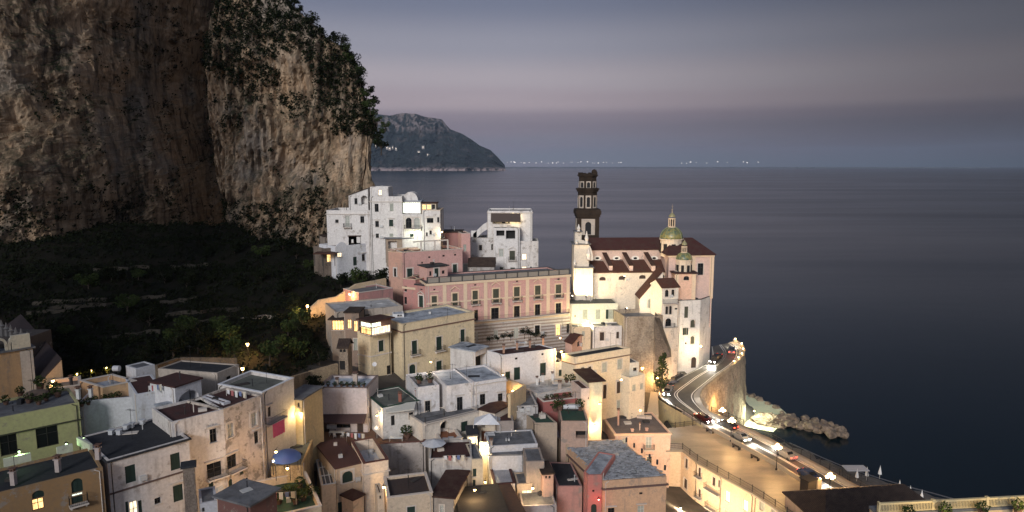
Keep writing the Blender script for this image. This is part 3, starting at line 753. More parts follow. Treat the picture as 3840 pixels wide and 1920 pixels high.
mb = MB(); A = AT(*px('A1', 90, 1005), 168); B_ = AT(*px('A1', 360, 985), 168)
mb.box(((A.x + B_.x) / 2, 169, A.z), B_.x - A.x, 4, .25)
fixn(mb.build('porch_roof', TILE_R, b.root)); mb = MB()
for t in (.05, .4, .95): mb.box((A.x + (B_.x - A.x) * t, 167.2, A.z - 2.9), .15, .15, 2.9)
mb.build('porch_post', FRAME_D, b.root)
# --- white tall house by the sea
b = Building('tower_house', 'tall white house with awning and lit loggia on its top floor, sea behind it', 'house')
m = b.block('A2', [(577, 484), (1115, 490)], Y=187, g=26, depth=11, wall=wallmat(WHITE, .42), roof=R_GREY, ph=.35, cornice=(.5, .15, TRIM))
m.win('A2', 'nN 635 520 965 640')
m = b.block('A2', [(645, 690), (962, 690)], Y=183, g=24, depth=5, wall=wallmat((.74, .71, .68), .45), roof=R_GREY, ph=.1)
m.win('A2', 'oN 680 722 778 790; oN 797 722 908 825; pS 712 945 765 1040; vSBT 840 968 905 1078; v 722 1165 765 1225; v 850 1170 905 1225')
m = b.block('A2', [(962, 850), (1188, 832)], Y=184, g=24, depth=8, wall=wallmat((.72, .68, .64), .75), roof=R_GREY, ph=.5)
m.win('A2', 'yS 992 1005 1043 1075; yS 988 1160 1042 1215; d 1088 1158 1108 1175')
m = b.block('A2', [(370, 815), (665, 806)], Y=185, g=24, depth=8, wall=wallmat((.66, .63, .60), .8), roof=R_GREY, ph=.3, coping=TRIM)
m.win('A2', 'dS 472 897 508 962; nA 618 885 645 960; d 500 1045 540 1062')
b.done()
k = MB(); A = AT(*px('A2', 400, 765), 188); B_ = AT(*px('A2', 590, 610), 188); M_ = AT(*px('A2', 520, 650), 188)
for q0, q1 in ((A, M_), (M_, B_)):
    k.add([q0 - Vector((0, 0, 2.0)), q1 - Vector((0, 0, 2.0)), q1, q0, q0 + Vector((0, 1, -2.0)), q1 + Vector((0, 1, -2.0)), q1 + Vector((0, 1, 0)), q0 + Vector((0, 1, 0))], [(0, 1, 2, 3), (3, 2, 6, 7), (4, 5, 6, 7), (0, 1, 5, 4), (0, 3, 7, 4), (1, 2, 6, 5)])
k.box((A.x + .2, 188.5, A.z - 2.5), 1.6, 1, 3.4); fixn(k.build('stair_parapet', wallmat(WHITE, .42), b.root))
aw = MB(); bl = b.blocks[0]; u0, v0 = bl.uv(0, *px('A2', 615, 515)); u1, v1 = bl.uv(0, *px('A2', 972, 515))
A, B_ = bl.P(0, u0, v0, .02), bl.P(0, u1, v0, .02); C_, D_ = bl.P(0, u1, v0 - 2.0, 1.7), bl.P(0, u0, v0 - 2.0, 1.7)
aw.quad(A, B_, C_, D_); aw.quad(D_, C_, C_ - Vector((0, 0, .25)), D_ - Vector((0, 0, .25))); aw.build('awning', plain((.075, .055, .045), .8), b.root)
rp = MB(); bl.fbox(rp, 0, u0, u1, v0 - 4.8, v0 - 3.7, .02, .2); fixn(rp.build('parapet', wallmat(WHITE, .42), b.root))
rp = MB(); bl.fbox(rp, 0, u0 + 3, u0 + 4, v0 - 3.4, v0 - 1.7, -.45, -.4); bl.fbox(rp, 0, u0 + 4.6, u0 + 5.2, v0 - 3.4, v0 - 1.9, -.45, -.4); rp.build('doorway', DARKIN, b.root)
light(b.root, bl.P(0, (u0 + u1) / 2 + 2.5, v0 - 1.2, .6), 550, (1, .78, .42)); TH = b
# small dark roofed hut in front
b = Building('hut', 'small grey walled hut with a dark roof in front of the tall white house', 'hut')
m = b.block('A2', [(352, 1160), (655, 1160)], Y=174, g=34, depth=5, wall=wallmat((.42, .40, .38), .8), roof=TILE_D, ph=0); m.gable(2.0, 0, TILE_D); b.done()
# --- pink houses above the palazzo
P1W = wallmat(PINK, .35)
b = Building('pink_house', 'pink house with roof pergola above the long palazzo, small black oval vents', 'house')
m = b.block('A1', [(985, 978), (1153, 990)], z=44, g=30, depth=8, wall=wallmat((.56, .33, .25), .45), roof=R_GREY, ph=.5, coping=CREAMTRIM)
m.win('B1', 'dG 1055 20 1083 120')
m = b.block('A1', [(1156, 990), (1880, 945)], z=44, g=30, depth=9, wall=P1W, roof=R_GREY, ph=.6, coping=TRIM)
m.win('A1', 'xN 1468 1035 1495 1055; xN 1640 1018 1668 1038; xN 1780 1006 1806 1026; sG 1213 1182 1277 1285; sG 1765 1130 1815 1258; x 1385 1100 1405 1122')
m = b.block('A2', [(258, 760), (365, 757)], z=47.4, g=30, depth=6, wall=wallmat(PINK, .25), roof=TILE_D, ph=.2, coping=TRIM)
m.win('A2', 'c 283 890 318 970; pG 283 1130 338 1210')
m = b.block('A1', [(955, 822), (1640, 785)], Y=(174, 176), g=42, depth=8, wall=wallmat((.33, .25, .19), .7), roof=roofmat((.16, .17, .19), (.10, .10, .11)), ph=0, slab=.5, nofoot=True)
m.win('A1', 'oN 985 850 1090 940; xN 1370 868 1430 888; xN 1560 825 1620 842; x 1568 858 1610 868')
m = b.block('A1', [(1650, 745), (1862, 760)], Y=(180, 180), g=42, depth=6, wall=wallmat((.30, .15, .14), .4), roof=TILE_D, ph=0, slab=.4, nofoot=True)
b.done(); bl = b.blocks[1]
pg = MB(); zt = bl.z + 2.3
for xx in (1385, 1552, 1708):
    u, _ = bl.uv(0, *px('A1', xx, 930)); bl.fbox(pg, 0, u - .15, u + .15, bl.z + .12, zt, -.35, -.05)
u0, _ = bl.uv(0, *px('A1', 1290, 930)); u1, _ = bl.uv(0, *px('A1', 1712, 930)); bl.fbox(pg, 0, u0, u1, zt + .003, zt + .3, -.4, 0)
fixn(pg.build('pergola', TRIM, b.root))
b = Building('pink_annex', 'small pink roof house with three black openings on the palazzo terrace', 'annex')
m = b.block('A1', [(1450, 1170), (1700, 1132)], Y=(156, 159), g=38, depth=4, wall=wallmat((.66, .40, .34), .2), roof=R_DARK, ph=0, slab=.35, nofoot=True)
m.win('A1', 'dN 1482 1215 1508 1270; sG 1543 1178 1593 1290; dN 1632 1205 1666 1245'); b.done()
# --- the long pink palazzo
CRM = plain((.68, .53, .38), .85)
b = Building('pink_palazzo', 'long salmon pink palazzo with green shutters, cream pilasters and a striped ground floor', 'palazzo')
m = b.block('P', [(1600, 1064), (2138, 1029)], z=38.7, g=22, depth=13, wall=P1W, roof=R_GREY, ph=.3, coping=plain((.05, .05, .05), .7), cornice=(.0, .55, CRM))
m.win('B2', 'vGYB 150 322 213 470; vGYB 393 290 457 450; vGYB 640 268 712 432; vGYB 893 245 962 405; vGYB 1147 228 1213 385; vGYB 1397 215 1463 370;'
  'd 415 522 460 682; dGY 618 497 710 660; dGY 893 475 962 630; dGY 1145 455 1210 605; dGY 1397 440 1462 600; xN 412 212 440 228; xN 918 168 944 184; xN 1418 142 1446 160')
m.win('B1', 'vGYB 1510 355 1573 510; xN 1530 268 1555 284')
base = b.block('P', [(1601.5, 1252), (2138.5, 1194)], z=28.5, g=20, depth=13, wall=wallmat((.56, .52, .48), .5, stripes=(.30, .235, .20)), roof=R_GREY, ph=0)
base.slab = .02; base.poly = inset(m.poly, -.06)
m.g = 31.2
base.win('B2', 'pN 430 790 458 912; pN 650 768 702 890; pN 890 742 948 868; dG 1145 708 1205 812; lG 1400 698 1452 830; dH 1530 690 1560 800; xN 1575 705 1600 800')
b.done()
for xx in (55, 305, 550, 800, 1055, 1305, 1545):             # cream pilasters
    pl = MB(); u, _ = m.uv(0, *px('B2', xx, 300)); L = m.face(0)[3]
    if u < .5 or u > L - .3: u = max(.45, min(L - .45, u))
    m.fbox(pl, 0, u - .42, u + .42, 29.45, 38.1, .003, .09); fixn(pl.build('pilaster', CRM, b.root))
m.band(34.3, .35, .12, CRM, 'string_course', (0,)); m.band(29.15, .62, .2, CRM, 'string_course', (0,))
for xx, yy, kind in ((1540, 300, 'f'), (1787, 262, 't')): pass
for j, (xx, yy) in enumerate(((1540, 320), (1790, 285))):
    pass
for j, (xc, yc) in enumerate(((-108 + 0, 0),)): pass
for j, (fr, xc, yc) in enumerate((('B1', 1540, 305), ('B2', 180, 280), ('B2', 425, 250), ('B2', 672, 225), ('B2', 928, 205), ('B2', 1180, 185), ('B2', 1430, 168))):
    hb = MB(); u, v = m.uv(0, *px(fr, xc, yc))
    if j % 2 == 0 and j > 0 or j == 0: m.fbox(hb, 0, u - 1.05, u + 1.05, v, v + .16, .003, .3)
    else:
        for sg in (-1, 1):
            P1, P2 = [m.P(0, u + sg * 1.1, v, o) for o in (.003, .3)], [m.P(0, u, v + .75, o) for o in (.003, .3)]
            up = Vector((0, 0, .16)); hb.add([P1[0], P2[0], P2[0] + up, P1[0] + up, P1[1], P2[1], P2[1] + up, P1[1] + up], [(0, 1, 2, 3), (4, 5, 6, 7), (0, 1, 5, 4), (2, 3, 7, 6), (0, 3, 7, 4), (1, 2, 6, 5)])
    fixn(hb.build('hood', CRM, b.root))
u0, u1, v = m.span(0, 'B2', 430, 688, 1520, 604); m.balcony(0, u0, m.face(0)[3] - .5, 29.35, 1.1, 1.0, step=.3)
# roof terrace balustrade
bal = MB(); a, d, n, L = m.face(0); np_ = 13
for i in range(np_ + 1):
    u = .2 + (L - .4) * i / np_; m.fbox(bal, 0, u - .12, u + .12, m.z + .105, m.z + 1.35, -.3, -.06)
m.fbox(bal, 0, .1, L - .1, m.z + 1.25, m.z + 1.4, -.34, -.02)
fixn(bal.build('balustrade', plain((.055, .052, .05), .7), b.root))
bp = MB(); m.fbox(bp, 0, .2, L - .2, m.z + .11, m.z + 1.15, -.22, -.16); fixn(bp.build('panel', plain((.26, .235, .20), .8), b.root))
PAL = b
b = Building('pink_wing', 'stepped pink side wing joined to the left end of the long palazzo, small dark windows', 'palazzo wing')
m = b.block('B1', [(1165, 145), (1312, 160)], z=38.9, g=26, depth=7, wall=wallmat((.52, .25, .22), .4), roof=R_RED, ph=.4, coping=CREAMTRIM, cornice=(1.8, .5, CREAMTRIM))
m.win('B1', 'd 1180 232 1210 300; d 1180 365 1210 450')
m = b.block('B1', [(1312, 205), (1448, 218)], z=38.3, g=24, depth=7, wall=wallmat((.50, .24, .21), .35), roof=R_DARK, ph=.1, cornice=(0, .3, R_DARK))
m.win('B1', 'sGT 1358 350 1407 490; x 1372 268 1398 282'); b.done()
b = Building('pink_shed', 'low dusky pink outbuilding with a white edged flat roof left of the palazzo', 'outbuilding')
m = b.block('B1', [(630, 318), (1040, 300)], Y=(150, 156), g=33, depth=7, wall=wallmat((.42, .22, .21), .5), roof=R_GREY, ph=.3, coping=TRIM)
b.done()
# --- white block floodlit below the church
b = Building('floodlit_house', 'flat roofed pale yellow house under the church, brightly floodlit, three shuttered windows', 'house')
m = b.block('B3', [(120, 612), (700, 605)], z=31.2, g=19, depth=7, wall=wallmat((.80, .76, .60), .1), roof=R_OLIVE, ph=.15, coping=None)
m.win('B3', 'cN 275 680 330 795; cN 430 678 486 795; cNO 583 678 640 790; x 175 745 190 772'); b.done(); FLH = b
b = Building('white_annex', 'low white house below the floodlit house, brown door and small window', 'house')
m = b.block('B3', [(400, 885), (790, 872)], z=27.2, g=18, depth=4, wall=wallmat((.74, .70, .66), .35), roof=R_GREY, ph=.2)
m.win('B3', 'bG 480 952 533 1055; b 680 948 713 1028'); b.done()
b = Building('ochre_annex', 'small ochre walled house with one window beside the end of the palazzo', 'house')
m = b.block('B3', [(140, 892), (372, 890)], z=27.4, g=18, depth=4, wall=wallmat((.66, .54, .38), .4), roof=R_GREY, ph=.2)
m.win('B3', 'c 265 938 300 992'); b.done()
b = Building('gabled_hut', 'small pink gable end with a square black window and a brown tiled roof', 'hut')
m = b.block('N3', [(225, 260), (305, 290), (472, 190)], z=24.8, g=17, wall=wallmat((.62, .42, .38), .3), roof=TILE_W, ph=0)
m.win('N3', 'dN 370 262 400 318', 1); m.gable(1.1, 0, TILE_W); b.done()
# --- church neighbours
b = Building('church_house', 'tall white house on the corner of the coast road below the church, arched windows', 'house')
m = b.block('B3', [(1432, 572), (1700, 560), (1840, 510)], z=32, g=14.5, wall=wallmat((.76, .72, .66), .4), roof=R_GREY, ph=.5, coping=R_DARK)
m.win('B3', 'vN 1502 642 1548 780; vAS 1575 802 1630 895; vAS 1575 1000 1622 1095; vO 1498 900 1530 985; x 1510 1075 1530 1098', 0)
m.win('N3', 'bAD 1745 448 1805 578', 0)
b.done(); CHH = b
b = Building('arcade_house', 'narrow white house with paired arched windows stacked below a red roof by the church', 'house')
m = b.block('B3', [(1235, 420), (1432, 412)], z=36.2, g=16, depth=7, wall=wallmat((.76, .70, .60), .35), roof=TILE_R, ph=0)
m.win('B3', 'dAG 1268 440 1310 525; dAG 1345 437 1382 517; dAG 1272 640 1305 735; dAG 1318 636 1350 735; dAG 1272 785 1342 880; x 1385 660 1418 680')
m.gable(1.6, 0, TILE_R)
u0, u1, v = m.span(0, 'B3', 1235, 600, 1430, 600); m.balcony(0, .2, u1 - .2, v, .9); u0, u1, v = m.span(0, 'B3', 1262, 890, 1375, 890); m.balcony(0, u0, u1, v, .9); b.done()
b = Building('chapel', 'cream chapel with a red lean-to roof and one big arched window on the church terrace', 'chapel')
m = b.block('B3', [(965, 545), (1235, 545)], Y=(165, 165), g=31, depth=6, wall=wallmat((.76, .68, .56), .3), roof=TILE_R, z2=39.2, nofoot=True)
m.win('B3', 'cAG 1058 552 1113 660; xD 935 675 968 745; x 1168 680 1192 745; xN 1165 590 1180 606'); b.done()
b = Building('bastion', 'tall rough stone bastion wall under the chapel terrace, buttress sloping on its right', 'retaining wall')
STN = stonemat((.40, .33, .25), (.17, .13, .095), 1.3)
m = b.block('B3', [(785, 765), (1140, 762), (1245, 745)], z=29.8, g=13, wall=STN, roof=R_GREY, ph=1.0); b.done(); BAST = b; bl = m
sl = MB(); q = [AT(*px('B3', x, y), Y_) for x, y, Y_ in ((1142, 785, 155.2), (1205, 785, 157.5), (1345, 1250, 151.5), (1150, 1300, 151.5))]; w = [p_ + Vector((1.5, 7, 0)) for p_ in q]
sl.add(q + w, [(0, 1, 2, 3), (4, 5, 6, 7), (0, 1, 5, 4), (1, 2, 6, 5), (2, 3, 7, 6), (3, 0, 4, 7)]); fixn(sl.build('buttress', stonemat((.17, .135, .105), (.06, .05, .04), 1.3), b.root))
b = Building('lower_terrace', 'sandy coloured terrace house built between the bastion and the corner house', 'terrace house')
m = b.block('B3', [(1245, 905), (1430, 895)], z=26.8, g=14, depth=5, wall=wallmat((.66, .56, .44), .7), roof=R_OLIVE, ph=.4)
m = b.block('N3', [(1440, 440), (1655, 405)], z=18.4, g=14, depth=5, wall=wallmat((.70, .66, .62), .5), roof=R_OLIVE, ph=.9); b.done()
# ================================================================== CHURCH
CW = wallmat((.80, .70, .56), .28); CHP = wallmat((.72, .52, .42), .3)
c = thing('church', 'baroque church with green tiled domes and long red roof above the sea', 'church', (12, 178, 28))
YC = 172
def CPT(fr, x, y, Y): return AT(*px(fr, x, y), Y)
class FB(Building):
    def __init__(s, root): s.name = 'church'; s.root = root; s.blocks = []; s.group = None
ch = FB(c)
ais = ch.block('B3', [(395, 222), (1392, 212)], Y=(YC, YC + 1), g=27, depth=5, wall=CW, roof=TILE_R, ph=.02, nofoot=False)
ais.win('B3', 'bAN 475 285 552 330; bAN 708 272 783 320; bAN 957 262 1035 308; bAN 1195 255 1262 306; bD 1190 480 1225 545')
nav = ch.block('A3', [(360, 1090), (1245, 1085)], Y=(YC + 5, YC + 6), g=27, depth=10, wall=CHP, roof=TILE_W, ph=0)
nz = nav.z
nav.pitched = True; ais.pitched = True
# nave roof
p = [Vector((*q, nz)) for q in nav.poly]; ridge = (nav.P(0, 0, nz + 3.2).z)
nav.pitched = False; nav.gable(2.6, 0, TILE_W, .3)
ais.pitched = True
# aisle lean-to roof, from aisle eaves up to the clerestory
ar = MB(); A0 = Vector((*ais.poly[0], ais.z)) + Vector((0, -.35, -.05)); A1_ = Vector((*ais.poly[1], ais.z)) + Vector((0, -.35, -.05))
nb0 = Vector((*nav.poly[0], ais.z + 2.4)); nb1 = Vector((nav.poly[1].x + 2, nav.poly[1].y, ais.z + 2.4))
nb0.y += .05; nb1.y += .05; L = (A1_ - A0).length
ar.quad(A0, A1_, nb1, nb0, uv=[(0, 0), (L, 0), (L, 6), (0, 6)]); dn = Vector((0, 0, -.25)); ar.quad(A0 + dn, A1_ + dn, A1_, A0, uv=[(0, 0)] * 4)
ar.quad(A0, nb0, nb0 + dn, A0 + dn, uv=[(0, 0)] * 4); ar.build('aisle_roof', TILE_R, c)
ais.finish(); nav.finish()
# sloping buttress walls with tile caps
for xx in (535, 775, 1035):
    u, _ = nav.uv(0, *px('A3', xx, 1130)); top = nav.P(0, u, nz - .7, .02); bot = Vector((top.x + 1.1, ais.poly[0].y + .6, ais.z + 1.4))
    f = MB(); w = .45; dx = Vector((w, 0, 0))
    f.add([top - dx, top + dx, bot + dx, bot - dx, top - dx + Vector((0, 0, -3)), top + dx + Vector((0, 0, -3)), bot + dx + Vector((0, 0, -1.5)), bot - dx + Vector((0, 0, -1.5))], [(0, 1, 2, 3), (0, 3, 7, 4), (1, 2, 6, 5), (2, 3, 7, 6)])
    o = fixn(f.build('flying_buttress', CHP, c)); k = MB(); h = Vector((0, 0, .14)); dx = Vector((w + .15, 0, 0))
    k.add([top - dx + h, top + dx + h, bot + dx + h, bot - dx + h, top - dx, top + dx, bot + dx, bot - dx], [(0, 1, 2, 3), (0, 3, 7, 4), (1, 2, 6, 5), (2, 3, 7, 6)]); fixn(k.build('cap', TILE, o))
for xx in (450, 682, 908, 1135):           # oval lights with white stucco
    u, v = nav.uv(0, *px('A3', xx, 1185)); f = MB(); n = 16
    ring = [(math.cos(2 * math.pi * i / n), math.sin(2 * math.pi * i / n)) for i in range(n)]
    a1 = [nav.P(0, u + x * 1.05, v + y * .62, .18) for x, y in ring]; a2 = [nav.P(0, u + x * .5, v + y * .3, .18) for x, y in ring]; a0 = [nav.P(0, u + x * 1.05, v + y * .62, .003) for x, y in ring]
    for i in range(n):
        j = (i + 1) % n; f.quad(a1[i], a1[j], a2[j], a2[i]); f.quad(a0[i], a0[j], a1[j], a1[i])
    f.box(nav.P(0, u, v - .72, .3) , 3.0, .2, .16); o = f.build('oval_window', plain((.82, .76, .66), .7), c)
    g2 = MB(); g2.poly([nav.P(0, u + x * .5, v + y * .3, .1) for x, y in ring]); g2.build('pane', GLASS, o)
# transept block with hip roof
tr = ch.block('A3', [(1590, 1150), (1848, 1142)], Y=(YC - 3, YC - 2), g=27, depth=15, wall=wallmat((.70, .50, .42), .25), roof=TILE_W, ph=0, nofoot=True)
tr.poly[0] = Vector((nav.poly[1].x - .5, tr.poly[0].y)); tr.poly[3] = Vector((nav.poly[1].x - .5, tr.poly[3].y))
tr.win('B3', 'dS 1662 120 1730 262'); tr.gable(3.4, 0, TILE_W, .7, .25); tr.finish()
tr.band(tr.z - .01, .5, .3, CREAMTRIM, 'cornice', (0, 1))
for xx in (1605, 1828):
    k = MB(); u, _ = tr.uv(0, *px('B3', xx, 300)); tr.fbox(k, 0, u - .5, u + .5, 31.5, tr.z - .52, .003, .12); fixn(k.build('pilaster', CREAMTRIM, c))
# facade tower at the west end
fw = ch.block('A3', [(172, 1020), (352, 1035)], Y=(YC - 1, YC - 1), g=27, depth=6, wall=wallmat((.80, .70, .56), .3), roof=R_GREY, ph=0, slab=.45)
fw.finish()
fl = ch.block('B3', [(190, 178), (398, 205)], Y=(YC - 2.2, YC - 2.2), g=27, depth=5, wall=wallmat((.80, .72, .58), .2), roof=R_GREY, ph=0, slab=.3); fl.finish()
up = ch.block('A3', [(182, 870), (262, 885)], Y=(YC - .5, YC - .5), g=38, depth=3, wall=wallmat((.78, .70, .58), .35), roof=R_GREY, ph=0, slab=.25, nofoot=True); up.finish()
fin = MB()
for (xx, yy, hh, rr) in ((225, 860, 1.8, .45), (320, 1010, 3.2, .5), (200, 1015, 1.2, .4), (345, 1200, 3.0, .55), (180, 1270, 1.6, .45)):
    p_ = CPT('A3', xx, yy, YC - 1.6); fin.lathe(p_, [(rr, 0), (rr * .7, hh * .2), (rr * 1.05, hh * .42), (rr * .5, hh * .7), (.05, hh)], 10)
fin.build('pinnacle', plain((.74, .68, .60), .8), c)
vs = MB()                                     # big scroll against the tower
p_ = CPT('A3', 262, 900, YC - .8)
pts = [(p_.x, p_.z)] + [(p_.x + 3.0 * math.sin(t * math.pi / 2), p_.z - 5.2 * (1 - math.cos(t * math.pi / 2)) - 1.4) for t in [i / 8 for i in range(9)]] + [(p_.x, p_.z - 6.8)]
vs.add([(x, p_.y, z) for x, z in pts] + [(x, p_.y + .8, z) for x, z in pts], [tuple(range(len(pts))), tuple(range(len(pts), 2 * len(pts)))[::-1]] + [(i, (i + 1) % len(pts), (i + 1) % len(pts) + len(pts), i + len(pts)) for i in range(len(pts))])
fixn(vs.build('scroll', plain((.74, .66, .56), .85), c))
# domes
def domemat():
    m, nt, b = mat_new("glazed_dome_tiles"); p = _pos(nt)
    ck = nt.nodes.new('ShaderNodeTexVoronoi'); ck.inputs['Scale'].default_value = 1.5; nt.links.new(p, ck.inputs[0])
    base = _mix(nt, _rng(nt, ck.outputs['Distance'], .22, .34), (.10, .15, .075), (.25, .215, .075))
    base = _mix(nt, _rng(nt, _noise(nt, p, .9, 4), .42, .6), base, (.07, .11, .08))
    nt.links.new(base, b.inputs['Base Color']); b.inputs['Roughness'].default_value = .4; return m
DOME = domemat(); DRUM = wallmat((.76, .62, .46), .2)
def dome(fr, xc, ybase, ytop, halfw, Y, spire, lant, drumh, n=24, drumn=8):
    b0 = CPT(fr, xc, ybase, Y); r = abs(CPT(fr, xc + halfw, ybase, Y).x - b0.x); h = CPT(fr, xc, ytop, Y).z - b0.z
    d = MB(); d.lathe((b0.x, b0.y, b0.z - drumh), [(r * .96, 0), (r * .96, drumh - .3), (r * 1.07, drumh - .28), (r * 1.07, drumh)], drumn if drumn > 8 else 8); o = d.build('drum', DRUM, c)
    w = MB(); w2 = MB()
    for k in range(8):
        t = 2 * math.pi * (k + .5) / 8 if drumn <= 8 else 2 * math.pi * k / 8
        cx, cy = b0.x + math.cos(t) * r * .93, b0.y + math.sin(t) * r * .93
        w.box((cx, cy, b0.z - drumh + .35 * drumh * .5), r * .34, .25, drumh * .55, t + math.pi / 2)
    w.build('window', DARKIN, c)
    s = MB(); s.lathe(b0 + Vector((0, 0, .003)), [(r * math.cos(a), h * math.sin(a)) for a in [math.pi / 2 * i / 10 for i in range(10)]] + [(r * .15, h)], n); s.build('dome', DOME, c, True)
    for k in range(8):
        t = 2 * math.pi * k / 8; pr = None; rb = MB()
        for i in range(9):
            a = math.pi / 2 * i / 9.5; q = b0 + Vector((math.cos(t) * r * math.cos(a) * 1.01, math.sin(t) * r * math.cos(a) * 1.01, h * math.sin(a) + .03))
            if pr: rb.bar(pr, q, r * .022, 4)
            pr = q
        rb.build('rib', plain((.30, .33, .16), .5), c)
    lw, l0, l1, ltop = lant; L0 = CPT(fr, xc, l0, Y).z; L1 = CPT(fr, xc, l1, Y).z; lr = abs(CPT(fr, xc + lw, l0, Y).x - b0.x)
    l = MB(); l.lathe((b0.x, b0.y, L0 - .3), [(lr * 1.15, 0), (lr * 1.15, .3), (lr * .72, .32), (lr * .72, L1 - L0), (lr * 1.1, L1 - L0 + .02), (lr * 1.1, L1 - L0 + .3)], 12)
    for k in range(8):
        t = 2 * math.pi * k / 8; l.bar((b0.x + math.cos(t) * lr * .95, b0.y + math.sin(t) * lr * .95, L0), (b0.x + math.cos(t) * lr * .95, b0.y + math.sin(t) * lr * .95, L1), lr * .13, 6)
    o = l.build('lantern', plain((.62, .48, .34), .8), c)
    dk = MB()
    for k in range(8):
        t = 2 * math.pi * (k + .5) / 8; dk.box((b0.x + math.cos(t) * lr * .72, b0.y + math.sin(t) * lr * .72, L0 + .1), lr * .34, .1, (L1 - L0) * .8, t + math.pi / 2)
    dk.build('opening', DARKIN, o)
    T = CPT(fr, xc, ltop, Y).z; q = MB(); q.lathe((b0.x, b0.y, L1 + .3), [(lr * 1.0, 0), (lr * .92, (T - L1) * .35), (lr * .5, (T - L1) * .75), (lr * .18, T - L1)], 12); q.build('lantern_cap', plain((.26, .24, .13), .6), o)
    sp = CPT(fr, xc, spire, Y).z; q = MB(); q.bar((b0.x, b0.y, T), (b0.x, b0.y, T + (sp - T) * .35), (lr * .3, .08), 8); q.bar((b0.x, b0.y, T + (sp - T) * .3), (b0.x, b0.y, sp), (.07, .02), 6)
    q.lathe((b0.x, b0.y, T + (sp - T) * .33), [(.02, 0), (lr * .28, lr * .25), (.02, lr * .5)], 8); q.bar((b0.x - .3, b0.y, sp - .6), (b0.x + .3, b0.y, sp - .6), .03, 4); q.build('finial', plain((.35, .28, .2), .6), o)
dome('A3', 1345, 945, 805, 136, YC + 3.5, 530, (45, 800, 700, 650), 4.6, 28, 16)
dome('A3', 1497, 1198, 1112, 96, YC - 3.5, 960, (36, 1110, 1040, 990), 4.8, 20, 8)
# chapel tower carrying the small dome
ct = ch.block('B3', [(1388, 245), (1645, 240)], Y=(YC - 6.5, YC - 6.5), g=29, depth=6, wall=wallmat((.78, .50, .36), .25), roof=R_RED, ph=0, slab=.5, nofoot=True)
ct.win('B3', 'dAN 1492 275 1560 325'); ct.finish()
for sx in (0, 1):
    L = ct.face(0)[3]; k = MB(); ct.fbox(k, 0, .05 + sx * (L - 1.05), 1.0 + sx * (L - 1.05), 31, ct.z - .1, .003, .1); fixn(k.build('pilaster', CREAMTRIM, c))
CHURCH = c
GROUND += [(10, 178, 28), (35, 180, 28)]
# ------------------------------------------------------------------ campanile
tz = CPT('A3', 350, 970, 184).z
T = thing('campanile', 'dark brick bell tower in tapering storeys with white framed arches, rising above the horizon', 'bell tower', (0, 0, 0))
c0 = CPT('A3', 338, 970, 184); T.location = (c0.x, c0.y + 3, 27)
BRK = stonemat((.048, .034, .025), (.020, .016, .013), 2.2); NICHE = wallmat((.50, .43, .36), .35)
def TZ(y): return CPT('A3', 338, y, 184).z
def TW(w): return abs(CPT('A3', 338 + w, 600, 184).x - CPT('A3', 338, 600, 184).x)
cx, cy = c0.x, c0.y + 3
w1 = TW(132); s1 = MB(); s1.box((cx, cy, 27), 2 * w1, 2 * w1, TZ(690) - 27, 0); s1.build('shaft', BRK, T)
def arch_panel(parent, cx, cy, ang, dist, zb, zt, pw, ow, ob, ot, name='arch', rnd=True, mat=None):
    """pale panel with a dark arched opening on one side of the tower"""
    t = Vector((math.cos(ang), math.sin(ang))); s = Vector((-t.y, t.x)); n = 10
    def Q(u, z, o): return (cx + t.x * (dist + o) + s.x * u, cy + t.y * (dist + o) + s.y * u, z)
    m = MB(); r = ow / 2; zc = ot - r
    arc = [(-r, ob)] + [(r * math.cos(math.pi - math.pi * i / n), zc + r * math.sin(math.pi * i / n)) for i in range(n + 1)] + [(r, ob)]
    out = [(-pw / 2, ob)] + [(-pw / 2 + pw * i / n, zt) for i in range(n + 1)] + [(pw / 2, ob)]
    for o in (.10,):
        for i in range(len(arc) - 1): m.quad(Q(*arc[i], o), Q(*arc[i + 1], o), Q(*out[i + 1], o), Q(*out[i], o))
        m.quad(Q(-pw / 2, zb, o), Q(pw / 2, zb, o), Q(pw / 2, ob, o), Q(-pw / 2, ob, o))
        for i in range(len(arc) - 1): m.quad(Q(*arc[i], o), Q(*arc[i + 1], o), Q(*arc[i + 1], o - .09), Q(*arc[i], o - .09))
        m.quad(Q(-pw / 2, zb, o), Q(-pw / 2, zt, o), Q(-pw / 2, zt, 0), Q(-pw / 2, zb, 0)); m.quad(Q(pw / 2, zb, o), Q(pw / 2, zt, o), Q(pw / 2, zt, 0), Q(pw / 2, zb, 0)); m.quad(Q(-pw / 2, zt, o), Q(pw / 2, zt, o), Q(pw / 2, zt, 0), Q(-pw / 2, zt, 0))
    a = m.build(name, mat or NICHE, parent); d = MB(); d.poly([Q(u, z, .012) for u, z in arc]); d.build('opening', plain((.012, .013, .016), .9), a)
for ang in (-math.pi / 2, 0, math.pi, math.pi / 2):
    arch_panel(T, cx, cy, ang, w1, TZ(905), TZ(712), TW(82) * 2, TW(36) * 2, TZ(900), TZ(748))
cn = MB(); cn.box((cx, cy, TZ(690)), 2 * w1 + .5, 2 * w1 + .5, TZ(660) - TZ(690)); cn.box((cx, cy, TZ(660) + .002), 2 * w1 + 1.0, 2 * w1 + 1.0, TZ(615) - TZ(660)); cn.box((cx, cy, TZ(615) + .004), 2 * w1 + .7, 2 * w1 + .7, TZ(598) - TZ(615)); cn.build('cornice', BRK, T)
def octo(r0, z0, z1, name, mat=BRK):
    o = MB(); poly = [(cx + r0 / math.cos(math.pi / 8) * math.cos(math.pi / 8 + k * math.pi / 4), cy + r0 / math.cos(math.pi / 8) * math.sin(math.pi / 8 + k * math.pi / 4)) for k in range(8)]
    o.prism(poly, z0, z1); return fixn(o.build(name, mat, T))
r2 = TW(112); octo(r2, TZ(598), TZ(385), 'upper_storey')
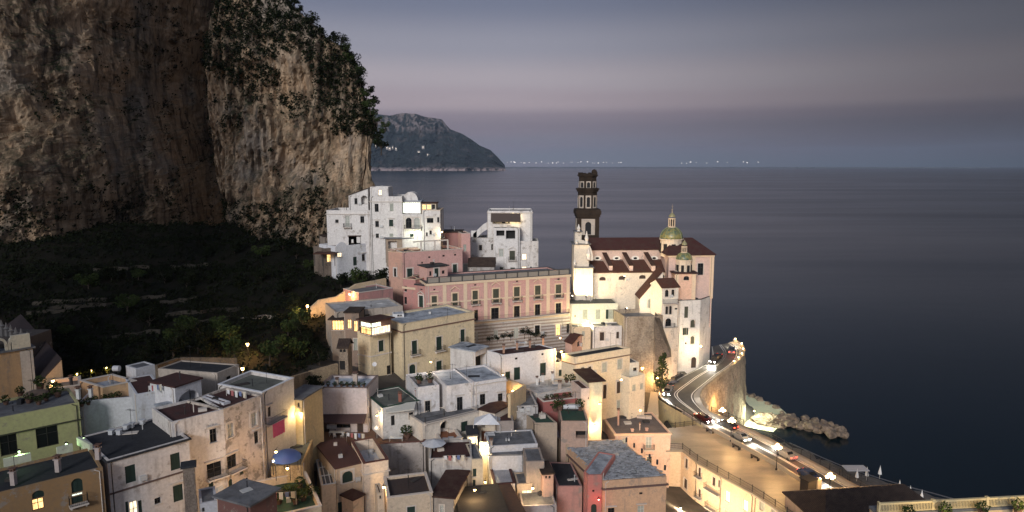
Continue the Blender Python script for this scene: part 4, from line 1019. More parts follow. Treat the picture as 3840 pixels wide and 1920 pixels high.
for k in range(8): arch_panel(T, cx, cy, -math.pi / 2 + k * math.pi / 4, r2, TZ(585), TZ(430), r2 * .60, r2 * .36, TZ(570), TZ(448), 'arch')
octo(r2 + .35, TZ(385) + .002, TZ(362), 'cornice'); octo(r2 + .6, TZ(362) + .004, TZ(345), 'cornice'); octo(r2 + .1, TZ(345) + .006, TZ(338), 'cornice')
r3 = TW(102); octo(r3, TZ(338), TZ(205), 'belfry')
for k in range(8): arch_panel(T, cx, cy, -math.pi / 2 + k * math.pi / 4, r3, TZ(348), TZ(258), r3 * .56, r3 * .38, TZ(335), TZ(270), 'arch')
octo(r3 + .2, TZ(205) + .002, TZ(194), 'cornice'); octo(r3 + .45, TZ(194) + .004, TZ(180), 'cornice')
pr = MB(); random.seed(3)
for k in range(8):
    a0 = math.pi / 8 + k * math.pi / 4; h = .25 + random.random() * .6
    pr.box((cx + math.cos(a0) * r3 * .95, cy + math.sin(a0) * r3 * .95, TZ(180) + .01), .9, .8, h, a0)
    pr.box((cx + math.cos(a0 + .39) * r3 * .9, cy + math.sin(a0 + .39) * r3 * .9, TZ(180) + .012), 1.2, .5, h * .6, a0 + .39 + math.pi / 2)
pr.lathe((cx + 1.7, cy - .5, TZ(180)), [(.9, 0), (.6, .4), (.75, .8), (.6, 1.2), (.2, 1.5)], 8); pr.build('broken_parapet', BRK, T)
pb_ = MB()
for sx in (-1, 1): pb_.box((cx + sx * (w1 - .45), cy - w1 - .12, 27), .9, .3, TZ(700) - 27)
pb_.build('pilaster', BRK, T)
CAMPC = (cx, cy)
# ================================================================== TOWN, MIDDLE
def house(name, label, cat, blocks, group=None):
    b = Building(name, label, cat, group)
    for (fr, pts, kw, wins) in blocks:
        m = b.block(fr, pts, **kw)
        for w in wins: m.win(w[0], w[1], w[2] if len(w) > 2 else 0)
    return b.done()
YEL = wallmat((.70, .58, .38), .38); WM = wallmat
yb = Building('yellow_mansion', 'tall pale yellow mansion with blue grey roof and black shuttered balcony windows', 'mansion')
m = yb.block('B1', [(1150, 697), (2023, 545)], z=34.3, g=24, depth=10, wall=YEL, roof=R_BLUE, ph=.35, cornice=(1.45, .2, plain((.16, .09, .07), .8)), coping=BEIGE and plain((.50, .42, .30), .8))
m.win('B1', 'sSB 1270 893 1335 1058; sSB 1565 845 1633 1008; sSB 1857 757 1910 905; sSB 1852 1037 1907 1180; sSB 1565 1137 1633 1250')
m.win('N1', 'sADGB 1400 342 1476 520')
m2 = yb.block('B1', [(612, 772), (765, 798), (1012, 750)], z=33.1, g=24, wall=YEL, roof=R_RED, ph=.1, coping=plain((.15, .08, .06), .8))
m2.win('B1', 'sS 868 890 930 1025', 1); m2.win('N1', 'd 1130 355 1175 462; d 1180 350 1228 460', 1); m2.win('B1', 'c 570 870 610 1010', 0) if False else None
m3 = yb.block('B1', [(640, 640), (775, 668), (1020, 622)], z=35.9, g=36.1, wall=plain((.10, .06, .045), .7), roof=TILE_W, ph=0, slab=.5, nofoot=True)
L0, L1_ = m3.face(0)[3], m3.face(1)[3]
m3.open[0] = [('lM', .2, L0 - .15, 33.3, 34.7), ('wM', .2, L0 - .15, 34.75, 35.6)]; m3.open[1] = [('yM', .15, L1_ - .2, 33.3, 34.7), ('wM', .15, L1_ * .5, 34.75, 35.6)]
yb.done(); m2.band(28.5, .25, .1, TRIM, 'string_course', (0, 1))
light(yb.root, m3.P(1, L1_ / 2, 34.6, 1.0), 60, (1, .72, .45)); light(yb.root, m3.P(0, L0 / 2, 34.6, 1.0), 30, (1, .62, .3))
house('roof_terrace_house', 'brown house with lit corner rooms behind the yellow mansion, whitewashed flat roof above', 'house', [
    ('B1', [(350, 548), (1160, 470)], dict(z=35.8, g=26, depth=10, wall=WM((.42, .36, .30), .7), roof=roofmat((.50, .50, .50), (.25, .25, .25), .8, .5), ph=.3), [('B1', 'o 640 580 760 600')]),
    ('B1', [(298, 640), (455, 640)], dict(z=34.4, g=26, depth=4, wall=WM((.30, .23, .17), .6), roof=TILE_D, ph=0, slab=.6), [('B1', 'lM 302 650 445 765')]),
    ('B1', [(455, 560), (628, 560)], dict(Y=131.5, g=26, depth=5, wall=WM((.28, .20, .15), .6), roof=TILE_D, ph=0), [('B1', 'l 492 640 540 748; l 570 655 615 785; cS 570 870 612 1010')]),
    ('B1', [(1040, 575), (1175, 575)], dict(Y=(137, 137.5), g=32, depth=5, wall=WM((.72, .72, .72), .2), roof=R_BLUE, ph=.1, nofoot=True), [('B1', 'd 1095 568 1122 600; d 1128 566 1150 598')])])
house('blue_roof_house', 'square house with pale blue roof and blank framed grey pink wall over a canopy', 'house', [
    ('N1', [(290, 625), (885, 630), (1025, 478)], dict(z=27.8, g=20, wall=WM((.56, .50, .50), .45), roof=roofmat((.52, .58, .64), (.34, .37, .40), .8, .4), ph=.45, coping=plain((.20, .15, .13), .9)),
     [('N1', 'bD 360 1035 435 1172; bD 770 1035 845 1168; dN 500 1042 690 1110', 0), ('N1', 'bN 918 850 946 990', 1)])])
bl = None
t = Building('stone_turret', 'old brown stone chimney turret with a dark doorway rising behind the blue roofed house', 'turret')
m = t.block('N1', [(545, 150), (655, 150)], Y=121, g=27, depth=3.2, wall=stonemat((.34, .27, .2), (.12, .09, .07), 1.6), roof=TILE_D, ph=0)
m.win('N1', 'xA 560 140 590 195; xA 600 140 632 195; xD 555 300 625 408'); m.gable(1.3, 0, TILE_D, .3); t.done()
t = Building('terrace_house', 'white house with brown shuttered windows over an arched loggia wall, centre of the town', 'house')
m0 = t.block('N1', [(1500, 622), (1762, 588)], z=27.7, g=20, depth=8, wall=WM((.68, .67, .68), .55), roof=R_GREY, ph=.5); m0.win('N1', 'dS 1590 782 1655 950')
m1 = t.block('N2', [(78, 605), (402, 560)], z=27.7, g=20, depth=9, wall=WM((.74, .71, .70), .5), roof=R_BLUE, ph=.3); m1.win('N2', 'dH 205 737 275 908')
m2 = t.block('N2', [(412, 560), (800, 500)], z=27.7, g=18, depth=9, wall=WM((.72, .69, .68), .4), roof=R_BLUE, ph=.35, cornice=(.5, .12, TRIM)); m2.win('N2', 'dH 482 700 548 830; dH 700 694 757 788')
m3 = t.block('N2', [(-208, 1064), (470, 898)], z=23.2, g=16, depth=5, wall=WM((.74, .67, .58), .3), roof=R_GREY, ph=.1, coping=TRIM); m3.win('N2', 'oAN 5 1030 115 1212; sN 255 1032 335 1152')
m4 = t.block('N2', [(470, 890), (660, 935)], z=23.4, g=16, depth=5, wall=WM((.76, .66, .54), .25), roof=TILE_W, ph=0); m4.win('N2', 'oAN 495 965 545 1100')
t.done(); m3.balcony(0, .3, m3.face(0)[3] - .3, 23.32, .5, 1.0, step=.22); TERR = t
house('courtyard_house', 'low white house with a green matted roof and a small pale awning', 'house', [
    ('N1', [(1075, 868), (1522, 782)], dict(z=25.5, g=20, depth=9, wall=WM((.74, .72, .68), .35), roof=R_OLIVE, ph=.15, coping=R_GREEN), [('N1', 'dS 1395 920 1450 1000; xD 1180 960 1225 1080')])])
aw = MB(); p0 = AT(*px('N1', 1110, 925), 107); p1 = AT(*px('N1', 1460, 880), 108)
aw.quad(p0, p1, p1 + Vector((0, 2.2, .5)), p0 + Vector((0, 2.2, .5))); aw.quad(p0, p1, p1 - Vector((0, 0, .2)), p0 - Vector((0, 0, .2)))
tag(aw.build('awning', plain((.50, .49, .44), .8)), 'pale cloth awning over the door of the low green roofed house', 'awning')
house('terracotta_deck', 'wide terracotta roof terrace with clutter above a stained wall, before the blue roofed house', 'terrace house', [
    ('D3', [(90, 515), (1592, 440)], dict(z=20.5, g=12, depth=11, wall=WM((.52, .46, .42), .7), roof=roofmat((.13, .075, .055), (.07, .045, .04), .7), ph=.45, coping=plain((.12, .05, .04), .8)), [])])
house('brown_roof_house', 'white house with a weathered red brown roof terrace and three green doors', 'house', [
    ('N2', [(567, 172), (757, 230), (1402, 150)], dict(z=28.5, g=22, wall=WM((.74, .73, .74), .25), roof=R_RED, ph=.15), [('N2', 'sD 790 430 848 520; sD 893 378 968 530; sD 1208 325 1280 480; xN 905 260 938 285; xN 1225 208 1250 232', 1)]),
    ('N2', [(1395, 320), (1490, 312)], dict(z=25.3, g=20, depth=3, wall=WM((.76, .74, .70), .2), roof=R_DARK, ph=.3), [('N2', 'sS 1433 408 1470 485')]),
    ('N2', [(425, 192), (570, 132)], dict(z=28.9, g=23, depth=6, wall=WM((.62, .60, .58), .4), roof=R_BLUE, ph=0, slab=.3), [('N2', 'o 430 225 560 400')])])
house('cream_mansion', 'cream mansion with black roof and shuttered windows above a long balcony, left of the bastion', 'mansion', [
    ('N3', [(182, 408), (335, 452), (1008, 338)], dict(z=27.5, g=13, wall=WM((.74, .62, .44), .25), roof=R_DARK, ph=.35, cornice=(1.35, .15, plain((.2, .12, .08), .8))),
     [('N3', 'vS 412 570 455 648; dG 500 560 540 640; cS 670 515 722 625; cS 855 475 910 590; bG 680 782 720 950; bHG 845 742 900 885; cS 848 968 908 1058; cS 950 940 1015 1025', 1)]),
    ('N3', [(1002, 697), (1190, 652)], dict(z=22.2, g=12, depth=7, wall=WM((.78, .68, .52), .2), roof=R_GREY, ph=.8), [('N3', 'c 1035 782 1075 850; c 1128 765 1165 832')]),
    ('N3', [(1005, 520), (1115, 508)], dict(z=24.3, g=14, depth=5, wall=WM((.78, .72, .6), .2), roof=R_GREY, ph=.1), [('N3', 'd 1045 575 1088 615')])])
CM = [o for o in bpy.data.objects if o.name == 'cream_mansion'][0]
house('red_base_house', 'low house with a pale roof and terracotta terrace over a strip of red wall', 'house', [
    ('N2', [(1245, 798), (1705, 742)], dict(z=22.9, g=17, depth=4, wall=WM((.36, .11, .10), .4), roof=roofmat((.16, .08, .06), (.10, .06, .05), .7), ph=.5, coping=TRIM), [('N2', 'c 1595 825 1660 860')]),
    ('N2', [(1180, 705), (1690, 590)], dict(z=23.4, g=17, depth=6, wall=WM((.6, .56, .52), .5), roof=R_BLUE, ph=.1), []),
    ('N3', [(415, 832), (520, 822)], dict(z=25.2, g=14, depth=5, wall=WM((.74, .60, .52), .3), roof=R_RED, ph=.1), [('N3', 'd 498 930 515 960')]),
    ('N3', [(515, 748), (672, 735)], dict(z=26, g=14, depth=7, wall=WM((.78, .70, .50), .25), roof=TILE_W, ph=0, slab=.5), [])])
house('grey_gable_house', 'small grey plaster house with a sagging gable roof between white and green roofed houses', 'house', [
    ('N2', [(862, 850), (1180, 835)], dict(z=23.6, g=15, depth=8, wall=WM((.50, .48, .47), .7), roof=R_GREY, ph=.2), [('N2', 'd 905 852 940 905; d 985 842 1015 892')])])
house('green_roof_house', 'narrow brown house under the left one of the two dark green roofs', 'house', [
    ('D4', [(1012, 88), (1150, 215), (1415, 210)], dict(z=21.9, g=12, wall=WM((.46, .36, .27), .7), roof=R_GREEN, ph=.12), [])])
house('green_roof_house', 'wider pinkish house under the right one of the two dark green roofs', 'house', [
    ('D4', [(1462, 192), (1790, 192)], dict(z=22.1, g=12, depth=9, wall=WM((.50, .34, .26), .6), roof=R_GREEN, ph=.12), [('D4', 'o 1640 310 1800 400')])])
house('old_grey_house', 'old stained grey brown house with a terracotta roof terrace, right of the lit orange terrace', 'house', [
    ('D4', [(690, 195), (890, 188)], dict(z=22.6, g=12, depth=7, wall=WM((.34, .29, .26), .9), roof=R_RED, ph=.4), [])])
house('orange_terrace', 'small orange floored terrace glowing beside a white tent canopy and street lamp', 'terrace', [
    ('D4', [(478, 442), (828, 436)], dict(z=20.6, g=12, depth=6, wall=WM((.76, .66, .50), .2), roof=roofmat((.28, .10, .045), (.18, .07, .04), .6), ph=.5), [])])
# ================================================================== TOWN, FRONT RIGHT
house('flagstone_roof_house', 'big house with a rough grey flagstone roof and orange cornice, lower centre right', 'house', [
    ('N4', [(500, 440), (1008, 915), (1772, 858), (1190, 405)], dict(z=17.5, g=2, wall=WM((.66, .42, .26), .4), roof=R_GREY, ph=.12, cornice=(1.15, .25, plain((.13, .08, .07), .8))),
     [('N4', 'dH 1062 1240 1140 1330; pH 1420 1212 1500 1330; xN 1440 1050 1480 1076', 1), ('N4', 'x 560 600 590 680', 0)]),
    ('N4', [(770, 800), (822, 842), (990, 840)], dict(z=18.4, g=2, wall=WM((.52, .19, .16), .5), roof=R_BLUE, ph=.1), [('N4', 'sAD 858 1192 925 1330; xN 872 1020 900 1045', 1)]),
    ('N4', [(335, 300), (560, 478), (745, 440), (645, 272)], dict(z=18.0, g=4, wall=WM((.50, .38, .26), .7), roof=roofmat((.55, .56, .58), (.32, .32, .33), .7, .5), ph=.12), [])])
house('dark_roof_house', 'narrow pink and cream walled house with a flat black roof left of the flagstone roof', 'house', [
    ('N4', [(345, 682), (452, 978), (752, 975), (622, 690)], dict(z=15.8, g=2, wall=WM((.50, .26, .22), .55), roof=R_DARK, ph=.1), [])])
house('chimney_house', 'slim pinkish brown house with two tiny square openings under its roof edge', 'house', [
    ('D4', [(1245, 838), (1370, 828)], dict(z=19.2, g=3, depth=4, wall=WM((.46, .30, .25), .6), roof=TILE_D, ph=0), [('D4', 'xN 1270 852 1295 884; xN 1310 850 1338 882')]),
    ('D4', [(1040, 680), (1255, 672)], dict(z=20.6, g=4, depth=5, wall=WM((.38, .31, .26), .8), roof=R_GREY, ph=.1), [])])
pk = Building('rose_house', 'rose pink house with a slate grey roof full of vents next to the promenade', 'house')
m = pk.block('N4', [(975, 97), (1150, 347), (1818, 335)], z=13.5, g=1, wall=WM((.72, .48, .37), .3), roof=roofmat((.12, .11, .12), (.07, .065, .07), .6), ph=.12, cornice=(.02, .28, CREAMTRIM))
m.win('N4', 'pHB 1518 382 1590 520; pH 1232 400 1292 468; dH 1530 620 1590 720; dH 1240 620 1290 700', 1); pk.done()
house('slim_house', 'slim terrace house squeezed between the rose house and the curved promenade front', 'house', [
    ('E2', [(332, 560), (480, 545)], dict(z=8.8, g=1, depth=5, wall=WM((.76, .52, .36), .2), roof=TILE_W, ph=0), [('E2', 'd 345 670 445 788; cB 345 910 400 1010')])])
PH = Building('curved_apartment_house', 'long curved cream and peach house front standing under the promenade railing', 'apartment house')
m = PH.block('P', [(2500, 1692), (2555, 1690), (2617, 1739), (2711, 1792), (2829, 1857), (2928, 1923), (3040, 2010), (3160, 1990), (2900, 1760), (2640, 1620), (2520, 1622)], z=9.45, g=.5, wall=WM((.76, .56, .38), .25), roof=R_GREY, ph=0, slab=.12)
m.win('E2', 'bS 545 640 578 760; bS 530 885 570 1005', 1); m.win('E2', 'bSB 705 750 735 862; bS 875 868 912 972; bSB 705 1010 735 1110; bS 945 900 968 990', 2)
m.win('E2', 'yS 1030 1037 1085 1165; yS 1245 1147 1305 1275; cS 1025 1260 1070 1330', 3); m.win('E2', 'cS 1445 1170 1500 1270; cS 1590 1260 1630 1330', 4)
u0, u1, v = m.span(2, 'E2', 800, 1000, 975, 1070); m.balcony(2, u0, u1, v, .9, 1.0); u0, u1, v = m.span(2, 'E2', 815, 1240, 975, 1280); m.balcony(2, u0, u1, v, .9, 1.0)
PH.done(); PHB = m
# ================================================================== TOWN, FRONT CENTRE
tw = Building('tower_roof_house', 'cream house with a tall square tower topped by an open pale roof box', 'house')
a = tw.block('D3', [(700, 432), (850, 707), (1147, 655)], z=22, g=8, wall=WM((.72, .60, .48), .3), roof=roofmat((.55, .57, .60), (.36, .37, .38), .7), ph=1.7, coping=plain((.10, .035, .03), .8), cornice=(1.6, .12, TRIM))
b2 = tw.block('D3', [(512, 768), (838, 692)], z=21.4, g=8, depth=10, wall=WM((.62, .48, .34), .55), roof=roofmat((.075, .032, .028), (.05, .025, .022), .4), ph=0)
b2.win('D3', 'sAG 590 795 718 930; sD 530 1165 628 1330')
b3 = tw.block('D3', [(340, 972), (512, 945)], z=19.4, g=8, depth=9, wall=WM((.66, .52, .38), .4), roof=plain((.10, .11, .13), .25, 0, "roof_glass"), ph=.1)
a.win('D3', 'x 1085 1010 1100 1030', 1); tw.done()
sk = MB(); p = b3.poly; z = b3.z
for s_, t_ in ((0, 1), (1, 2), (2, 3), (3, 0)): sk.bar((*p[s_], z + .1), (*p[t_], z + .1), .09, 4)
for f in (.33, .66): sk.bar((*(p[0].lerp(p[1], f)), z + .12), (*(p[3].lerp(p[2], f)), z + .12), .07, 4); sk.bar((*(p[0].lerp(p[3], f)), z + .12), (*(p[1].lerp(p[2], f)), z + .12), .07, 4)
sk.build('skylight_frame', plain((.5, .52, .55), .5), tw.root)
house('porch_house', 'small lean-to with a striped red brown roof against the tower house front', 'outbuilding', [
    ('D3', [(722, 1150), (850, 1085)], dict(z=17.6, g=8, depth=2.5, wall=WM((.66, .5, .36), .5), roof=TILE_W, ph=0), [('D3', 'd 725 1225 745 1330')])])
house('brown_terrace_house', 'beige house with a flat chocolate brown roof framed by a white rim', 'house', [
    ('D3', [(1140, 1120), (1682, 1052)], dict(z=19.9, g=6, depth=6.5, wall=WM((.62, .50, .37), .3), roof=roofmat((.05, .035, .032), (.035, .027, .026), .5), ph=.35, coping=TRIM), [('D3', 'sS 1375 1222 1470 1340')]),
    ('D3', [(1015, 1065), (1080, 1055)], dict(z=20.2, g=8, depth=3, wall=WM((.62, .50, .37), .4), roof=R_RED, ph=.1), [('D3', 'dN 1040 1090 1060 1130')])])
house('red_gable_house', 'grey walled house with a plain dark red pitched roof right of the chocolate roof', 'house', [
    ('D3', [(1690, 1098), (1935, 1128)], dict(Y=(90, 89.5), g=6, depth=8, wall=WM((.34, .30, .26), .6), roof=TILE_W, ph=0, slab=.4), [('D3', 'pS 1772 1205 1818 1330')])])
house('grey_block', 'house with long stained grey wall and terracotta terrace, lit alley on its right', 'house', [
    ('D4', [(-135, 645), (385, 628)], dict(z=21.2, g=6, depth=7, wall=WM((.52, .49, .46), .65), roof=R_RED, ph=.35), []),
    ('D4', [(386, 655), (518, 642)], dict(z=20.9, g=6, depth=6, wall=WM((.66, .57, .42), .4), roof=R_GREY, ph=.1), [('D4', 's 395 765 440 862; sD 385 900 430 1010')])])
house('terrace_annex', 'low white edged terrace with a terracotta floor below the arched loggia', 'terrace', [
    ('D4', [(5, 432), (268, 395)], dict(z=20.9, g=12, depth=5, wall=WM((.64, .58, .52), .4), roof=roofmat((.25, .10, .05), (.16, .07, .045), .6), ph=.4, coping=TRIM), []),
    ('D4', [(335, 372), (455, 366)], dict(z=21.4, g=12, depth=4, wall=WM((.46, .46, .46), .5), roof=R_DARK, ph=0), [('D4', 'yN 350 385 425 480')])])
house('bluish_house', 'pale bluish grey house with two stepped flat roofs in the lower middle of the town', 'house', [
    ('D4', [(590, 494), (1180, 462)], dict(z=20.9, g=6, depth=6, wall=WM((.58, .58, .60), .4), roof=R_GREY, ph=.15), [('D4', 'xN 925 560 960 580')]),
    ('D4', [(592, 612), (1040, 600)], dict(z=19.6, g=6, depth=6, wall=WM((.60, .60, .62), .35), roof=R_GREY, ph=0, slab=.1), []),
    ('D4', [(652, 958), (908, 942)], dict(z=17.3, g=6, depth=7, wall=WM((.58, .55, .52), .4), roof=roofmat((.36, .37, .40), (.25, .26, .28), .7), ph=.08, coping=R_RED), [])])
house('black_roof_house', 'house almost hidden under a broad flat blackish roof at the bottom of the view', 'house', [
    ('D4', [(300, 1400), (810, 1345)], dict(z=17.4, g=4, depth=9, wall=WM((.5, .42, .3), .5), roof=roofmat((.035, .03, .026), (.055, .045, .035), .5), ph=0, slab=.5), [])])
house('rust_roof_house', 'house with a rust brown tiled roof beside the broad blackish roof', 'house', [
    ('D4', [(815, 1345), (1010, 1320)], dict(z=17.1, g=4, depth=9, wall=WM((.5, .42, .3), .5), roof=roofmat((.09, .045, .03), (.05, .035, .028), .6, 1.5), ph=0, slab=.4), [])])
house('yard_house', 'low grey roofed house with a small lit opening between the rust roof and pink walls', 'house', [
    ('D4', [(990, 1218), (1405, 1200)], dict(z=15.8, g=3, depth=7, wall=WM((.42, .38, .38), .5), roof=R_GREY, ph=.15), []),
    ('D4', [(930, 952), (1118, 942)], dict(z=17.2, g=4, depth=4, wall=WM((.50, .40, .30), .5), roof=R_GREY, ph=.1), [('D4', 'y 990 1030 1112 1076')])])
house('green_terrace_house', 'cream house whose dark green terrace is full of plants at the bottom of the view', 'house', [
    ('D3', [(-395, 1376), (340, 1214)], dict(z=21.9, g=12, depth=11, wall=WM((.64, .50, .34), .3), roof=R_GREEN, ph=1.0, coping=TRIM), [])])
house('stone_yard', 'warmly lit rubble stone retaining wall below the blue garden canopy', 'retaining wall', [
    ('D2', [(1500, 742), (1880, 722)], dict(z=23.4, g=17, depth=9, wall=stonemat((.52, .38, .2), (.2, .14, .08), 1.2), roof=R_OLIVE, ph=.2), [])])
# ================================================================== TOWN, LEFT
house('lime_house', 'lime yellow house with two wide dark balcony windows and a plant covered roof', 'house', [
    ('C1', [(-260, 1295), (955, 1060)], dict(z=34, g=24, depth=8, wall=WM((.46, .44, .22), .4), roof=R_GREY, ph=.3, cornice=(2.2, .14, plain((.05, .05, .03), .8))), [('D1', 'dN 0 352 210 600; dN 435 242 705 500')])])
bw = Building('belfry_wall', 'ochre church wall with white arches open along its top, left edge', 'church wall')
m = bw.block('C1', [(-260, 508), (390, 402)], z=37.7, g=27, depth=4, wall=WM((.46, .32, .18), .5), roof=R_GREY, ph=0, slab=.35); bw.done()
k = MB(); L = m.face(0)[3]; m.fbox(k, 0, L - 1.6, L, 27, 37.5, .003, .12); fixn(k.build('pilaster', WM((.55, .52, .47), .4), bw.root))
k = MB()
for x0, x1 in ((-235, -90), (-75, 60), (130, 278)):
    u0, _ = m.uv(0, *px('C1', x0, 380)); u1, _ = m.uv(0, *px('C1', x1, 380)); r = (u1 - u0) / 2; uc = (u0 + u1) / 2; zb = 38.3; zt = 39.6; n = 12
    inn = [(uc + r * math.cos(math.pi - math.pi * i / n), zb + .5 + (zt - zb - .5) * math.sin(math.pi * i / n)) for i in range(n + 1)]; out = [(uc + (r + .32) * math.cos(math.pi - math.pi * i / n), zb + .5 + (zt + .35 - zb - .5) * math.sin(math.pi * i / n)) for i in range(n + 1)]
    for i in range(n):
        for o in (.1, -.5): k.quad(m.P(0, *inn[i], o), m.P(0, *inn[i + 1], o), m.P(0, *out[i + 1], o), m.P(0, *out[i], o))
        k.quad(m.P(0, *inn[i], .1), m.P(0, *inn[i + 1], .1), m.P(0, *inn[i + 1], -.5), m.P(0, *inn[i], -.5)); k.quad(m.P(0, *out[i], .1), m.P(0, *out[i + 1], .1), m.P(0, *out[i + 1], -.5), m.P(0, *out[i], -.5))
    for u in (u0 - .32, u1 + .02): m.fbox(k, 0, u, u + .3, 37.95, zb + .55, -.5, .1)
m.fbox(k, 0, L - 2.5, L - .2, 37.95, 40.0, -.5, .12); fixn(k.build('arcade', WM((.62, .58, .46), .3), bw.root))
k = MB()
for x, y in ((-60, 100), (10, 60), (70, 95), (125, 120), (185, 150), (250, 165), (325, 200)):
    p = AT(*px('C1', x, y), 108); k.bar((p.x, p.y, p.z - 4.5), (p.x, p.y, p.z - 1), (.45, .3), 6); k.bar((p.x, p.y, p.z - 1), p, (.3, .04), 6); k.lathe((p.x, p.y, p.z - 1.2), [(.1, 0), (.5, .2), (.1, .5)], 8)
fixn(k.build('pinnacle', plain((.20, .19, .18), .8), bw.root))
k = MB(); p0 = AT(*px('C1', -250, 300), 112); p1 = AT(*px('C1', 400, 350), 108); k.box(((p0.x + p1.x) / 2, 110, 30), abs(p1.x - p0.x), 5, 7.5); k.build('nave', WM((.07, .06, .055), .5), bw.root)
dr = thing('dark_roof_barn', 'long dark roofed barn behind the belfry wall, its end wall lit orange', 'barn', (-70, 108, 28))
p = [AT(157, 1429, 99), AT(231, 1350, 101), AT(78, 1182, 131), AT(-60, 1290, 131)]; w0 = [Vector((q.x, q.y, 27)) for q in p]
r_ = MB(); up = Vector((0, 0, .25)); r_.quad(*[q + up for q in p]); 
for i in range(4): r_.quad(p[i], p[(i + 1) % 4], p[(i + 1) % 4] + up, p[i] + up)
fixn(r_.build('roof', roofmat((.05, .035, .035), (.03, .025, .025), .6), dr)); r_ = MB()
for i in range(4): r_.quad(w0[i], w0[(i + 1) % 4], p[(i + 1) % 4], p[i])
fixn(r_.build('wall', WM((.60, .44, .28), .45), dr)); GROUND += [(q.x, q.y, 28) for q in p]
house('ochre_wall_house', 'low house with orange ochre side wall and sunken pale blue terrace', 'house', [
    ('C1', [(962, 798), (1245, 882), (1645, 800)], dict(z=34.1, g=27, wall=WM((.60, .38, .21), .4), roof=R_BLUE, ph=.7, coping=TRIM), []),
    ('C1', [(600, 905), (975, 850)], dict(z=33.2, g=27, depth=5, wall=WM((.62, .46, .36), .4), roof=R_GREY, ph=.5, coping=TRIM), []),
    ('C1', [(1640, 655), (1868, 600)], dict(z=34.9, g=27, depth=3, wall=WM((.66, .67, .70), .3), roof=R_GREY, ph=.1), [])])
house('white_terrace_house', 'long low white house with pot plants along its roof edge, below the sunken terrace', 'house', [
    ('C1', [(962, 1048), (1600, 992)], dict(z=32.8, g=26, depth=4, wall=WM((.62, .63, .66), .35), roof=R_GREY, ph=.7), []),
    ('C1', [(970, 1200), (1600, 1065)], dict(z=31.0, g=24, depth=4, wall=WM((.58, .59, .63), .35), roof=R_DARK, ph=.1), [])])
house('arch_house', 'white house with a big open arch and red roof terraces, left part of town', 'house', [
    ('C2', [(-130, 965), (205, 905)], dict(z=34.2, g=26, depth=9, wall=WM((.60, .62, .66), .3), roof=R_RED, ph=.12), []),
    ('C2', [(340, 882), (656, 777)], dict(z=35.3, g=28, depth=5, wall=WM((.66, .66, .69), .2), roof=R_RED, ph=0), [('C2', 'nAN 385 920 630 1112')]),
    ('C2', [(110, 1112), (352, 1062)], dict(z=33.0, g=26, depth=.7, wall=WM((.64, .66, .70), .2), roof=R_BLUE, ph=0, slab=.05), []),
    ('C2', [(352, 1062), (590, 1128)], dict(z=32.6, g=26, depth=.7, wall=WM((.64, .66, .70), .2), roof=R_BLUE, ph=0, slab=.05), [('C2', 'xN 480 1170 505 1210; xN 525 1172 550 1212')]),
    ('C2', [(130, 1290), (600, 1190)], dict(z=30.6, g=26, depth=5, wall=WM((.6, .6, .62), .3), roof=R_GREEN, ph=.3), []),
    ('C2', [(656, 985), (930, 1070)], dict(z=33.8, g=26, depth=1.0, wall=WM((.62, .62, .66), .2), roof=R_RED, ph=.12), [])])
house('dark_flat_house', 'house with a wide flat black roof and beige side, behind the open arch', 'house', [
    ('C2', [(135, 650), (852, 705), (1118, 600)], dict(z=35, g=27, wall=WM((.46, .40, .34), .4), roof=R_DARK, ph=.12), [('C2', 'x 965 740 1020 830', 1)])])
cr = Building('corner_roof_house', 'white house with an olive grey walled roof terrace and awning balcony above the alley', 'house')
m = cr.block('C2', [(862, 842), (1395, 945), (1775, 768)], z=33.5, g=22, wall=WM((.68, .64, .61), .35), roof=R_OLIVE, ph=.5, coping=plain((.66, .67, .70), .8))
m.win('C2', 'dHD 1465 1112 1502 1232', 1); m.win('C2', 'xN 1200 905 1232 940', 0); cr.done()
u0, u1, v = m.span(1, 'D2', 1430, 225, 1640, 130); m.balcony(1, u0, u1, v, 1.0); CRH = m
house('alley_house', 'small yellow lit house with a tent shaped grey roof over its balcony in the alley', 'house', [
    ('C2', [(1652, 1012), (1872, 1032)], dict(z=30.2, g=22, depth=6, wall=WM((.72, .56, .30), .25), roof=R_GREY, ph=0), [('C2', 'sD 1682 1060 1728 1190; d 1755 1075 1790 1140; d 1822 1062 1845 1115')])])
pf = Building('peeling_house', 'tall row house with peeling stained plaster and white framed windows, alley side', 'house')
m = pf.block('C2', [(300, 1300), (925, 1142)], z=33.8, g=19, depth=7, wall=WM((.68, .64, .61), .6), roof=R_RED, ph=.3)
m.win('D2', 'dH 762 282 845 448; dHN 728 690 905 880; sD 752 905 808 1050')
m5 = pf.block('C2', [(926, 1142), (1392, 966)], z=33.8, g=19, depth=7, wall=WM((.60, .52, .45), 1.0), roof=R_RED, ph=.3)
m5.win('D2', 'pG 975 218 1043 388; pG 1260 88 1330 250; dH 1300 315 1350 460; dHD 968 600 1085 760; sAD 990 890 1040 1055; s 1120 752 1170 835'); pf.done()
u0, u1, v = m.span(0, 'D2', 722, 895, 960, 810); m.balcony(0, u0, m.face(0)[3] - .05, v, 1.0); u0, u1, v = m5.span(0, 'D2', 930, 825, 1160, 740); m5.balcony(0, .05, u1, v, 1.0); PEEL = (m, m5)
fg = Building('shuttered_house', 'light plaster house with closed dark shutters and one lit door under a black roof', 'house')
m = fg.block('D1', [(1292, 668), (2281, 392)], z=32, g=18, depth=10, wall=WM((.64, .60, .58), .45), roof=R_DARK, ph=.12, cornice=(.05, .2, R_DARK))
m.win('D1', 'sN 1512 722 1640 935; yD 1565 1157 1665 1400; s 1520 1160 1556 1400; s 1674 1145 1720 1390'); m.win('D2', 'sN 287 577 405 780; sDH 320 960 440 1160; d 95 1115 170 1190')
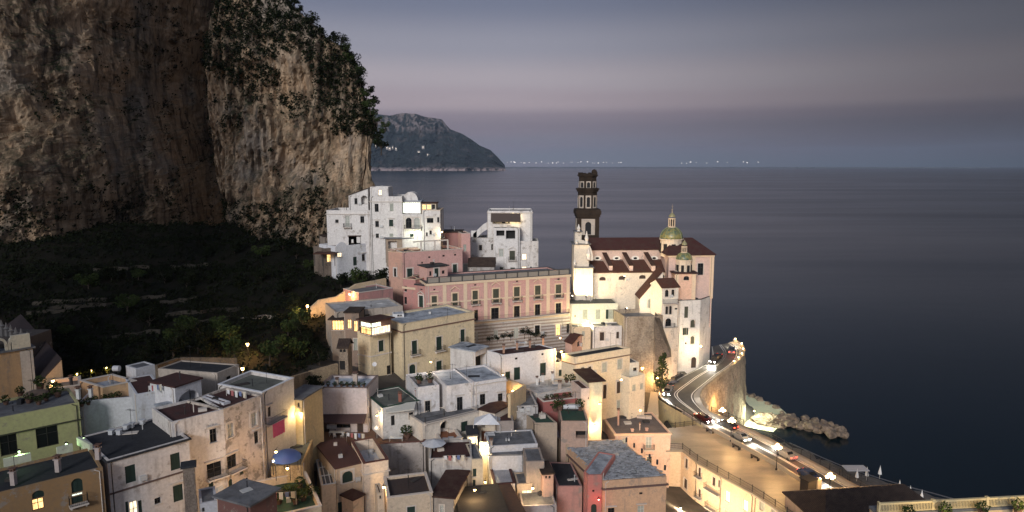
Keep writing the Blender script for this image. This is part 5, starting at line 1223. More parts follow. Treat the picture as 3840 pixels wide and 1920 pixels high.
fg.done(); m.band(28.1, .2, .1, plain((.12, .08, .07), .8), 'string_course', (0,)); SHH = m
og = Building('ochre_house', 'dim ochre house with arched windows, one glowing orange, bottom left corner', 'house')
m = og.block('D1', [(-300, 1131), (1240, 746)], z=32, g=18, depth=7, wall=WM((.30, .18, .08), .7), roof=R_DARK, ph=.25)
m.win('D1', 'sAN 385 1030 533 1118; lN 385 1124 533 1262; sAN 860 882 1000 1050; wN 862 1056 1000 1092; sN 862 1096 1000 1180')
og.done(); u0, u1, v = m.span(0, 'D1', 830, 1215, 1060, 1140); m.balcony(0, u0, u1, v, .8); OCH = m
house('curved_roof_house', 'low brick red house with a curled grey roof edge, in the dark alley', 'outbuilding', [
    ('D2', [(852, 1105), (1250, 1212)], dict(z=27.6, g=16, depth=4, wall=WM((.16, .07, .06), .5), roof=R_GREY, ph=0, slab=.4), []),
    ('D2', [(640, 1192), (850, 1150)], dict(z=27.0, g=16, depth=4, wall=WM((.55, .56, .6), .4), roof=R_GREY, ph=.1), [('D2', 'd 670 1235 700 1287')])])
house('stone_pillar', 'tall crumbling stone chimney pillar between the shuttered house and peeling house', 'pillar', [
    ('D2', [(432, 765), (578, 745)], dict(Y=(73, 73.5), g=18, depth=1.3, wall=stonemat((.26, .21, .17), (.10, .08, .07), 2.0), roof=R_DARK, ph=0, slab=.2), [])])
# small sheds and walls
def wallrun(name, label, cat, pts, h, mat, th=.5, cope=None, g=None):
    """free-standing wall through points (fr, x, y, Y)"""
    P = [AT(*px(f, x, y), Y) for f, x, y, Y in pts]; mb = MB()
    for a, b in zip(P[:-1], P[1:]):
        d = Vector((b.x - a.x, b.y - a.y, 0)).normalized(); n = Vector((-d.y, d.x, 0)) * th
        lo = Vector((0, 0, h)); mb.add([a - lo, b - lo, b, a, a - lo + n, b - lo + n, b + n, a + n], [(0, 1, 2, 3), (4, 5, 6, 7), (3, 2, 6, 7), (0, 1, 5, 4), (0, 3, 7, 4), (1, 2, 6, 5)])
    for a in P: GROUND.append((a.x, a.y, a.z - (g if g else h * .8)))
    o = fixn(mb.build(name, mat)); tag(o, label, cat); return o, P
WALLST = stonemat((.44, .34, .22), (.18, .13, .09), 1.4)
wallrun('ramp_wall', 'pale plastered wall of the ramp climbing to the palazzo, lit by a lamp', 'wall', [('B1', 50, 490, 150), ('B1', 150, 402, 151), ('B1', 370, 362, 153), ('B1', 600, 212, 157), ('B1', 960, 142, 163)], 5.5, WM((.62, .47, .30), .5), .6)
wallrun('garden_wall', 'long rubble stone wall climbing beside the dark gardens to the stone turret', 'wall', [('C2', 1720, 765, 108), ('N1', 200, 430, 118), ('N1', 540, 335, 122)], 5.0, WALLST, .6)
wallrun('lane_wall', 'glowing stone wall along the lane between the alley house and blue roofed house', 'wall', [('N1', 30, 800, 100), ('N1', 170, 745, 107), ('N1', 300, 735, 109)], 6.0, stonemat((.58, .42, .2), (.3, .2, .1), 1.0), .6)
wallrun('terrace_wall', 'low dry stone wall at the foot of the dark terraces', 'wall', [('C2', 130, 610, 112), ('C2', 400, 520, 118), ('C2', 1090, 530, 122)], 3.0, stonemat((.2, .16, .12), (.1, .08, .06), 1.2), .6)
wallrun('yard_wall', 'ochre yard wall stepping down behind the white terrace house', 'wall', [('N2', 800, 520, 121), ('N2', 1010, 595, 117), ('N2', 820, 700, 112)], 5.0, WM((.66, .50, .30), .4), .5)
wallrun('path_wall', 'pale wall of a garden path with a hut roof in the dark hillside', 'wall', [('C2', 1130, 40, 146), ('C2', 1420, 5, 148), ('C2', 1560, 20, 148)], 2.2, WM((.40, .34, .28), .5), .5)
# dark roof by the beach and balustrade in front
dk = Building('beach_hall', 'wide dark tiled roof of a hall at the end of the promenade', 'hall')
m = dk.block('P', [(3095, 1985), (3560, 1950)], z=12.5, g=5, depth=11, wall=WM((.4, .3, .24), .5), roof=TILE_D, ph=0); m.gable(3.0, 0, TILE_D, .4, .18); dk.done()
bl_ = Building('balustrade_terrace', 'near terrace edge with a lit yellow balustrade across the bottom right corner', 'terrace')
m = bl_.block('P', [(3296, 1935), (4100, 1893)], z=37.1, g=30, depth=1.2, wall=WM((.66, .5, .3), .3), roof=R_GREY, ph=0, slab=.05, nofoot=True); bl_.done()
k = MB(); L = m.face(0)[3]; m.fbox(k, 0, 0, L, 37.95, 38.1, -.3, -.1); m.fbox(k, 0, 0, L, 37.3, 37.38, -.28, -.12)
for i in range(int(L / .13)): u = .05 + i * .13; m.fbox(k, 0, u, u + .05, 37.38, 37.95, -.23, -.17)
for i in range(5): u = i * L / 4; m.fbox(k, 0, max(0, u - .12), min(L, u + .12), 37.26, 38.2, -.32, -.08)
fixn(k.build('balustrade', plain((.62, .50, .28), .6), bl_.root)); BALU = m
light(bl_.root, m.P(0, 3.2, 36.6, -2.2) if False else m.P(0, 4, 38.0, 2.5), 260, (1, .72, .32)); light(bl_.root, m.P(0, 11, 38.3, 2.5), 260, (1, .72, .32))
# ================================================================== GROUND, ROAD, PROMENADE, BEACH
def rz(l): return [(x, y, z) for x, y, z in l]
RL = [(2666, 1300, 17.4), (2668, 1330, 17.0), (2664, 1346, 16.4), (2634, 1372, 15.3), (2592, 1394, 14.8), (2552, 1414, 14.2), (2512, 1440, 13.6), (2480, 1462, 13.0), (2466, 1480, 12.6), (2497, 1507, 12.0), (2562, 1545, 11.2), (2630, 1588, 10.5), (2690, 1617, 10.35), (2737, 1641, 10.3), (2820, 1687, 10.3), (2911, 1737, 10.3), (3000, 1793, 10.3), (3085, 1845, 10.3), (3170, 1900, 10.3)]
RR = [(2735, 1285, 17.5), (2767, 1308, 17.3), (2766, 1337, 17.0), (2748, 1361, 16.5), (2722, 1382, 16.0), (2686, 1407, 15.3), (2655, 1432, 14.6), (2624, 1457, 13.9), (2604, 1477, 13.2), (2602, 1496, 12.6), (2618, 1521, 11.6), (2652, 1551, 10.9), (2715, 1585, 10.5), (2790, 1618, 10.3), (2872, 1662, 10.3), (2960, 1708, 10.3), (3060, 1762, 10.3), (3150, 1812, 10.3), (3240, 1862, 10.3)]
def smooth3(pts, n=6):
    P = [G(x, y, z) for x, y, z in pts]; out = []
    for i in range(len(P) - 1):
        p0, p1, p2, p3 = P[max(0, i - 1)], P[i], P[i + 1], P[min(len(P) - 1, i + 2)]
        for k in range(n):
            t = k / n; out.append(.5 * ((2 * p1) + (-p0 + p2) * t + (2 * p0 - 5 * p1 + 4 * p2 - p3) * t * t + (-p0 + 3 * p1 - 3 * p2 + p3) * t ** 3))
    return out + [P[-1]]
SL, SR = smooth3(RL), smooth3(RR); NR = len(SL)
def ribbon(A, B, mat, name, dz=0, th=None):
    mb = MB(); u = Vector((0, 0, dz))
    for i in range(len(A) - 1): mb.quad(A[i] + u, A[i + 1] + u, B[i + 1] + u, B[i] + u)
    if th:
        for i in range(len(A) - 1):
            for Q in (A, B): mb.quad(Q[i] + u, Q[i + 1] + u, Q[i + 1] + u - Vector((0, 0, th)), Q[i] + u - Vector((0, 0, th)))
    return fixn(mb.build(name, mat))
def lp(t): return [a.lerp(b, t) for a, b in zip(SL, SR)]
m, nt, bb = mat_new("asphalt"); pp = _pos(nt)
nt.links.new(_mix(nt, _rng(nt, _noise(nt, pp, .5, 6), .35, .7), (.050, .048, .045), (.085, .08, .07)), bb.inputs['Base Color']); bb.inputs['Roughness'].default_value = .55; _bump(nt, bb, _noise(nt, pp, 12, 3), .01, .5)
tag(ribbon(SL, SR, m, 'road', 0), kind='structure')
WL = plain((.72, .70, .66), .55, 0, "trail_line_paint")
lines = MB()  # road lines invented to stand in for the bright light trails of traffic
def stripe(t, w=.16, a=0, b=None):
    C = lp(t); 
    for i in range(a, (b or len(C)) - 1):
        for q in (0,):
            d = (SR[i] - SL[i]).normalized() * w / 2; e = (SR[i + 1] - SL[i + 1]).normalized() * w / 2; u = Vector((0, 0, .006))
            lines.quad(C[i] - d + u, C[i + 1] - e + u, C[i + 1] + e + u, C[i] + d + u)
stripe(.06, .2); stripe(.46, .2); stripe(.53, .2); stripe(.94, .2)
tag(lines.build('trail_road_lines', WL), kind='structure')
# pavement kerbs on both sides
def offs(P, Q, d): return [p + (p - q).normalized() * d for p, q in zip(P, Q)]
KERB = plain((.34, .32, .28), .85, 0, "kerbstone")
tag(ribbon(offs(SR, SL, .02), offs(SR, SL, 1.4), KERB, 'pavement', .13, .2), kind='structure')
tag(ribbon(offs(SL, SR, .02)[60:], offs(SL, SR, .7)[60:], KERB, 'pavement', .13, .2), kind='structure')
# low parapet with iron rail on the sea side
def parapet(P, name, label, h, th, mat, a=0, b=None, cat='parapet'):
    mb = MB(); P = P[a:b]
    for p, q in zip(P[:-1], P[1:]):
        d = Vector((q.x - p.x, q.y - p.y, 0)).normalized(); n = Vector((-d.y, d.x, 0)) * th; u = Vector((0, 0, h))
        mb.add([p, q, q + n, p + n, p + u, q + u, q + n + u, p + n + u], [(0, 1, 5, 4), (3, 2, 6, 7), (4, 5, 6, 7), (0, 3, 7, 4), (1, 2, 6, 5)])
    o = fixn(mb.build(name, mat)); return tag(o, label, cat)
def railing(P, name, label, h=1.05, step=2.2, bars=True, cat='railing', mat=None, balus=.25):
    root = thing(name, label, cat, P[0]); mb = MB(); pb = MB()
    # resample
    S_ = [0]
    for p, q in zip(P[:-1], P[1:]): S_.append(S_[-1] + (q - p).length)
    def at(s):
        for i in range(len(P) - 1):
            if S_[i + 1] >= s: return P[i].lerp(P[i + 1], (s - S_[i]) / max(1e-6, S_[i + 1] - S_[i]))
        return P[-1]
    n = max(1, int(S_[-1] / step)); u = Vector((0, 0, 1))
    for i in range(n):
        a, b = at(S_[-1] * i / n), at(S_[-1] * (i + 1) / n)
        mb.bar(a + u * h, b + u * h, .045, 5); mb.bar(a + u * .15, b + u * .15, .03, 4); mb.bar(a + u * h * .55, b + u * h * .55, .025, 4)
        if bars:
            k = max(1, int((b - a).length / balus))
            for j in range(1, k): c = a.lerp(b, j / k); mb.bar(c + u * .15, c + u * h, .014, 4)
    mb.build('rails', mat or IRON, root)
    for i in range(n + 1):
        a = at(S_[-1] * i / n); pb = MB(); pb.bar(a, a + u * (h + .12), .07, 6); pb.lathe(a + u * (h + .12), [(.04, 0), (.09, .06), (.02, .14)], 6); pb.build('post', mat or IRON, root)
        if i > 60: break
    return root
SEA_E = offs(SR, SL, 1.42)
parapet([p + Vector((0, 0, .13)) for p in SEA_E], 'road_parapet', 'low stone parapet following the sea side of the winding coast road', .75, .35, stonemat((.36, .30, .22), (.18, .14, .10), 2.0), 0, 66)
railing([p + Vector((0, 0, .0)) for p in offs(SL, SR, .75)[48:67]], 'bridge_railing', 'iron railing along the road above the lit arch')
# sea wall under the road
SW = stonemat((.34, .27, .20), (.11, .085, .065), .8)
mb = MB(); top = [p + Vector((0, 0, .12)) for p in offs(SR, SL, 1.8)]; n = 66
def bat(i):
    p = top[i]; q = (SR[i] - SL[i]); q.z = 0; q.normalize(); return q
NV = 10
for i in range(n):
    for j in range(NV):
        def P_(ii, jj):
            p = top[ii]; z = p.z * (1 - jj / NV) - 1.5 * jj / NV; o = 1.2 * jj / NV + .45 * fbm(p.x * .4, p.y * .4, z * .35, 4) * (1 if jj else 0); q = bat(ii); return Vector((p.x + q.x * o, p.y + q.y * o, z))
        mb.quad(P_(i, j), P_(i + 1, j), P_(i + 1, j + 1), P_(i, j + 1))
o = fixn(mb.build('sea_wall', SW)); tag(o, 'high weathered stone wall carrying the coast road above the beach', 'sea wall')
# arch wall, land side, below the bridge railing
mb = MB(); A = [p for p in offs(SL, SR, .75)[48:68]]
AW = wallmat((.52, .42, .22), .35); s0 = 0; segs = []
L_ = [0]
for p, q in zip(A[:-1], A[1:]): L_.append(L_[-1] + (q - p).length)
def wp(s, z):
    for i in range(len(A) - 1):
        if L_[i + 1] >= s or i == len(A) - 2: t = (s - L_[i]) / (L_[i + 1] - L_[i]); q = A[i].lerp(A[i + 1], t); return Vector((q.x, q.y, q.z * 0 + z)), q.z
TOT = L_[-1]; ca, ra = TOT * .36, 3.0; NS = 44
def hole(s):
    k = abs(s - ca) / ra; return None if k >= 1 else 1.5 + 6.8 * math.sqrt(1 - k * k)
for i in range(NS):
    sa, sb = TOT * i / NS, TOT * (i + 1) / NS; ha, hb = hole(sa), hole(sb); za, zb = wp(sa, 0)[1], wp(sb, 0)[1]
    lo_a = ha if ha else -1; lo_b = hb if hb else -1
    if (ha is None) != (hb is None): lo_a = lo_a if ha else 1.5; lo_b = lo_b if hb else 1.5
    mb.quad(wp(sa, lo_a)[0], wp(sb, lo_b)[0], wp(sb, zb + .1)[0], wp(sa, za + .1)[0])
    if ha is not None or hb is not None:
        bk = Vector((1.6, 3.6, 0)); a_, b_ = wp(sa, lo_a)[0], wp(sb, lo_b)[0]; mb.quad(a_, b_, b_ + bk, a_ + bk)
        mb.quad(Vector((a_.x, a_.y, -1)) + bk, Vector((b_.x, b_.y, -1)) + bk, b_ + bk, a_ + bk)
o = mb.build('arch_wall', AW); tag(o, 'ochre wall with a tall lit arch under the road bend', 'viaduct'); AWC = wp(ca, 4)[0]; light(o, AWC + Vector((.3, .2, -1.0)), 900, (1, .74, .34), .2)
# promenade deck
PROM = [(2497, 1607), (2632, 1590), (2690, 1619), (2737, 1644), (2820, 1690), (2911, 1741), (3000, 1797), (3085, 1849), (3170, 1904), (3330, 2010), (3180, 2070), (3050, 2003), (2928, 1921), (2829, 1855), (2711, 1790), (2617, 1737), (2560, 1690), (2497, 1690)]
pd = [G(x, y, 10.0) for x, y in PROM]; m, nt, bb = mat_new("paving"); pp = _pos(nt)
c_ = _mix(nt, _rng(nt, _noise(nt, _map(nt, pp, (.12, .5, 1)), 1.0, 6), .35, .7), (.30, .25, .19), (.20, .17, .135)); br = nt.nodes.new('ShaderNodeTexBrick'); br.inputs['Scale'].default_value = .9; nt.links.new(pp, br.inputs[0])
br.inputs['Color1'].default_value = (.9, .9, .9, 1); br.inputs['Color2'].default_value = (1, 1, 1, 1); br.inputs['Mortar'].default_value = (.7, .7, .7, 1); br.inputs['Mortar Size'].default_value = .008
nt.links.new(_mix(nt, 1, c_, br.outputs[0], 'MULTIPLY'), bb.inputs['Base Color']); bb.inputs['Roughness'].default_value = .5
mb = MB(); mb.prism([(p.x, p.y) for p in pd], 9.72, 10.0); tag(fixn(mb.build('promenade', m)), kind='structure'); PROM_M = m
railing([G(x, y, 10) for x, y in ((2508, 1681), (2558, 1683), (2622, 1733), (2716, 1786), (2834, 1851), (2933, 1917), (3045, 1995))], 'promenade_railing', 'iron railing along the curved town side edge of the promenade', step=2.6)
railing([G(x, y, 10) for x, y in ((2499, 1609), (2560, 1601), (2630, 1592))], 'deck_railing', 'short iron railing at the back end of the promenade by the arch', step=2.0)
parapet([p + Vector((0, 0, -.3)) for p in offs(SL, SR, .72)[70:109]], 'kerb_wall', 'low kerb wall dividing the straight road from the promenade', .85, .3, plain((.42, .36, .27), .85))
# seaside walk with railing over the beach
BR = [(2690, 1545, 6), (2757, 1574, 6), (2815, 1608, 6), (2914, 1657, 6), (3038, 1728, 6), (3192, 1809, 6), (3300, 1862, 6)]
walkL = [SR[i] + (SR[i] - SL[i]).normalized() * 1.5 for i in (66, 72, 78, 84, 90, 96, 102, 108)]
sea_side = [G(x, y, 10.2) for x, y in ((2668, 1543), (2728, 1565), (2805, 1602), (2890, 1643), (2978, 1692), (3080, 1745), (3175, 1798), (3270, 1848))]
tag(ribbon([p + Vector((0, 0, .0)) for p in walkL], [p + Vector((0, 0, 0)) for p in sea_side], PROM_M, 'path', -.05, .6), kind='structure')
railing([p + Vector((0, 0, 0)) for p in sea_side], 'beach_railing', 'iron railing between the seaside walk and the dark beach', step=2.2)
mb = MB()
for a, b_ in zip(sea_side[:-1], sea_side[1:]):
    k = Vector((.12, .08, 0)); mb.quad(a + k - Vector((0, 0, .1)), b_ + k - Vector((0, 0, .1)), Vector((b_.x + .4, b_.y + .2, 0)), Vector((a.x + .4, a.y + .2, 0)))
tag(fixn(mb.build('beach_wall', SW)), 'low stone wall between the seaside walk and the beach', 'retaining wall')
# ------------------------------------------------------------------ terrain
XS = np.arange(-290, 130, 3.0); YS = np.arange(30, 340, 3.0)
CT = [(x, y, z) for x, y, z in GROUND]
def ctp(xx, yy, Y, dz=0): p = AT(xx, yy, Y); CT.append((p.x, Y, p.z + dz))
for xx in (-400, -100, 200, 450, 700, 900, 1050):
    for yy, Y in ((1400, 106), (1280, 124), (1150, 146), (1020, 168), (900, 190), (840, 206)): 
        if xx > 800 and Y < 125: continue
        ctp(xx, yy, Y)
for xx, yy, Y in ((1000, 1250, 135), (1100, 1200, 140), (1150, 1150, 152), (1250, 1120, 150), (1200, 1050, 165), (1330, 1040, 168), (1420, 1030, 170), (1180, 950, 185), (1260, 900, 195), (1150, 1300, 125), (1230, 1290, 124)): ctp(xx, yy, Y)
for x, y, z in ((-60, 60, 20), (-40, 60, 16), (0, 60, 6), (20, 70, 2), (30, 100, 1), (0, 90, 4), (-20, 100, 10), (-60, 90, 24), (-90, 80, 28), (-90, 110, 31), (30, 120, .5), (30, 150, 1), (36, 145, 0), (25, 160, 8), (0, 150, 16), (5, 165, 22), (-20, 190, 30), (-45, 210, 34), (-45, 240, 20), (0, 205, 18), (20, 205, 10), (-20, 230, 0), (0, 260, -8), (-60, 300, -6), (40, 215, 0), (60, 230, -8), (70, 180, -3), (90, 150, -6), (110, 100, -6), (60, 100, .5), (50, 80, 3)): CT.append((x, y, z))
for i in range(0, NR, 4):
    q = (SR[i] - SL[i]).normalized()
    CT.append((SL[i].x, SL[i].y, SL[i].z - 1.2 if i < 40 else SL[i].z - 10)); 
    CT.append((SR[i].x + q.x * 9, SR[i].y + q.y * 9, -1.5 if i < 60 else .9))
    if i > 60: CT.append((SR[i].x, SR[i].y, 3))
for x, y, z in ((2980, 1668, .0), (3155, 1750, .0), (3300, 1798, .0), (3450, 1842, 0), (3600, 1884, 0), (2850, 1630, 1.0), (3000, 1720, 1.3), (3150, 1790, 1.5), (3400, 1880, 1.5), (3700, 1912, 0)): 
    p = G(x, y, z); CT.append((p.x, p.y, z)); 
    if z == 0: CT.append((p.x + 10, p.y + 14, -3))
ct = np.array(CT)
XX, YY = np.meshgrid(XS, YS); ZZ = np.zeros_like(XX)
for j in range(XX.shape[0]):
    d2 = (XX[j][:, None] - ct[None, :, 0]) ** 2 + (YY[j][:, None] - ct[None, :, 1]) ** 2 + 30.0
    w = 1 / d2 ** 1.9; ZZ[j] = (w * ct[None, :, 2]).sum(1) / w.sum(1)
COAST = [(36, -50), (40, 60), (60, 92), (58, 120), (64, 138), (60, 148), (52, 158), (66, 172), (72, 190), (62, 205), (30, 222), (0, 215), (-25, 232), (-40, 262), (-40, 400)]
COAST = [(p_.x, p_.y) for p_ in (G(3612, 1884, 0), G(3455, 1842, 0), G(3301, 1797, 0), G(3155, 1749, 0), G(3010, 1686, 0), G(2960, 1664, 0), G(2880, 1650, 0), G(2800, 1610, 0))] + [(52, 158), (64, 172), (70, 190), (60, 203), (30, 214), (0, 212), (-25, 226), (-36, 250), (-36, 400)]
COAST = [(200, -60), (150, 40)] + COAST
def coast_x(y):
    for (x0, y0), (x1, y1) in zip(COAST[:-1], COAST[1:]):
        if y1 > y0 and y0 <= y <= y1: return x0 + (x1 - x0) * (y - y0) / (y1 - y0)
    return COAST[-1][0]
CXY = [coast_x(float(y)) for y in YS]
for j in range(ZZ.shape[0]):
    for i in range(ZZ.shape[1]):
        dd = XX[j, i] - CXY[j]
        if dd > -14: ZZ[j, i] = min(ZZ[j, i], -.16 * dd if YS[j] < 145 else (-.9 * dd))
        if -26 < dd < 0 and 60 < YS[j] < 152 and XX[j, i] > 38: ZZ[j, i] = max(ZZ[j, i], -.09 * dd)
        if dd > 0: ZZ[j, i] = min(ZZ[j, i], -.25 * dd - .05)
def terrain_z(x, y):
    i = min(max((x - XS[0]) / 3.0, 0), len(XS) - 1.001); j = min(max((y - YS[0]) / 3.0, 0), len(YS) - 1.001); a, b_ = int(i), int(j); s_, t_ = i - a, j - b_
    return (ZZ[b_, a] * (1 - s_) + ZZ[b_, a + 1] * s_) * (1 - t_) + (ZZ[b_ + 1, a] * (1 - s_) + ZZ[b_ + 1, a + 1] * s_) * t_
# terraces on the hillside
for j in range(ZZ.shape[0]):
    for i in range(ZZ.shape[1]):
        x, y = XX[j, i], YY[j, i]
        if x < -38 and y > 112: ZZ[j, i] += .8 * mnoise.noise(Vector((x * .08, y * .08, 0)))
m, nt, bb = mat_new("ground"); g_ = nt.nodes.new('ShaderNodeNewGeometry'); pp = g_.outputs['Position']; sp = nt.nodes.new('ShaderNodeSeparateXYZ'); nt.links.new(pp, sp.inputs[0])
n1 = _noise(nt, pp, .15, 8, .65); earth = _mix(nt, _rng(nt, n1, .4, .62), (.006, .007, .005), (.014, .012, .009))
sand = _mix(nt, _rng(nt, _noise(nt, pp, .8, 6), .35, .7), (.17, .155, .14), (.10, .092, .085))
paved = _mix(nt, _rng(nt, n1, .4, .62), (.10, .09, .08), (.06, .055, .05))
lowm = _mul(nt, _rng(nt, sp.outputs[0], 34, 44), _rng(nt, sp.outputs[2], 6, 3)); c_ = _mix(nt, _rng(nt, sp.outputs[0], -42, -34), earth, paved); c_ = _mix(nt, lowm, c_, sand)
nt.links.new(c_, bb.inputs['Base Color']); bb.inputs['Roughness'].default_value = .95; bb.inputs['Specular IOR Level'].default_value = .1; _bump(nt, bb, _noise(nt, pp, 1.5, 5), .15, .6)
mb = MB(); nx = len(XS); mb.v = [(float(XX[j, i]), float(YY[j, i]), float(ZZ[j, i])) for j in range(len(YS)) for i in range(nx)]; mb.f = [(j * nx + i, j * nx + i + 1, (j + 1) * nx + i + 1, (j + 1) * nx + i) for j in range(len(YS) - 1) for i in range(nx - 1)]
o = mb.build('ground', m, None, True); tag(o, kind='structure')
# terrace walls: thin dry-stone lines across the dark slope
TW_ = stonemat((.085, .075, .06), (.035, .03, .025), 1.6)
def onground(xx, yy):
    """first point of the hillside met by the ray through a photo pixel"""
    d = ray(xx, yy); s_ = 60.0
    while s_ < 330:
        p = Vector((0, 0, CH)) + d * s_
        if terrain_z(p.x, p.y) > p.z: return p
        s_ += .5
    return None
k = 0
for (x0, y0, x1, y1) in ((350, 1020, 560, 1008), (120, 1145, 400, 1130), (180, 1165, 430, 1148), (450, 1135, 620, 1118), (600, 1145, 740, 1128), (640, 1010, 780, 1000), (100, 1185, 300, 1170), (420, 1275, 600, 1250), (620, 1190, 900, 1165), (700, 1225, 860, 1200)):
    pts = []
    for t in range(9):
        p = onground(x0 + (x1 - x0) * t / 8, y0 + (y1 - y0) * t / 8 + 3 * math.sin(t * 1.7 + k))
        if p: pts.append(p)
    if len(pts) < 3: continue
    mb = MB()
    for a, b_ in zip(pts[:-1], pts[1:]):
        mb.add([a - Vector((0, 0, 1)), b_ - Vector((0, 0, 1)), b_ + Vector((0, 0, .9)), a + Vector((0, 0, .9)), a + Vector((0, .5, -1)), b_ + Vector((0, .5, -1)), b_ + Vector((0, .5, .9)), a + Vector((0, .5, .9))], [(0, 1, 2, 3), (3, 2, 6, 7), (4, 5, 6, 7), (0, 4, 7, 3), (1, 5, 6, 2)])
    tag(fixn(mb.build('terrace_wall', TW_)), 'thin dry stone terrace wall on the dark garden slope', 'terrace wall', 'terrace walls on the dark slope'); k += 1
# ------------------------------------------------------------------ breakwater and lit shallow water
m, nt, bb = mat_new("boulder"); pp = _pos(nt); nt.links.new(_mix(nt, _rng(nt, _noise(nt, pp, .7, 7, .7), .35, .65), (.09, .068, .05), (.26, .20, .15)), bb.inputs['Base Color']); bb.inputs['Roughness'].default_value = .9; _bump(nt, bb, _noise(nt, pp, 2.5, 6), .12, .8); BOUL = m
def boulder_mesh(seed):
    bm = bmesh.new(); bmesh.ops.create_icosphere(bm, subdivisions=2, radius=1); r_ = random.Random(seed); o = r_.random() * 50
    sc = (1 + r_.random() * .5, 1, .7 + r_.random() * .3)
    for v in bm.verts:
        d = 1 + .28 * mnoise.noise(v.co * 1.3 + Vector((o, 0, 0))) + .10 * mnoise.noise(v.co * 3 + Vector((0, o, 0))); v.co = Vector((v.co.x * sc[0], v.co.y * sc[1], v.co.z * sc[2])) * d
        q = .74; v.co = Vector([max(-q, min(q, c)) for c in v.co])
    me = bpy.data.meshes.new('boulder'); bm.to_mesh(me); bm.free(); me.materials.append(BOUL); return me
BM = [boulder_mesh(i) for i in range(6)]; rnd = random.Random(11)
def boulder(p, s_, label, group):
    o = bpy.data.objects.new('boulder', BM[rnd.randrange(6)]); COL.objects.link(o); o.location = p; o.scale = (s_, s_, s_ * .85); o.rotation_euler = (rnd.random() * .5, rnd.random() * .5, rnd.random() * 6); tag(o, label, 'boulder', group)
bl_pts = []
for i in range(92):                                    # the outer jetty
    t = i / 92; x = 2925 + (3165 - 2925) * t + rnd.uniform(-8, 8); yc = 1560 + (1622 - 1560) * t; y = yc + rnd.uniform(-18, 22) * (1 if t < .9 else .6); p = G(x, y, .5 + rnd.random() * .8); bl_pts.append((p, rnd.uniform(.55, 1.35)))
for p, s_ in bl_pts: boulder(p, s_, 'square cut boulder piled on the breakwater', 'boulders of the breakwater')
mb = MB(); c_ = G(2895, 1588, 0); bm = bmesh.new(); bmesh.ops.create_icosphere(bm, subdivisions=5, radius=1)
for v in bm.verts:
    q = v.co.normalized(); d = 1 + .35 * fbm(q.x * 1.6, q.y * 1.6, q.z * 1.6, 5) + .08 * fbm(q.x * 7, q.y * 7, q.z * 7, 3); v.co = Vector((q.x * 4.3 * d, q.y * 3.0 * d, q.z * 2.5 * d))
me = bpy.data.meshes.new('outcrop'); bm.to_mesh(me); bm.free(); me.materials.append(BOUL); o = bpy.data.objects.new('rock_outcrop', me); COL.objects.link(o); o.location = c_; o.rotation_euler = (0, 0, -.5); tag(o, 'big brown rock mound between the pale water and the boulders', 'rock')
for x, y in ((2772, 1468), (2795, 1478), (2820, 1486), (2850, 1500), (2880, 1514), (2910, 1528), (2785, 1474), (2838, 1492)): boulder(G(x, y, .15), .8 + rnd.random() * .5, 'pale low boulder edging the lit green shallow water', 'boulders edging the shallows')
sh = [G(x, y, .03) for x, y in ((2762, 1455), (2800, 1476), (2860, 1501), (2930, 1533), (2960, 1560), (2900, 1620), (2845, 1610), (2800, 1600), (2740, 1580), (2700, 1560), (2730, 1500))]
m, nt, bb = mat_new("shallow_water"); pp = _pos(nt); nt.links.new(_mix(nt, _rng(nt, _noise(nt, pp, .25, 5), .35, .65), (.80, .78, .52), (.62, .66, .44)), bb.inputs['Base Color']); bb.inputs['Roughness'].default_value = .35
mb = MB(); mb.poly(sh); tag(fixup(mb.build('shallow_water', m)), kind='structure')
# surf line
sf = [G(x, y, .02) for x, y in ((2960, 1662), (3010, 1684), (3080, 1716), (3155, 1748), (3225, 1772), (3301, 1796), (3400, 1826), (3500, 1852), (3612, 1883))]
mb = MB()
for a, b_ in zip(sf[:-1], sf[1:]): mb.quad(a, b_, b_ + Vector((.25, .5, 0)), a + Vector((.25, .5, 0)))
tag(fixup(mb.build('surf', plain((.13, .13, .135), .6))), kind='structure')
# closed beach parasols and a canopy
proto = None
for x, y, h in ((3212, 1807, 2.4), (3249, 1801, 2.4), (3371, 1852, 2.4), (3411, 1874, 3.0), (3454, 1890, 2.4), (3298, 1795, 2.4)):
    p = G(x, y, 1.2); 
    if proto is None:
        proto = thing('beach_parasol', 'white beach parasol folded shut on the dark sand', 'parasol', p, 'folded parasols on the beach')
        k = MB(); k.bar(p, p + Vector((0, 0, 2.9)), .04, 6); k.build('pole', FRAME_W, proto); k = MB(); k.lathe(p + Vector((0, 0, 1.0)), [(.38, 0), (.30, .5), (.14, 1.2), (.04, 1.7)], 8); k.build('canopy', plain((.75, .75, .74), .8), proto)
    else: copy_tree(proto, p)
cb = thing('beach_canopy', 'dark framed canopy with a white sheet on the beach', 'canopy', G(3205, 1797, 1.2)); p = cb.location.copy(); k = MB(); k.box(p + Vector((0, 0, 2.3)), 4.5, 2.6, .15); k.build('roof', plain((.45, .46, .48), .8), cb); k = MB()
for sx in (-2, 2):
    for sy in (-1.1, 1.1): k.bar(p + Vector((sx, sy, 0)), p + Vector((sx, sy, 2.3)), .05, 5)
k.build('post', IRON, cb)
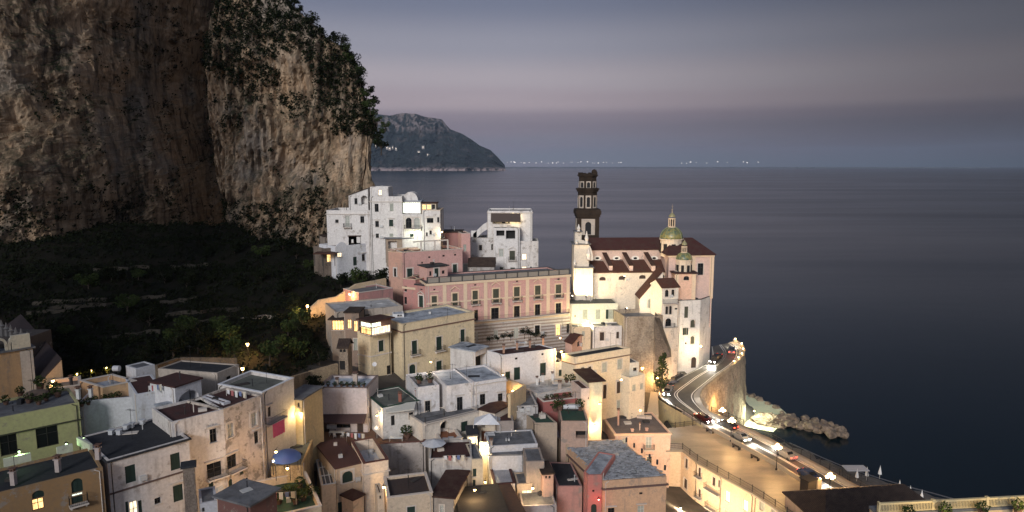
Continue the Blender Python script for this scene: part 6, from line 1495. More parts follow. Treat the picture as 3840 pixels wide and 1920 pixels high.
# church terrace, stairs
st = thing('stairs', 'wide stone stairs climbing beside the cream mansion to the road', 'stairs', G(2430, 1530, 5)); k = MB()
a0, a1 = AT(2425, 1560, 137), AT(2470, 1560, 137.5); b0, b1 = AT(2440, 1470, 150), AT(2466, 1476, 149)
for i in range(18):
    t = i / 18; t2 = (i + 1) / 18; L0, L1 = a0.lerp(b0, t), a1.lerp(b1, t); M0, M1 = a0.lerp(b0, t2), a1.lerp(b1, t2); z = L0.z + .25
    k.add([(L0.x, L0.y, z - 2), (L1.x, L1.y, z - 2), (M1.x, M1.y, z - 2), (M0.x, M0.y, z - 2), (L0.x, L0.y, z), (L1.x, L1.y, z), (M1.x, M1.y, z), (M0.x, M0.y, z)], [(4, 5, 6, 7), (0, 1, 5, 4), (1, 2, 6, 5), (3, 0, 4, 7)])
fixn(k.build('steps', plain((.46, .38, .27), .85), st))
# ================================================================== VEGETATION
def leafmat(c, c2):
    m, nt, b = mat_new("foliage"); pp = _pos(nt); nt.links.new(_mix(nt, _rng(nt, _noise(nt, pp, 1.2, 4), .35, .65), c, c2), b.inputs['Base Color']); b.inputs['Roughness'].default_value = .8; b.inputs['Specular IOR Level'].default_value = .06; return m
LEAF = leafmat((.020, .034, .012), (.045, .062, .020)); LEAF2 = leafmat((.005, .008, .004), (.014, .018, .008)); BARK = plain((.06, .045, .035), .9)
def leaves(mb, c, rx, ry, rz_, n, s_, rr):
    for _ in range(n):
        while True:
            q = Vector((rr.uniform(-1, 1), rr.uniform(-1, 1), rr.uniform(-1, 1)))
            if .12 < q.length_squared < 1: break
        p = Vector((c[0] + q.x * rx, c[1] + q.y * ry, c[2] + q.z * rz_)); a = Vector((rr.gauss(0, 1), rr.gauss(0, 1), rr.gauss(0, 1))).normalized(); b_ = a.orthogonal().normalized(); w = a.cross(b_); k = s_ * rr.uniform(.5, 1.3)
        mb.add([p + b_ * k, p + w * k * .55, p - b_ * k * .9, p - w * k * .6], [(0, 1, 2, 3)])
def tree_proto(seed, h, r, shape='round'):
    rr = random.Random(seed); tk = MB(); cr = MB(); base = Vector((0, 0, 0)); th = h * (.45 if shape == 'round' else .9)
    tk.bar((0, 0, -.5), (rr.uniform(-.3, .3), rr.uniform(-.3, .3), th), (h * .035, h * .016), 7)
    n = 9 if shape == 'round' else 12
    for i in range(n):
        if shape == 'round':
            a = rr.uniform(0, 6.28); d = r * rr.uniform(.2, .75); c = Vector((math.cos(a) * d, math.sin(a) * d, h * rr.uniform(.45, .9))); k = r * rr.uniform(.35, .6)
            tk.bar((0, 0, th * rr.uniform(.6, 1)), c, (h * .014, .02), 5); leaves(cr, c, k, k, k * .75, 70, .30, rr)
        else:
            t = (i + .5) / n; k = r * (1 - abs(t - .35) * 1.25); leaves(cr, (rr.uniform(-.2, .2) * r, rr.uniform(-.2, .2) * r, h * (.12 + .85 * t)), k, k, h / n * 1.2, 55, .26, rr)
    return tk, cr
TP = []
for i, (h, r, sh_, mt) in enumerate(((5.5, 2.6, 'round', LEAF), (4.5, 2.2, 'round', LEAF2), (6.5, 3.0, 'round', LEAF2), (7.5, 1.7, 'tall', LEAF))):
    tk, cr = tree_proto(20 + i, h, r, sh_); a = bpy.data.meshes.new('trunk'); a.from_pydata([tuple(v) for v in tk.v], [], tk.f); a.materials.append(BARK); c = bpy.data.meshes.new('crown'); c.from_pydata([tuple(v) for v in cr.v], [], cr.f); c.materials.append(mt); TP.append((a, c))
def tree(p, kind, label, s_=1.0, group=None):
    t = thing('tree', label, 'tree', p, group, rnd.random() * 6); t.scale = (s_, s_, s_)
    for nm, me in (('trunk', TP[kind][0]), ('crown', TP[kind][1])): o = bpy.data.objects.new(nm, me); COL.objects.link(o); o.parent = t
    return t
tree(AT(2480, 1452, 149) - Vector((0, 0, .8)), 3, 'dark cypress shaped tree by the lamp at the road bend', 1.15)
def gp(x, y): p = onground(x, y); return p if p else AT(x, y, 160)
tree(AT(1345, 1072, 166) - Vector((0, 0, 1.2)), 0, 'round dark tree in the garden in front of the low white villa', 1.15)
tree(AT(1425, 1062, 168) - Vector((0, 0, 1.2)), 1, 'small dark tree squeezed between the villa and the pink house', 1.1)
tree(AT(1278, 1062, 165) - Vector((0, 0, 1)), 1, 'slim garden tree below the villa porch', .8)
tree(AT(1010, 1345, 124) - Vector((0, 0, 1)), 0, 'tree lit yellow by the hillside lamp, just right of the lamp', .9)
tree(AT(880, 1330, 124) - Vector((0, 0, 1)), 0, 'green tree left of the hillside lamp above the black flat roof', .9)
tree(AT(1190, 1455, 110) - Vector((0, 0, 1.5)), 1, 'dark bushy tree under the long rubble garden wall', .8)
for x, y in ((275, 1408), (330, 1396), (385, 1388), (420, 1376)): tree(gp(x, y) - Vector((0, 0, 1)), 1, 'small garden tree lit yellow green from below behind the white rooftops', .55, 'uplit garden trees')
spots = [(60, 1060), (150, 1090), (240, 1050), (330, 1085), (420, 1060), (520, 1050), (620, 1065), (700, 1085), (800, 1060), (900, 1085), (980, 1060), (1060, 1100), (560, 1230), (640, 1290), (700, 1255), (770, 1300), (820, 1250), (860, 1290), (740, 1330), (650, 1345), (580, 1330), (940, 1210), (1020, 1230), (1080, 1260), (1130, 1220), (1060, 1300), (1140, 1290), (1170, 1330), (1100, 1180), (480, 1170), (350, 1230), (250, 1260), (420, 1330), (300, 1330), (520, 1390), (1110, 970), (1160, 1010), (1060, 940), (980, 970), (880, 950), (780, 965), (1120, 1345), (1200, 1370)]
for x, y in spots:
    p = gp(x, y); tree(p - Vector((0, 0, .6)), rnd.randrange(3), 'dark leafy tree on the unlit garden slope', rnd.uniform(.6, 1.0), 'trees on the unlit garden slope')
sc = MB(); rr = random.Random(9); cnt = 0                      # ground cover on the slope
while cnt < 5200:
    x, y = rr.uniform(-150, -28), rr.uniform(112, 212)
    z = terrain_z(x, y)
    if x > -38 and y < 150: continue
    if x > -52 and 150 <= y < 185 and False: continue
    k = rr.uniform(.5, 1.6); leaves(sc, (x, y, z + k * .35), k, k, k * .7, 12, .36, rr); cnt += 1
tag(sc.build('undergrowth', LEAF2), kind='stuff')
PATCH = [([(560, 0), (740, 0), (800, 70), (850, 95), (900, 150), (900, 190), (830, 165), (800, 185), (760, 140), (700, 120), (620, 80)], .95),
         ([(840, 180), (910, 180), (960, 290), (955, 330), (900, 320), (855, 270)], .9), ([(510, 80), (640, 130), (700, 180), (710, 240), (640, 225), (560, 200), (495, 150)], .9),
         ([(280, 0), (450, 0), (455, 250), (440, 420), (380, 430), (300, 300)], .35), ([(0, 470), (300, 440), (450, 470), (470, 620), (0, 640)], .75), ([(440, 560), (700, 565), (840, 520), (830, 640), (440, 640)], .85),
         ([(770, 470), (835, 480), (830, 620), (740, 560)], .6), ([(180, 120), (260, 100), (280, 420), (200, 440)], .3), ([(560, 240), (600, 240), (610, 330), (560, 330)], .3)]
def inpoly(x, y, P):
    r_ = False; j = len(P) - 1
    for i in range(len(P)):
        if (P[i][1] > y) != (P[j][1] > y) and x < (P[j][0] - P[i][0]) * (y - P[i][1]) / (P[j][1] - P[i][1]) + P[i][0]: r_ = not r_
        j = i
    return r_
sc = MB(); rr = random.Random(4); cnt = 0                      # shrubs clinging to the cliff
for it in range(90000):
    if cnt > 9500: break
    i = rr.randrange(CNU - 2); j = rr.randrange(CNV - 2); x, y, z = CV[j * CNU + i]; xr = Xr(z)
    m_ = fbm(x * .035 + 3, y * .02, z * .035, 4); dE = xr - x
    dens = 0
    if z > 74 and dE < 16 and m_ > -.22: dens = 1
    if z > 96 and dE < 34 and m_ > -.25: dens = .9
    if z > 84 and -92 < x < -62 and m_ > .05: dens = .8
    if -122 < x < -96 and m_ > .1: dens = .35
    if z < 54 and x < -52: dens = .75 if m_ > -.25 else .2
    if m_ > .42: dens = max(dens, .5)
    if i / CNU > .9: dens *= .7
    X_, Y_, Z_ = x, y, z; v_ = Vector((X_, Y_, Z_ - CH)); f_ = v_.y * CP - v_.z * SP; u_ = v_.y * SP + v_.z * CP
    dx_, dy_ = (1920 + FPX * v_.x / f_) / 1.4907, (960 - FPX * u_ / f_) / 1.4907
    for poly_, dn_ in PATCH:
        if inpoly(dx_, dy_, poly_): dens = max(dens, dn_)
    if rr.random() > dens: continue
    k = rr.uniform(.6, 1.9); leaves(sc, (x, y - .5, z), k, k, k * .8, 13, .40, rr); cnt += 1
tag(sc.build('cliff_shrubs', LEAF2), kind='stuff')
print('leaf faces', len(sc.f))
# bushy trees breaking the skyline of the cliff
for z in np.linspace(70, 112, 26):
    x = Xr(float(z)); p = Vector((x - rnd.uniform(.5, 4), Yf(x - 5, float(z)) + rnd.uniform(2, 6), float(z) - 1.8)); tree(p, rnd.randrange(3), 'bushy tree on the cliff skyline', rnd.uniform(.5, .95), 'trees on the cliff skyline')
# ================================================================== LAMPS
WARM = (1.0, .56, .20); GLOBE = emit((1.0, .74, .40), 14, "lamp_globe"); GLOBE_Y = emit((1.0, .70, .30), 14, "lamp_globe")
def promenade_lamp(base, label, power, group=None, h=4.6):
    t = thing('street_lamp', label, 'street lamp', base, group); k = MB(); b0 = Vector(base)
    k.lathe(b0, [(.20, 0), (.20, .25), (.10, .35), (.075, 1.2), (.055, h - .6)], 8); k.bar(b0 + Vector((-.55, 0, h - .55)), b0 + Vector((.55, 0, h - .55)), .035, 5); k.bar(b0 + Vector((0, -.5, h - .5)), b0 + Vector((0, .5, h - .5)), .035, 5)
    k.bar(b0 + Vector((0, 0, h - .6)), b0 + Vector((0, 0, h - .05)), .04, 5); k.build('pole', IRON, t)
    for dx, dy, dz in ((-.55, 0, h - .35), (.55, 0, h - .35), (0, -.5, h - .3), (0, .5, h - .3), (0, 0, h + .15)):
        g = MB(); g.lathe(b0 + Vector((dx, dy, dz - .25)), [(.06, 0), (.22, .10), (.27, .25), (.22, .40), (.06, .50)], 10); g.build('globe', GLOBE, t, True)
    light(t, b0 + Vector((0, 0, h + .9)), power, WARM, .3); return t
def on_z(x, y, z): return G(x, y, z)
promenade_lamp(on_z(2735, 1655, 10) + Vector((.3, 0, 0)), 'five globe lamp post nearest the sea wall corner', 3400)
promenade_lamp(on_z(2911, 1762, 10), 'five globe lamp post between road and promenade, middle of the straight', 3400)
promenade_lamp(on_z(3108, 1880, 10), 'five globe lamp post at the near road end beside the dark roofed hall', 3400)
promenade_lamp(Vector((on_z(2709, 1536, 9).x, on_z(2709, 1536, 9).y, 4.5)), 'five globe lamp post standing low against the foot of the high sea wall', 1800)
def wall_lamp(p, label, power, color=WARM, out=(0, -.6, 0), r=.16, glow=None, name='wall_lamp', group=None):
    """lantern on an iron bracket; p is where the bulb hangs"""
    p = Vector(p); t = thing(name, label, 'lamp', p, group); k = MB(); o = Vector(out); k.bar(p + Vector((0, 0, .28)), p - o + Vector((0, 0, .35)), .03, 5); k.lathe(p + Vector((0, 0, .16)), [(.24, 0), (.05, .16)], 8); k.build('bracket', IRON, t)
    g = MB(); g.lathe(p - Vector((0, 0, .16)), [(.05, 0), (r, .08), (r, .26), (.06, .33)], 8); g.build('lantern', glow or GLOBE_Y, t)
    light(t, p + o * .5 - Vector((0, 0, .25)), power, color, .15); return t
def lamp_post(p, label, power, h=3.6, color=WARM):
    p = Vector(p); t = thing('street_lamp', label, 'street lamp', p); k = MB(); k.lathe(p, [(.13, 0), (.13, .3), (.06, .4), (.045, h - .4)], 7); k.build('pole', IRON, t)
    g = MB(); g.lathe(p + Vector((0, 0, h - .4)), [(.06, 0), (.20, .08), (.26, .42), (.06, .5)], 8); g.build('lantern', GLOBE_Y, t); k = MB(); k.lathe(p + Vector((0, 0, h + .11)), [(.3, 0), (.05, .2)], 8); k.build('hood', IRON, t)
    light(t, p + Vector((0, -.35, h - .3)), power, color, .15); return t
q = on_z(2464, 1450, 13); lamp_post(Vector((q.x, q.y, 12.8)), 'bright street lamp beside the cypress at the road bend', 2200, 2.6)
for f_, x_, y_, D_, pw_, lb_ in (('D4', 1120, 1000, 95, 700, 'added lamp in the yard right of the bluish house'), ('D3', 1090, 985, 91, 500, 'added lamp between the tower house and the chocolate roof'), ('N2', 880, 1060, 110, 700, 'added lamp in the gap left of the green roofs'),
    ('N4', 760, 380, 114, 600, 'added lamp behind the pale end of the flagstone roof'), ('N4', 900, 250, 119, 900, 'added lamp in the lane left of the rose house'), ('D2', 1330, 1010, 78, 450, 'added lamp in the dark alley beside the green terrace'),
    ('D4', 420, 1020, 92, 500, 'added lamp at the foot of the long grey wall'), ('N1', 1010, 960, 108, 350, 'added lamp on the steps between blue and green roofed houses'), ('N3', 640, 1010, 118, 380, 'added lamp between the cream mansion and the rose house')):
    wall_lamp(AT(*px(f_, x_, y_), D_), lb_, pw_, (1, .66, .32))  # unseen lamps added between the houses to warm the lower town
# floodlights on the church
def flood(p, aim, label, power, color=(1, .74, .42), ang=100):
    p = Vector(p); t = thing('floodlight', label, 'floodlight', p); k = MB(); k.box(p + Vector((0, 0, -.25)), .5, .35, .35); k.bar(p + Vector((0, 0, -.25)), p + Vector((0, 0, -1.0)), .05, 6); k.build('housing', IRON, t)
    g = MB(); d = (Vector(aim) - p).normalized(); u = d.orthogonal().normalized() * .2; w = d.cross(u).normalized() * .2; c_ = p + d * .32; g.quad(c_ - u - w, c_ + u - w, c_ + u + w, c_ - u + w); g.build('glass', emit((1, .85, .6), 6, "lamp_globe"), t)
    l = light(t, c_ + d * .08, power, color, .2, (R(ang), (0, 0, 0))); l.rotation_euler = d.to_track_quat('-Z', 'Y').to_euler()
a = AT(*px('B3', 150, 570), 165); flood((a.x, 167, 32.5), AT(*px('B3', 280, 300), 171), 'floodlight aimed up at the left front corner of the church', 8500)
a = AT(*px('B3', 330, 560), 165); flood((a.x, 167.5, 32.5), AT(*px('B3', 480, 350), 171), 'floodlight aimed at the white aisle wall from the terrace', 3800)
a = AT(*px('B3', 1100, 520), 160); flood((a.x - 6, 160, 31), AT(*px('B3', 1500, 350), 166), 'floodlight aimed at the small domed chapel tower', 3800)
a = AT(*px('B3', 700, 540), 160); flood((a.x, 152, 40), AT(*px('B3', 1000, 100), 176), 'floodlight washing the clerestory and big dome', 4200, (1, .78, .5), 110)
a = AT(*px('B3', 330, 840), 159.5); wall_lamp((a.x, 159, 28.2), 'lamp lighting the yellow floodlit house front', 2600, (1, .84, .45), (0, -.3, 0))
wall_lamp(AT(2628, 1298, 160.5), 'bright wall lamp on the tall white corner house above the road', 2400, (1, .75, .42))
a = AT(*px('B3', 1000, 1150), 150); lamp_post((a.x, 150, 14), 'street lamp in front of the stone bastion', 2600, 5.5)
wall_lamp(AT(*px('B3', 1290, 980), 158), 'lamp under the arcaded balconies by the bastion buttress', 900)
wall_lamp(AT(2105, 1318, 133), 'lamp in the yellow alley between the brown roofed and cream mansions', 1200, (1, .62, .2))
wall_lamp(AT(*px('N2', 760, 470), 124), 'hidden lamp by the left corner of the brown roofed house', 500)
wall_lamp(AT(*px('N2', 880, 660), 118), 'lamp on the ochre yard wall', 450)
wall_lamp(AT(*px('N3', 900, 720), 122), 'lamp lighting the long balcony of the cream mansion', 1500, (1, .76, .45))
wall_lamp(AT(*px('N3', 1130, 1090), 124), 'lamp at the foot of the stone stairs', 1300)
wall_lamp(AT(*px('D4', 545, 505), 104), 'white hot lamp beside the orange terrace in the centre', 1700, (1, .74, .40))
wall_lamp(AT(*px('D4', 500, 180), 113), 'lamp inside the small arch of the loggia corner', 450)
wall_lamp(AT(*px('D4', 545, 925), 99.5), 'lamp deep in the narrow alley left of the bluish house', 350, (1, .66, .26))
lamp_post(AT(910, 1392, 116) - Vector((0, 0, 3.0)), 'street lamp behind the black flat roof of the left town', 900)
lamp_post(AT(929, 1300, 128) - Vector((0, 0, 3.0)), 'street lamp on the dark hillside among lit leaves', 2600)
lamp_post(AT(1153, 1152, 147) - Vector((0, 0, 3.2)), 'street lamp at the lower end of the ramp lighting the rocks', 2400)
wall_lamp(AT(1311, 1104, 151.6), 'lamp halfway up the pale ramp wall', 900)
wall_lamp(AT(*px('N1', 90, 930), 98), 'lamp in the glowing lane by the alley house', 420, (1, .66, .26))
wall_lamp(AT(*px('D2', 1560, 560), 84), 'lamp under the towel balcony in the alley', 500)
wall_lamp(AT(*px('D2', 1700, 760), 86), 'lamp shining on the rubble yard wall under the canopy', 420)
wall_lamp(AT(*px('D2', 1120, 1000), 78), 'lamp by the arched alley door of the peeling house', 600)
wall_lamp(AT(*px('C1', 640, 800), 96), 'lamp lighting the orange end wall of the barn', 260)
for x, y in ((290, 1415), (345, 1402), (400, 1392)):
    p = gp(x, y); wall_lamp(p + Vector((0, 0, .6)), 'garden light between the uplit trees behind the rooftops', 160, (1, .72, .12), (0, -.2, 0), .1, None, 'garden_light', 'garden lights behind the rooftops')
wall_lamp(AT(2245, 1873, 97), 'small red lamp on the pink round tower', 70, (1, .10, .06), (0, -.4, 0), .12, emit((1, .25, .2), 10, "lamp_globe"))
q = AT(*px('D2', 1530, 670), 84); wall_lamp(q, 'cool white bulb hanging under the blue canopy', 160, (.35, .55, 1), (0, -.2, 0), .12, emit((.75, .9, 1), 12, "lamp_globe"))
for nm, x, y, D_, lb in (('l', 120, 640, 72.5, 'green lamp on the roof left'), ('m', 780, 560, 76, 'green lamp mid'), ('r', 1060, 470, 79.5, 'green lamp r')):
    pass
wall_lamp(AT(*px('D1', 230, 560), 73.2), 'greenish lamp behind the ochre house roof near the left edge', 130, (.55, 1, .38), (0, .2, 0), .1, emit((.7, 1, .55), 6, "lamp_globe"))
wall_lamp(AT(*px('D1', 800, 470), 78), 'greenish lamp over the middle white planter wall', 130, (.55, 1, .38), (0, .2, 0), .1, emit((.7, 1, .55), 6, "lamp_globe"))
wall_lamp(AT(*px('D1', 1010, 400), 79.6), 'greenish lamp beside the rounded white parapet by the black roof', 130, (.55, 1, .38), (0, .2, 0), .1, emit((.7, 1, .55), 6, "lamp_globe"))
for (x, y, D_, p_) in ((2540, 1870, 117, 4200), (2640, 1900, 112, 3000), (2760, 1960, 107, 2600)):
    a = AT(x, y, D_); wall_lamp((a.x, a.y - 2.5, 4.5), 'street lamp close under the curved promenade front', p_, (1, .74, .44), (0, .4, 0), .16, None, 'wall_lamp', 'lamps under the curved promenade front')
a = AT(2420, 1800, 112); wall_lamp((a.x, a.y, 7), 'lamp between the rose house and the flagstone roof', 1500, (1, .70, .40))
a = AT(2330, 1960, 88); wall_lamp((a.x, a.y, 8), 'lamp shining on the front of the flagstone roof house', 1900, (1, .64, .32))
a = AT(1480, 1960, 84); wall_lamp((a.x, a.y, 12), 'lamp in the lane below the chocolate roof', 900, (1, .66, .34))
for nm, f, x, y, D_, pw in (('clifftop', 'A1', 1300, 740, 172.5, 500), ('side', 'A1', 1635, 740, 173, 320)):
    wall_lamp(AT(*px(f, x, y), D_), 'lamp washing the %s of the clifftop house with pale light' % ('lower wall' if nm == 'clifftop' else 'right corner'), pw, (.92, 1, .72) if nm == 'clifftop' else (1, .72, .35))
wall_lamp(AT(*px('B1', 1500, 1150), 120), 'lamp above the arched niche of the yellow mansion', 420, (1, .8, .6))
wall_lamp(AT(*px('B2', 1450, 860), 146), 'lamp at the striped corner of the palazzo', 700, WARM)
# lamps strung along the outer road bend
q = G(2778, 1535, 4) + Vector((3.0, -1.0, 0)); wall_lamp(q, 'pale lamp at the foot of the sea wall shining over the shallow water', 5500, (.95, 1, .68), (.5, -.3, 0))
for i in range(2, 26, 4):
    p = offs(SR, SL, 1.3)[i] + Vector((0, 0, 1.0))
    t = wall_lamp(p + Vector((0, 0, .3)), 'small lamp on the parapet of the outer road bend', 130, WARM, (-.2, -.1, 0), .18, GLOBE, 'parapet_lamp', 'parapet lamps on the outer road bend')
# ================================================================== CARS (lights on), benches, bins
HEAD = emit((1, .95, .85), 90, "headlight_glass"); TAIL = emit((1, .06, .03), 9, "taillight_glass")
def car(pos, ang, label, col, group=None, head=2400, lit=True):
    t = thing('car', label, 'car', pos, group, ang); 
    def B(mb, name, mat): 
        me = bpy.data.meshes.new(name); me.from_pydata([tuple(v) for v in mb.v], [], mb.f); me.materials.append(mat); o = bpy.data.objects.new(name, me); COL.objects.link(o); o.parent = t; return o
    prof = [(-2.0, .35), (-2.05, .75), (-1.85, .98), (-1.25, 1.02), (-.75, 1.42), (.55, 1.45), (1.25, .98), (1.95, .82), (2.05, .5), (2.0, .33)]
    b = MB(); n = len(prof); L = [(x, -.82 if z < 1.05 else -.66, z) for x, z in prof]; Rr = [(x, -y, z) for x, y, z in L]
    b.add(L + Rr, [tuple(range(n)), tuple(range(n, 2 * n))[::-1]] + [(i, (i + 1) % n, (i + 1) % n + n, i + n) for i in range(n)]); fixn(B(b, 'body', col))
    g = MB(); g.quad((-1.18, -.60, 1.06), (-.78, -.60, 1.40), (-.78, .60, 1.40), (-1.18, .60, 1.06)); g.quad((1.18, -.60, 1.04), (.60, -.60, 1.42), (.60, .60, 1.42), (1.18, .60, 1.04))
    for k in g.v: pass
    g.v = [(x + (-.02 if x < 0 else .02), y, z + .02) for x, y, z in g.v]
    for sy in (-1, 1): g.quad((-1.05, sy * .765, 1.08), (-.7, sy * .69, 1.36), (.5, sy * .69, 1.38), (1.0, sy * .765, 1.06))
    B(g, 'window', GLASS)
    for x in (-1.3, 1.3):
        for sy in (-1, 1):
            w = MB(); w.bar((x, sy * .70, .32), (x, sy * .86, .32), .32, 14); B(w, 'wheel', plain((.015, .015, .016), .8))
    for sy in (-.58, .58):
        h_ = MB(); h_.box((2.03, sy, .58), .08, .34, .18); B(h_, 'headlight', HEAD if lit else GLASS); h_ = MB(); h_.box((-2.03, sy, .70), .08, .30, .16); B(h_, 'taillight', TAIL if lit else plain((.2, .02, .02), .4))
    if lit:
        for sy in (-.58, .58):
            d = bpy.data.lights.new("bulb", 'SPOT'); d.energy = head; d.color = (1, .93, .8); d.spot_size = R(80); d.spot_blend = .7; d.shadow_soft_size = .08; o = bpy.data.objects.new('bulb', d); COL.objects.link(o); o.parent = t; o.location = (2.12, sy, .67); o.rotation_euler = (R(82), 0, R(-90))
        d = bpy.data.lights.new("bulb", 'POINT'); d.energy = 25; d.color = (1, .08, .04); d.shadow_soft_size = .1; o = bpy.data.objects.new('bulb', d); COL.objects.link(o); o.parent = t; o.location = (-2.3, 0, .75)
    return t
def place(i, t, toward, label, col, group):
    c0, c1 = lp(t)[i], lp(t)[min(i + 1, NR - 1)]; d = (c1 - c0).normalized(); 
    if not toward: d = -d
    o = car(c0 + Vector((0, 0, .02)), math.atan2(d.y, d.x), label, col, group); o.rotation_euler = (0, -math.asin(d.z), math.atan2(d.y, d.x)); return o
cols = [plain((.03, .03, .034), .25, .3, "car_paint"), plain((.16, .16, .17), .25, .5, "car_paint"), plain((.06, .012, .012), .25, .2, "car_paint"), plain((.22, .22, .22), .25, .2, "car_paint"), plain((.03, .05, .12), .25, .3, "car_paint")]
where = ['by the corner house', 'below the cypress', 'on the road bend', 'coming out of the bend above the arch', 'passing the first promenade bench', 'passing the second promenade bench', 'nearing the dark roofed hall']
cn_ = ['black', 'grey', 'dark red', 'pale grey', 'navy', 'silver', 'black']
for k, (i, w) in enumerate(zip((14, 46, 66, 80, 97), ('by the corner house', 'on the road bend', 'coming out of the bend above the arch', 'passing the promenade benches', 'nearing the dark roofed hall'))): place(i, .28, True, '%s car with bright white headlights %s' % (cn_[k], w), cols[{'black': 0, 'grey': 1, 'dark red': 2, 'pale grey': 3, 'navy': 4}[cn_[k]]], 'cars driving along the coast road')
for k, (i, w) in enumerate(zip((8, 74, 90), ('at the outer road bend', 'beside the first five globe lamp post', 'between two five globe lamp posts'))): place(i, .74, False, '%s car with glowing red tail lights %s' % (('grey', 'black', 'pale', 'blue')[k], w), cols[(1, 0, 3, 4)[k]], 'cars driving along the coast road')
p = G(2498, 1452, 12.9); car(p, R(200), 'dark car parked beside the lamp at the road bend', cols[0], None, 0, False)
p = G(2515, 1446, 13.1); car(p, R(205), 'silver car parked behind the dark one at the bend', cols[1], None, 0, False)
p = G(2535, 1419, 14.0); car(p, R(225), 'small black car parked below the white church wall', cols[0], None, 0, False)
def bench(p, ang, label):
    t = thing('park_bench', label, 'bench', p, 'benches on the promenade', ang)
    def B(mb, n, m_): me = bpy.data.meshes.new(n); me.from_pydata([tuple(v) for v in mb.v], [], mb.f); me.materials.append(m_); o = bpy.data.objects.new(n, me); COL.objects.link(o); o.parent = t
    w = plain((.05, .035, .025), .7)
    k = MB()
    for y in (-.18, 0, .18): k.box((0, y, .42), 1.8, .13, .04)
    B(k, 'seat', w); k = MB()
    for z in (.58, .75): k.box((0, .30, z), 1.8, .04, .11)
    B(k, 'backrest', w)
    for x in (-.75, .75): k = MB(); k.box((x, 0, 0), .07, .5, .42); k.box((x, .29, 0), .07, .07, .88); B(k, 'leg', IRON)
for x, y, lb in ((2663, 1622, 'dark bench on the promenade nearest the arch'), (2762, 1682, 'dark bench on the promenade, middle of the three'), (2832, 1723, 'dark bench on the promenade farthest from the arch')):
    bench(G(x, y, 10), R(118), lb)
ks = thing('kiosk', 'dark box kiosk with a pale lit side beside the road end', 'kiosk', G(3030, 1850, 10)); p = G(3030, 1850, 10); k = MB(); k.box(p, 2.2, 1.6, 2.6, .5); k.build('body', plain((.04, .035, .03), .7), ks); k = MB(); k.box(p + Vector((0, 0, 2.605)), 2.5, 1.9, .15, .5); k.build('roof', IRON, ks)
p = p + Vector((1.6, .2, 0)); k = MB(); k.box(p, .9, .9, 2.5, .5); k.build('panel', plain((.6, .5, .35), .7), ks)
# ================================================================== ROOF AND TERRACE THINGS
POT = plain((.13, .07, .05), .8); TANK = plain((.55, .56, .58), .5)
def pot(p, label, s_=1.0, group=None):
    t = thing('potted_plant', label, 'potted plant', p, group); p = Vector(p); k = MB(); k.lathe(p, [(.22 * s_, 0), (.32 * s_, .42 * s_), (.34 * s_, .46 * s_)], 8); k.build('pot', POT, t); k = MB(); leaves(k, p + Vector((0, 0, .72 * s_)), .52 * s_, .5 * s_, .5 * s_, 110, .13 * s_, rnd); k.build('leaves', LEAF, t); return t
def dish(p, label, az=0):
    p = Vector(p); t = thing('satellite_dish', label, 'satellite dish', p); k = MB(); k.bar(p, p + Vector((0, 0, 1.1)), .035, 5); k.build('mast', IRON, t); k = MB(); c_ = p + Vector((0, -.1, 1.25)); d = Vector((math.sin(az), -math.cos(az), .45)).normalized(); u = d.orthogonal().normalized(); w = d.cross(u)
    for i in range(12):
        a, b_ = i * math.pi / 6, (i + 1) * math.pi / 6; e = [c_ + (u * math.cos(q) + w * math.sin(q)) * .42 + d * .12 for q in (a, b_)]; k.add([c_, e[0], e[1]], [(0, 1, 2)])
    k.bar(c_, c_ + d * .5, .015, 4); k.build('reflector', plain((.6, .6, .6), .5), t)
def antenna(p, label, h=3.0, group=None):
    p = Vector(p); t = thing('tv_antenna', label, 'antenna', p, group); k = MB(); k.bar(p, p + Vector((0, 0, h)), .028, 5); k.bar(p + Vector((-.5, .2, h - .2)), p + Vector((.7, -.2, h - .2)), .018, 4)
    for i in range(6): q = p + Vector((-.45 + i * .2, .18 - i * .07, h - .2)); k.bar(q - Vector((.1, .28, 0)), q + Vector((.1, .28, 0)), .012, 4)
    k.build('mast', IRON, t)
def chimney(p, label, h=1.3, w=.55, m=None, group=None):
    p = Vector(p); t = thing('chimney', label, 'chimney', p, group); k = MB(); k.box(p, w, w, h); k.box(p + Vector((0, 0, h + .003)), w + .18, w + .18, .1); k.build('stack', m or wallmat((.5, .42, .36), .5), t); k = MB()
    if h < .7: return
    for a in (-1, 1): k.box(p + Vector((a * w * .3, 0, h + .105)), .12, w * .8, .28)
    k.box(p + Vector((0, 0, h + .39)), w + .2, w + .2, .08); k.build('cap', POT, t)
def tank(p, label, L=1.6):
    p = Vector(p); t = thing('water_tank', label, 'water tank', p); k = MB(); k.bar(p + Vector((-L / 2, 0, .65)), p + Vector((L / 2, 0, .65)), .42, 14); k.build('tank', TANK, t); k = MB()
    for a in (-.5, .5): k.box(p + Vector((a * L * .7, 0, 0)), .1, .7, .3)
    k.build('cradle', IRON, t)
def table(p, label, m_=None, L=1.5, group=None):
    p = Vector(p); t = thing('table', label, 'table', p, group); k = MB(); k.box(p + Vector((0, 0, .70)), L, .85, .05); k.build('tabletop', m_ or plain((.6, .6, .6), .6), t)
    for a in (-1, 1):
        for b_ in (-1, 1): k = MB(); k.bar(p + Vector((a * (L / 2 - .08), b_ * .34, 0)), p + Vector((a * (L / 2 - .08), b_ * .34, .7)), .03, 5); k.build('leg', FRAME_W, t)
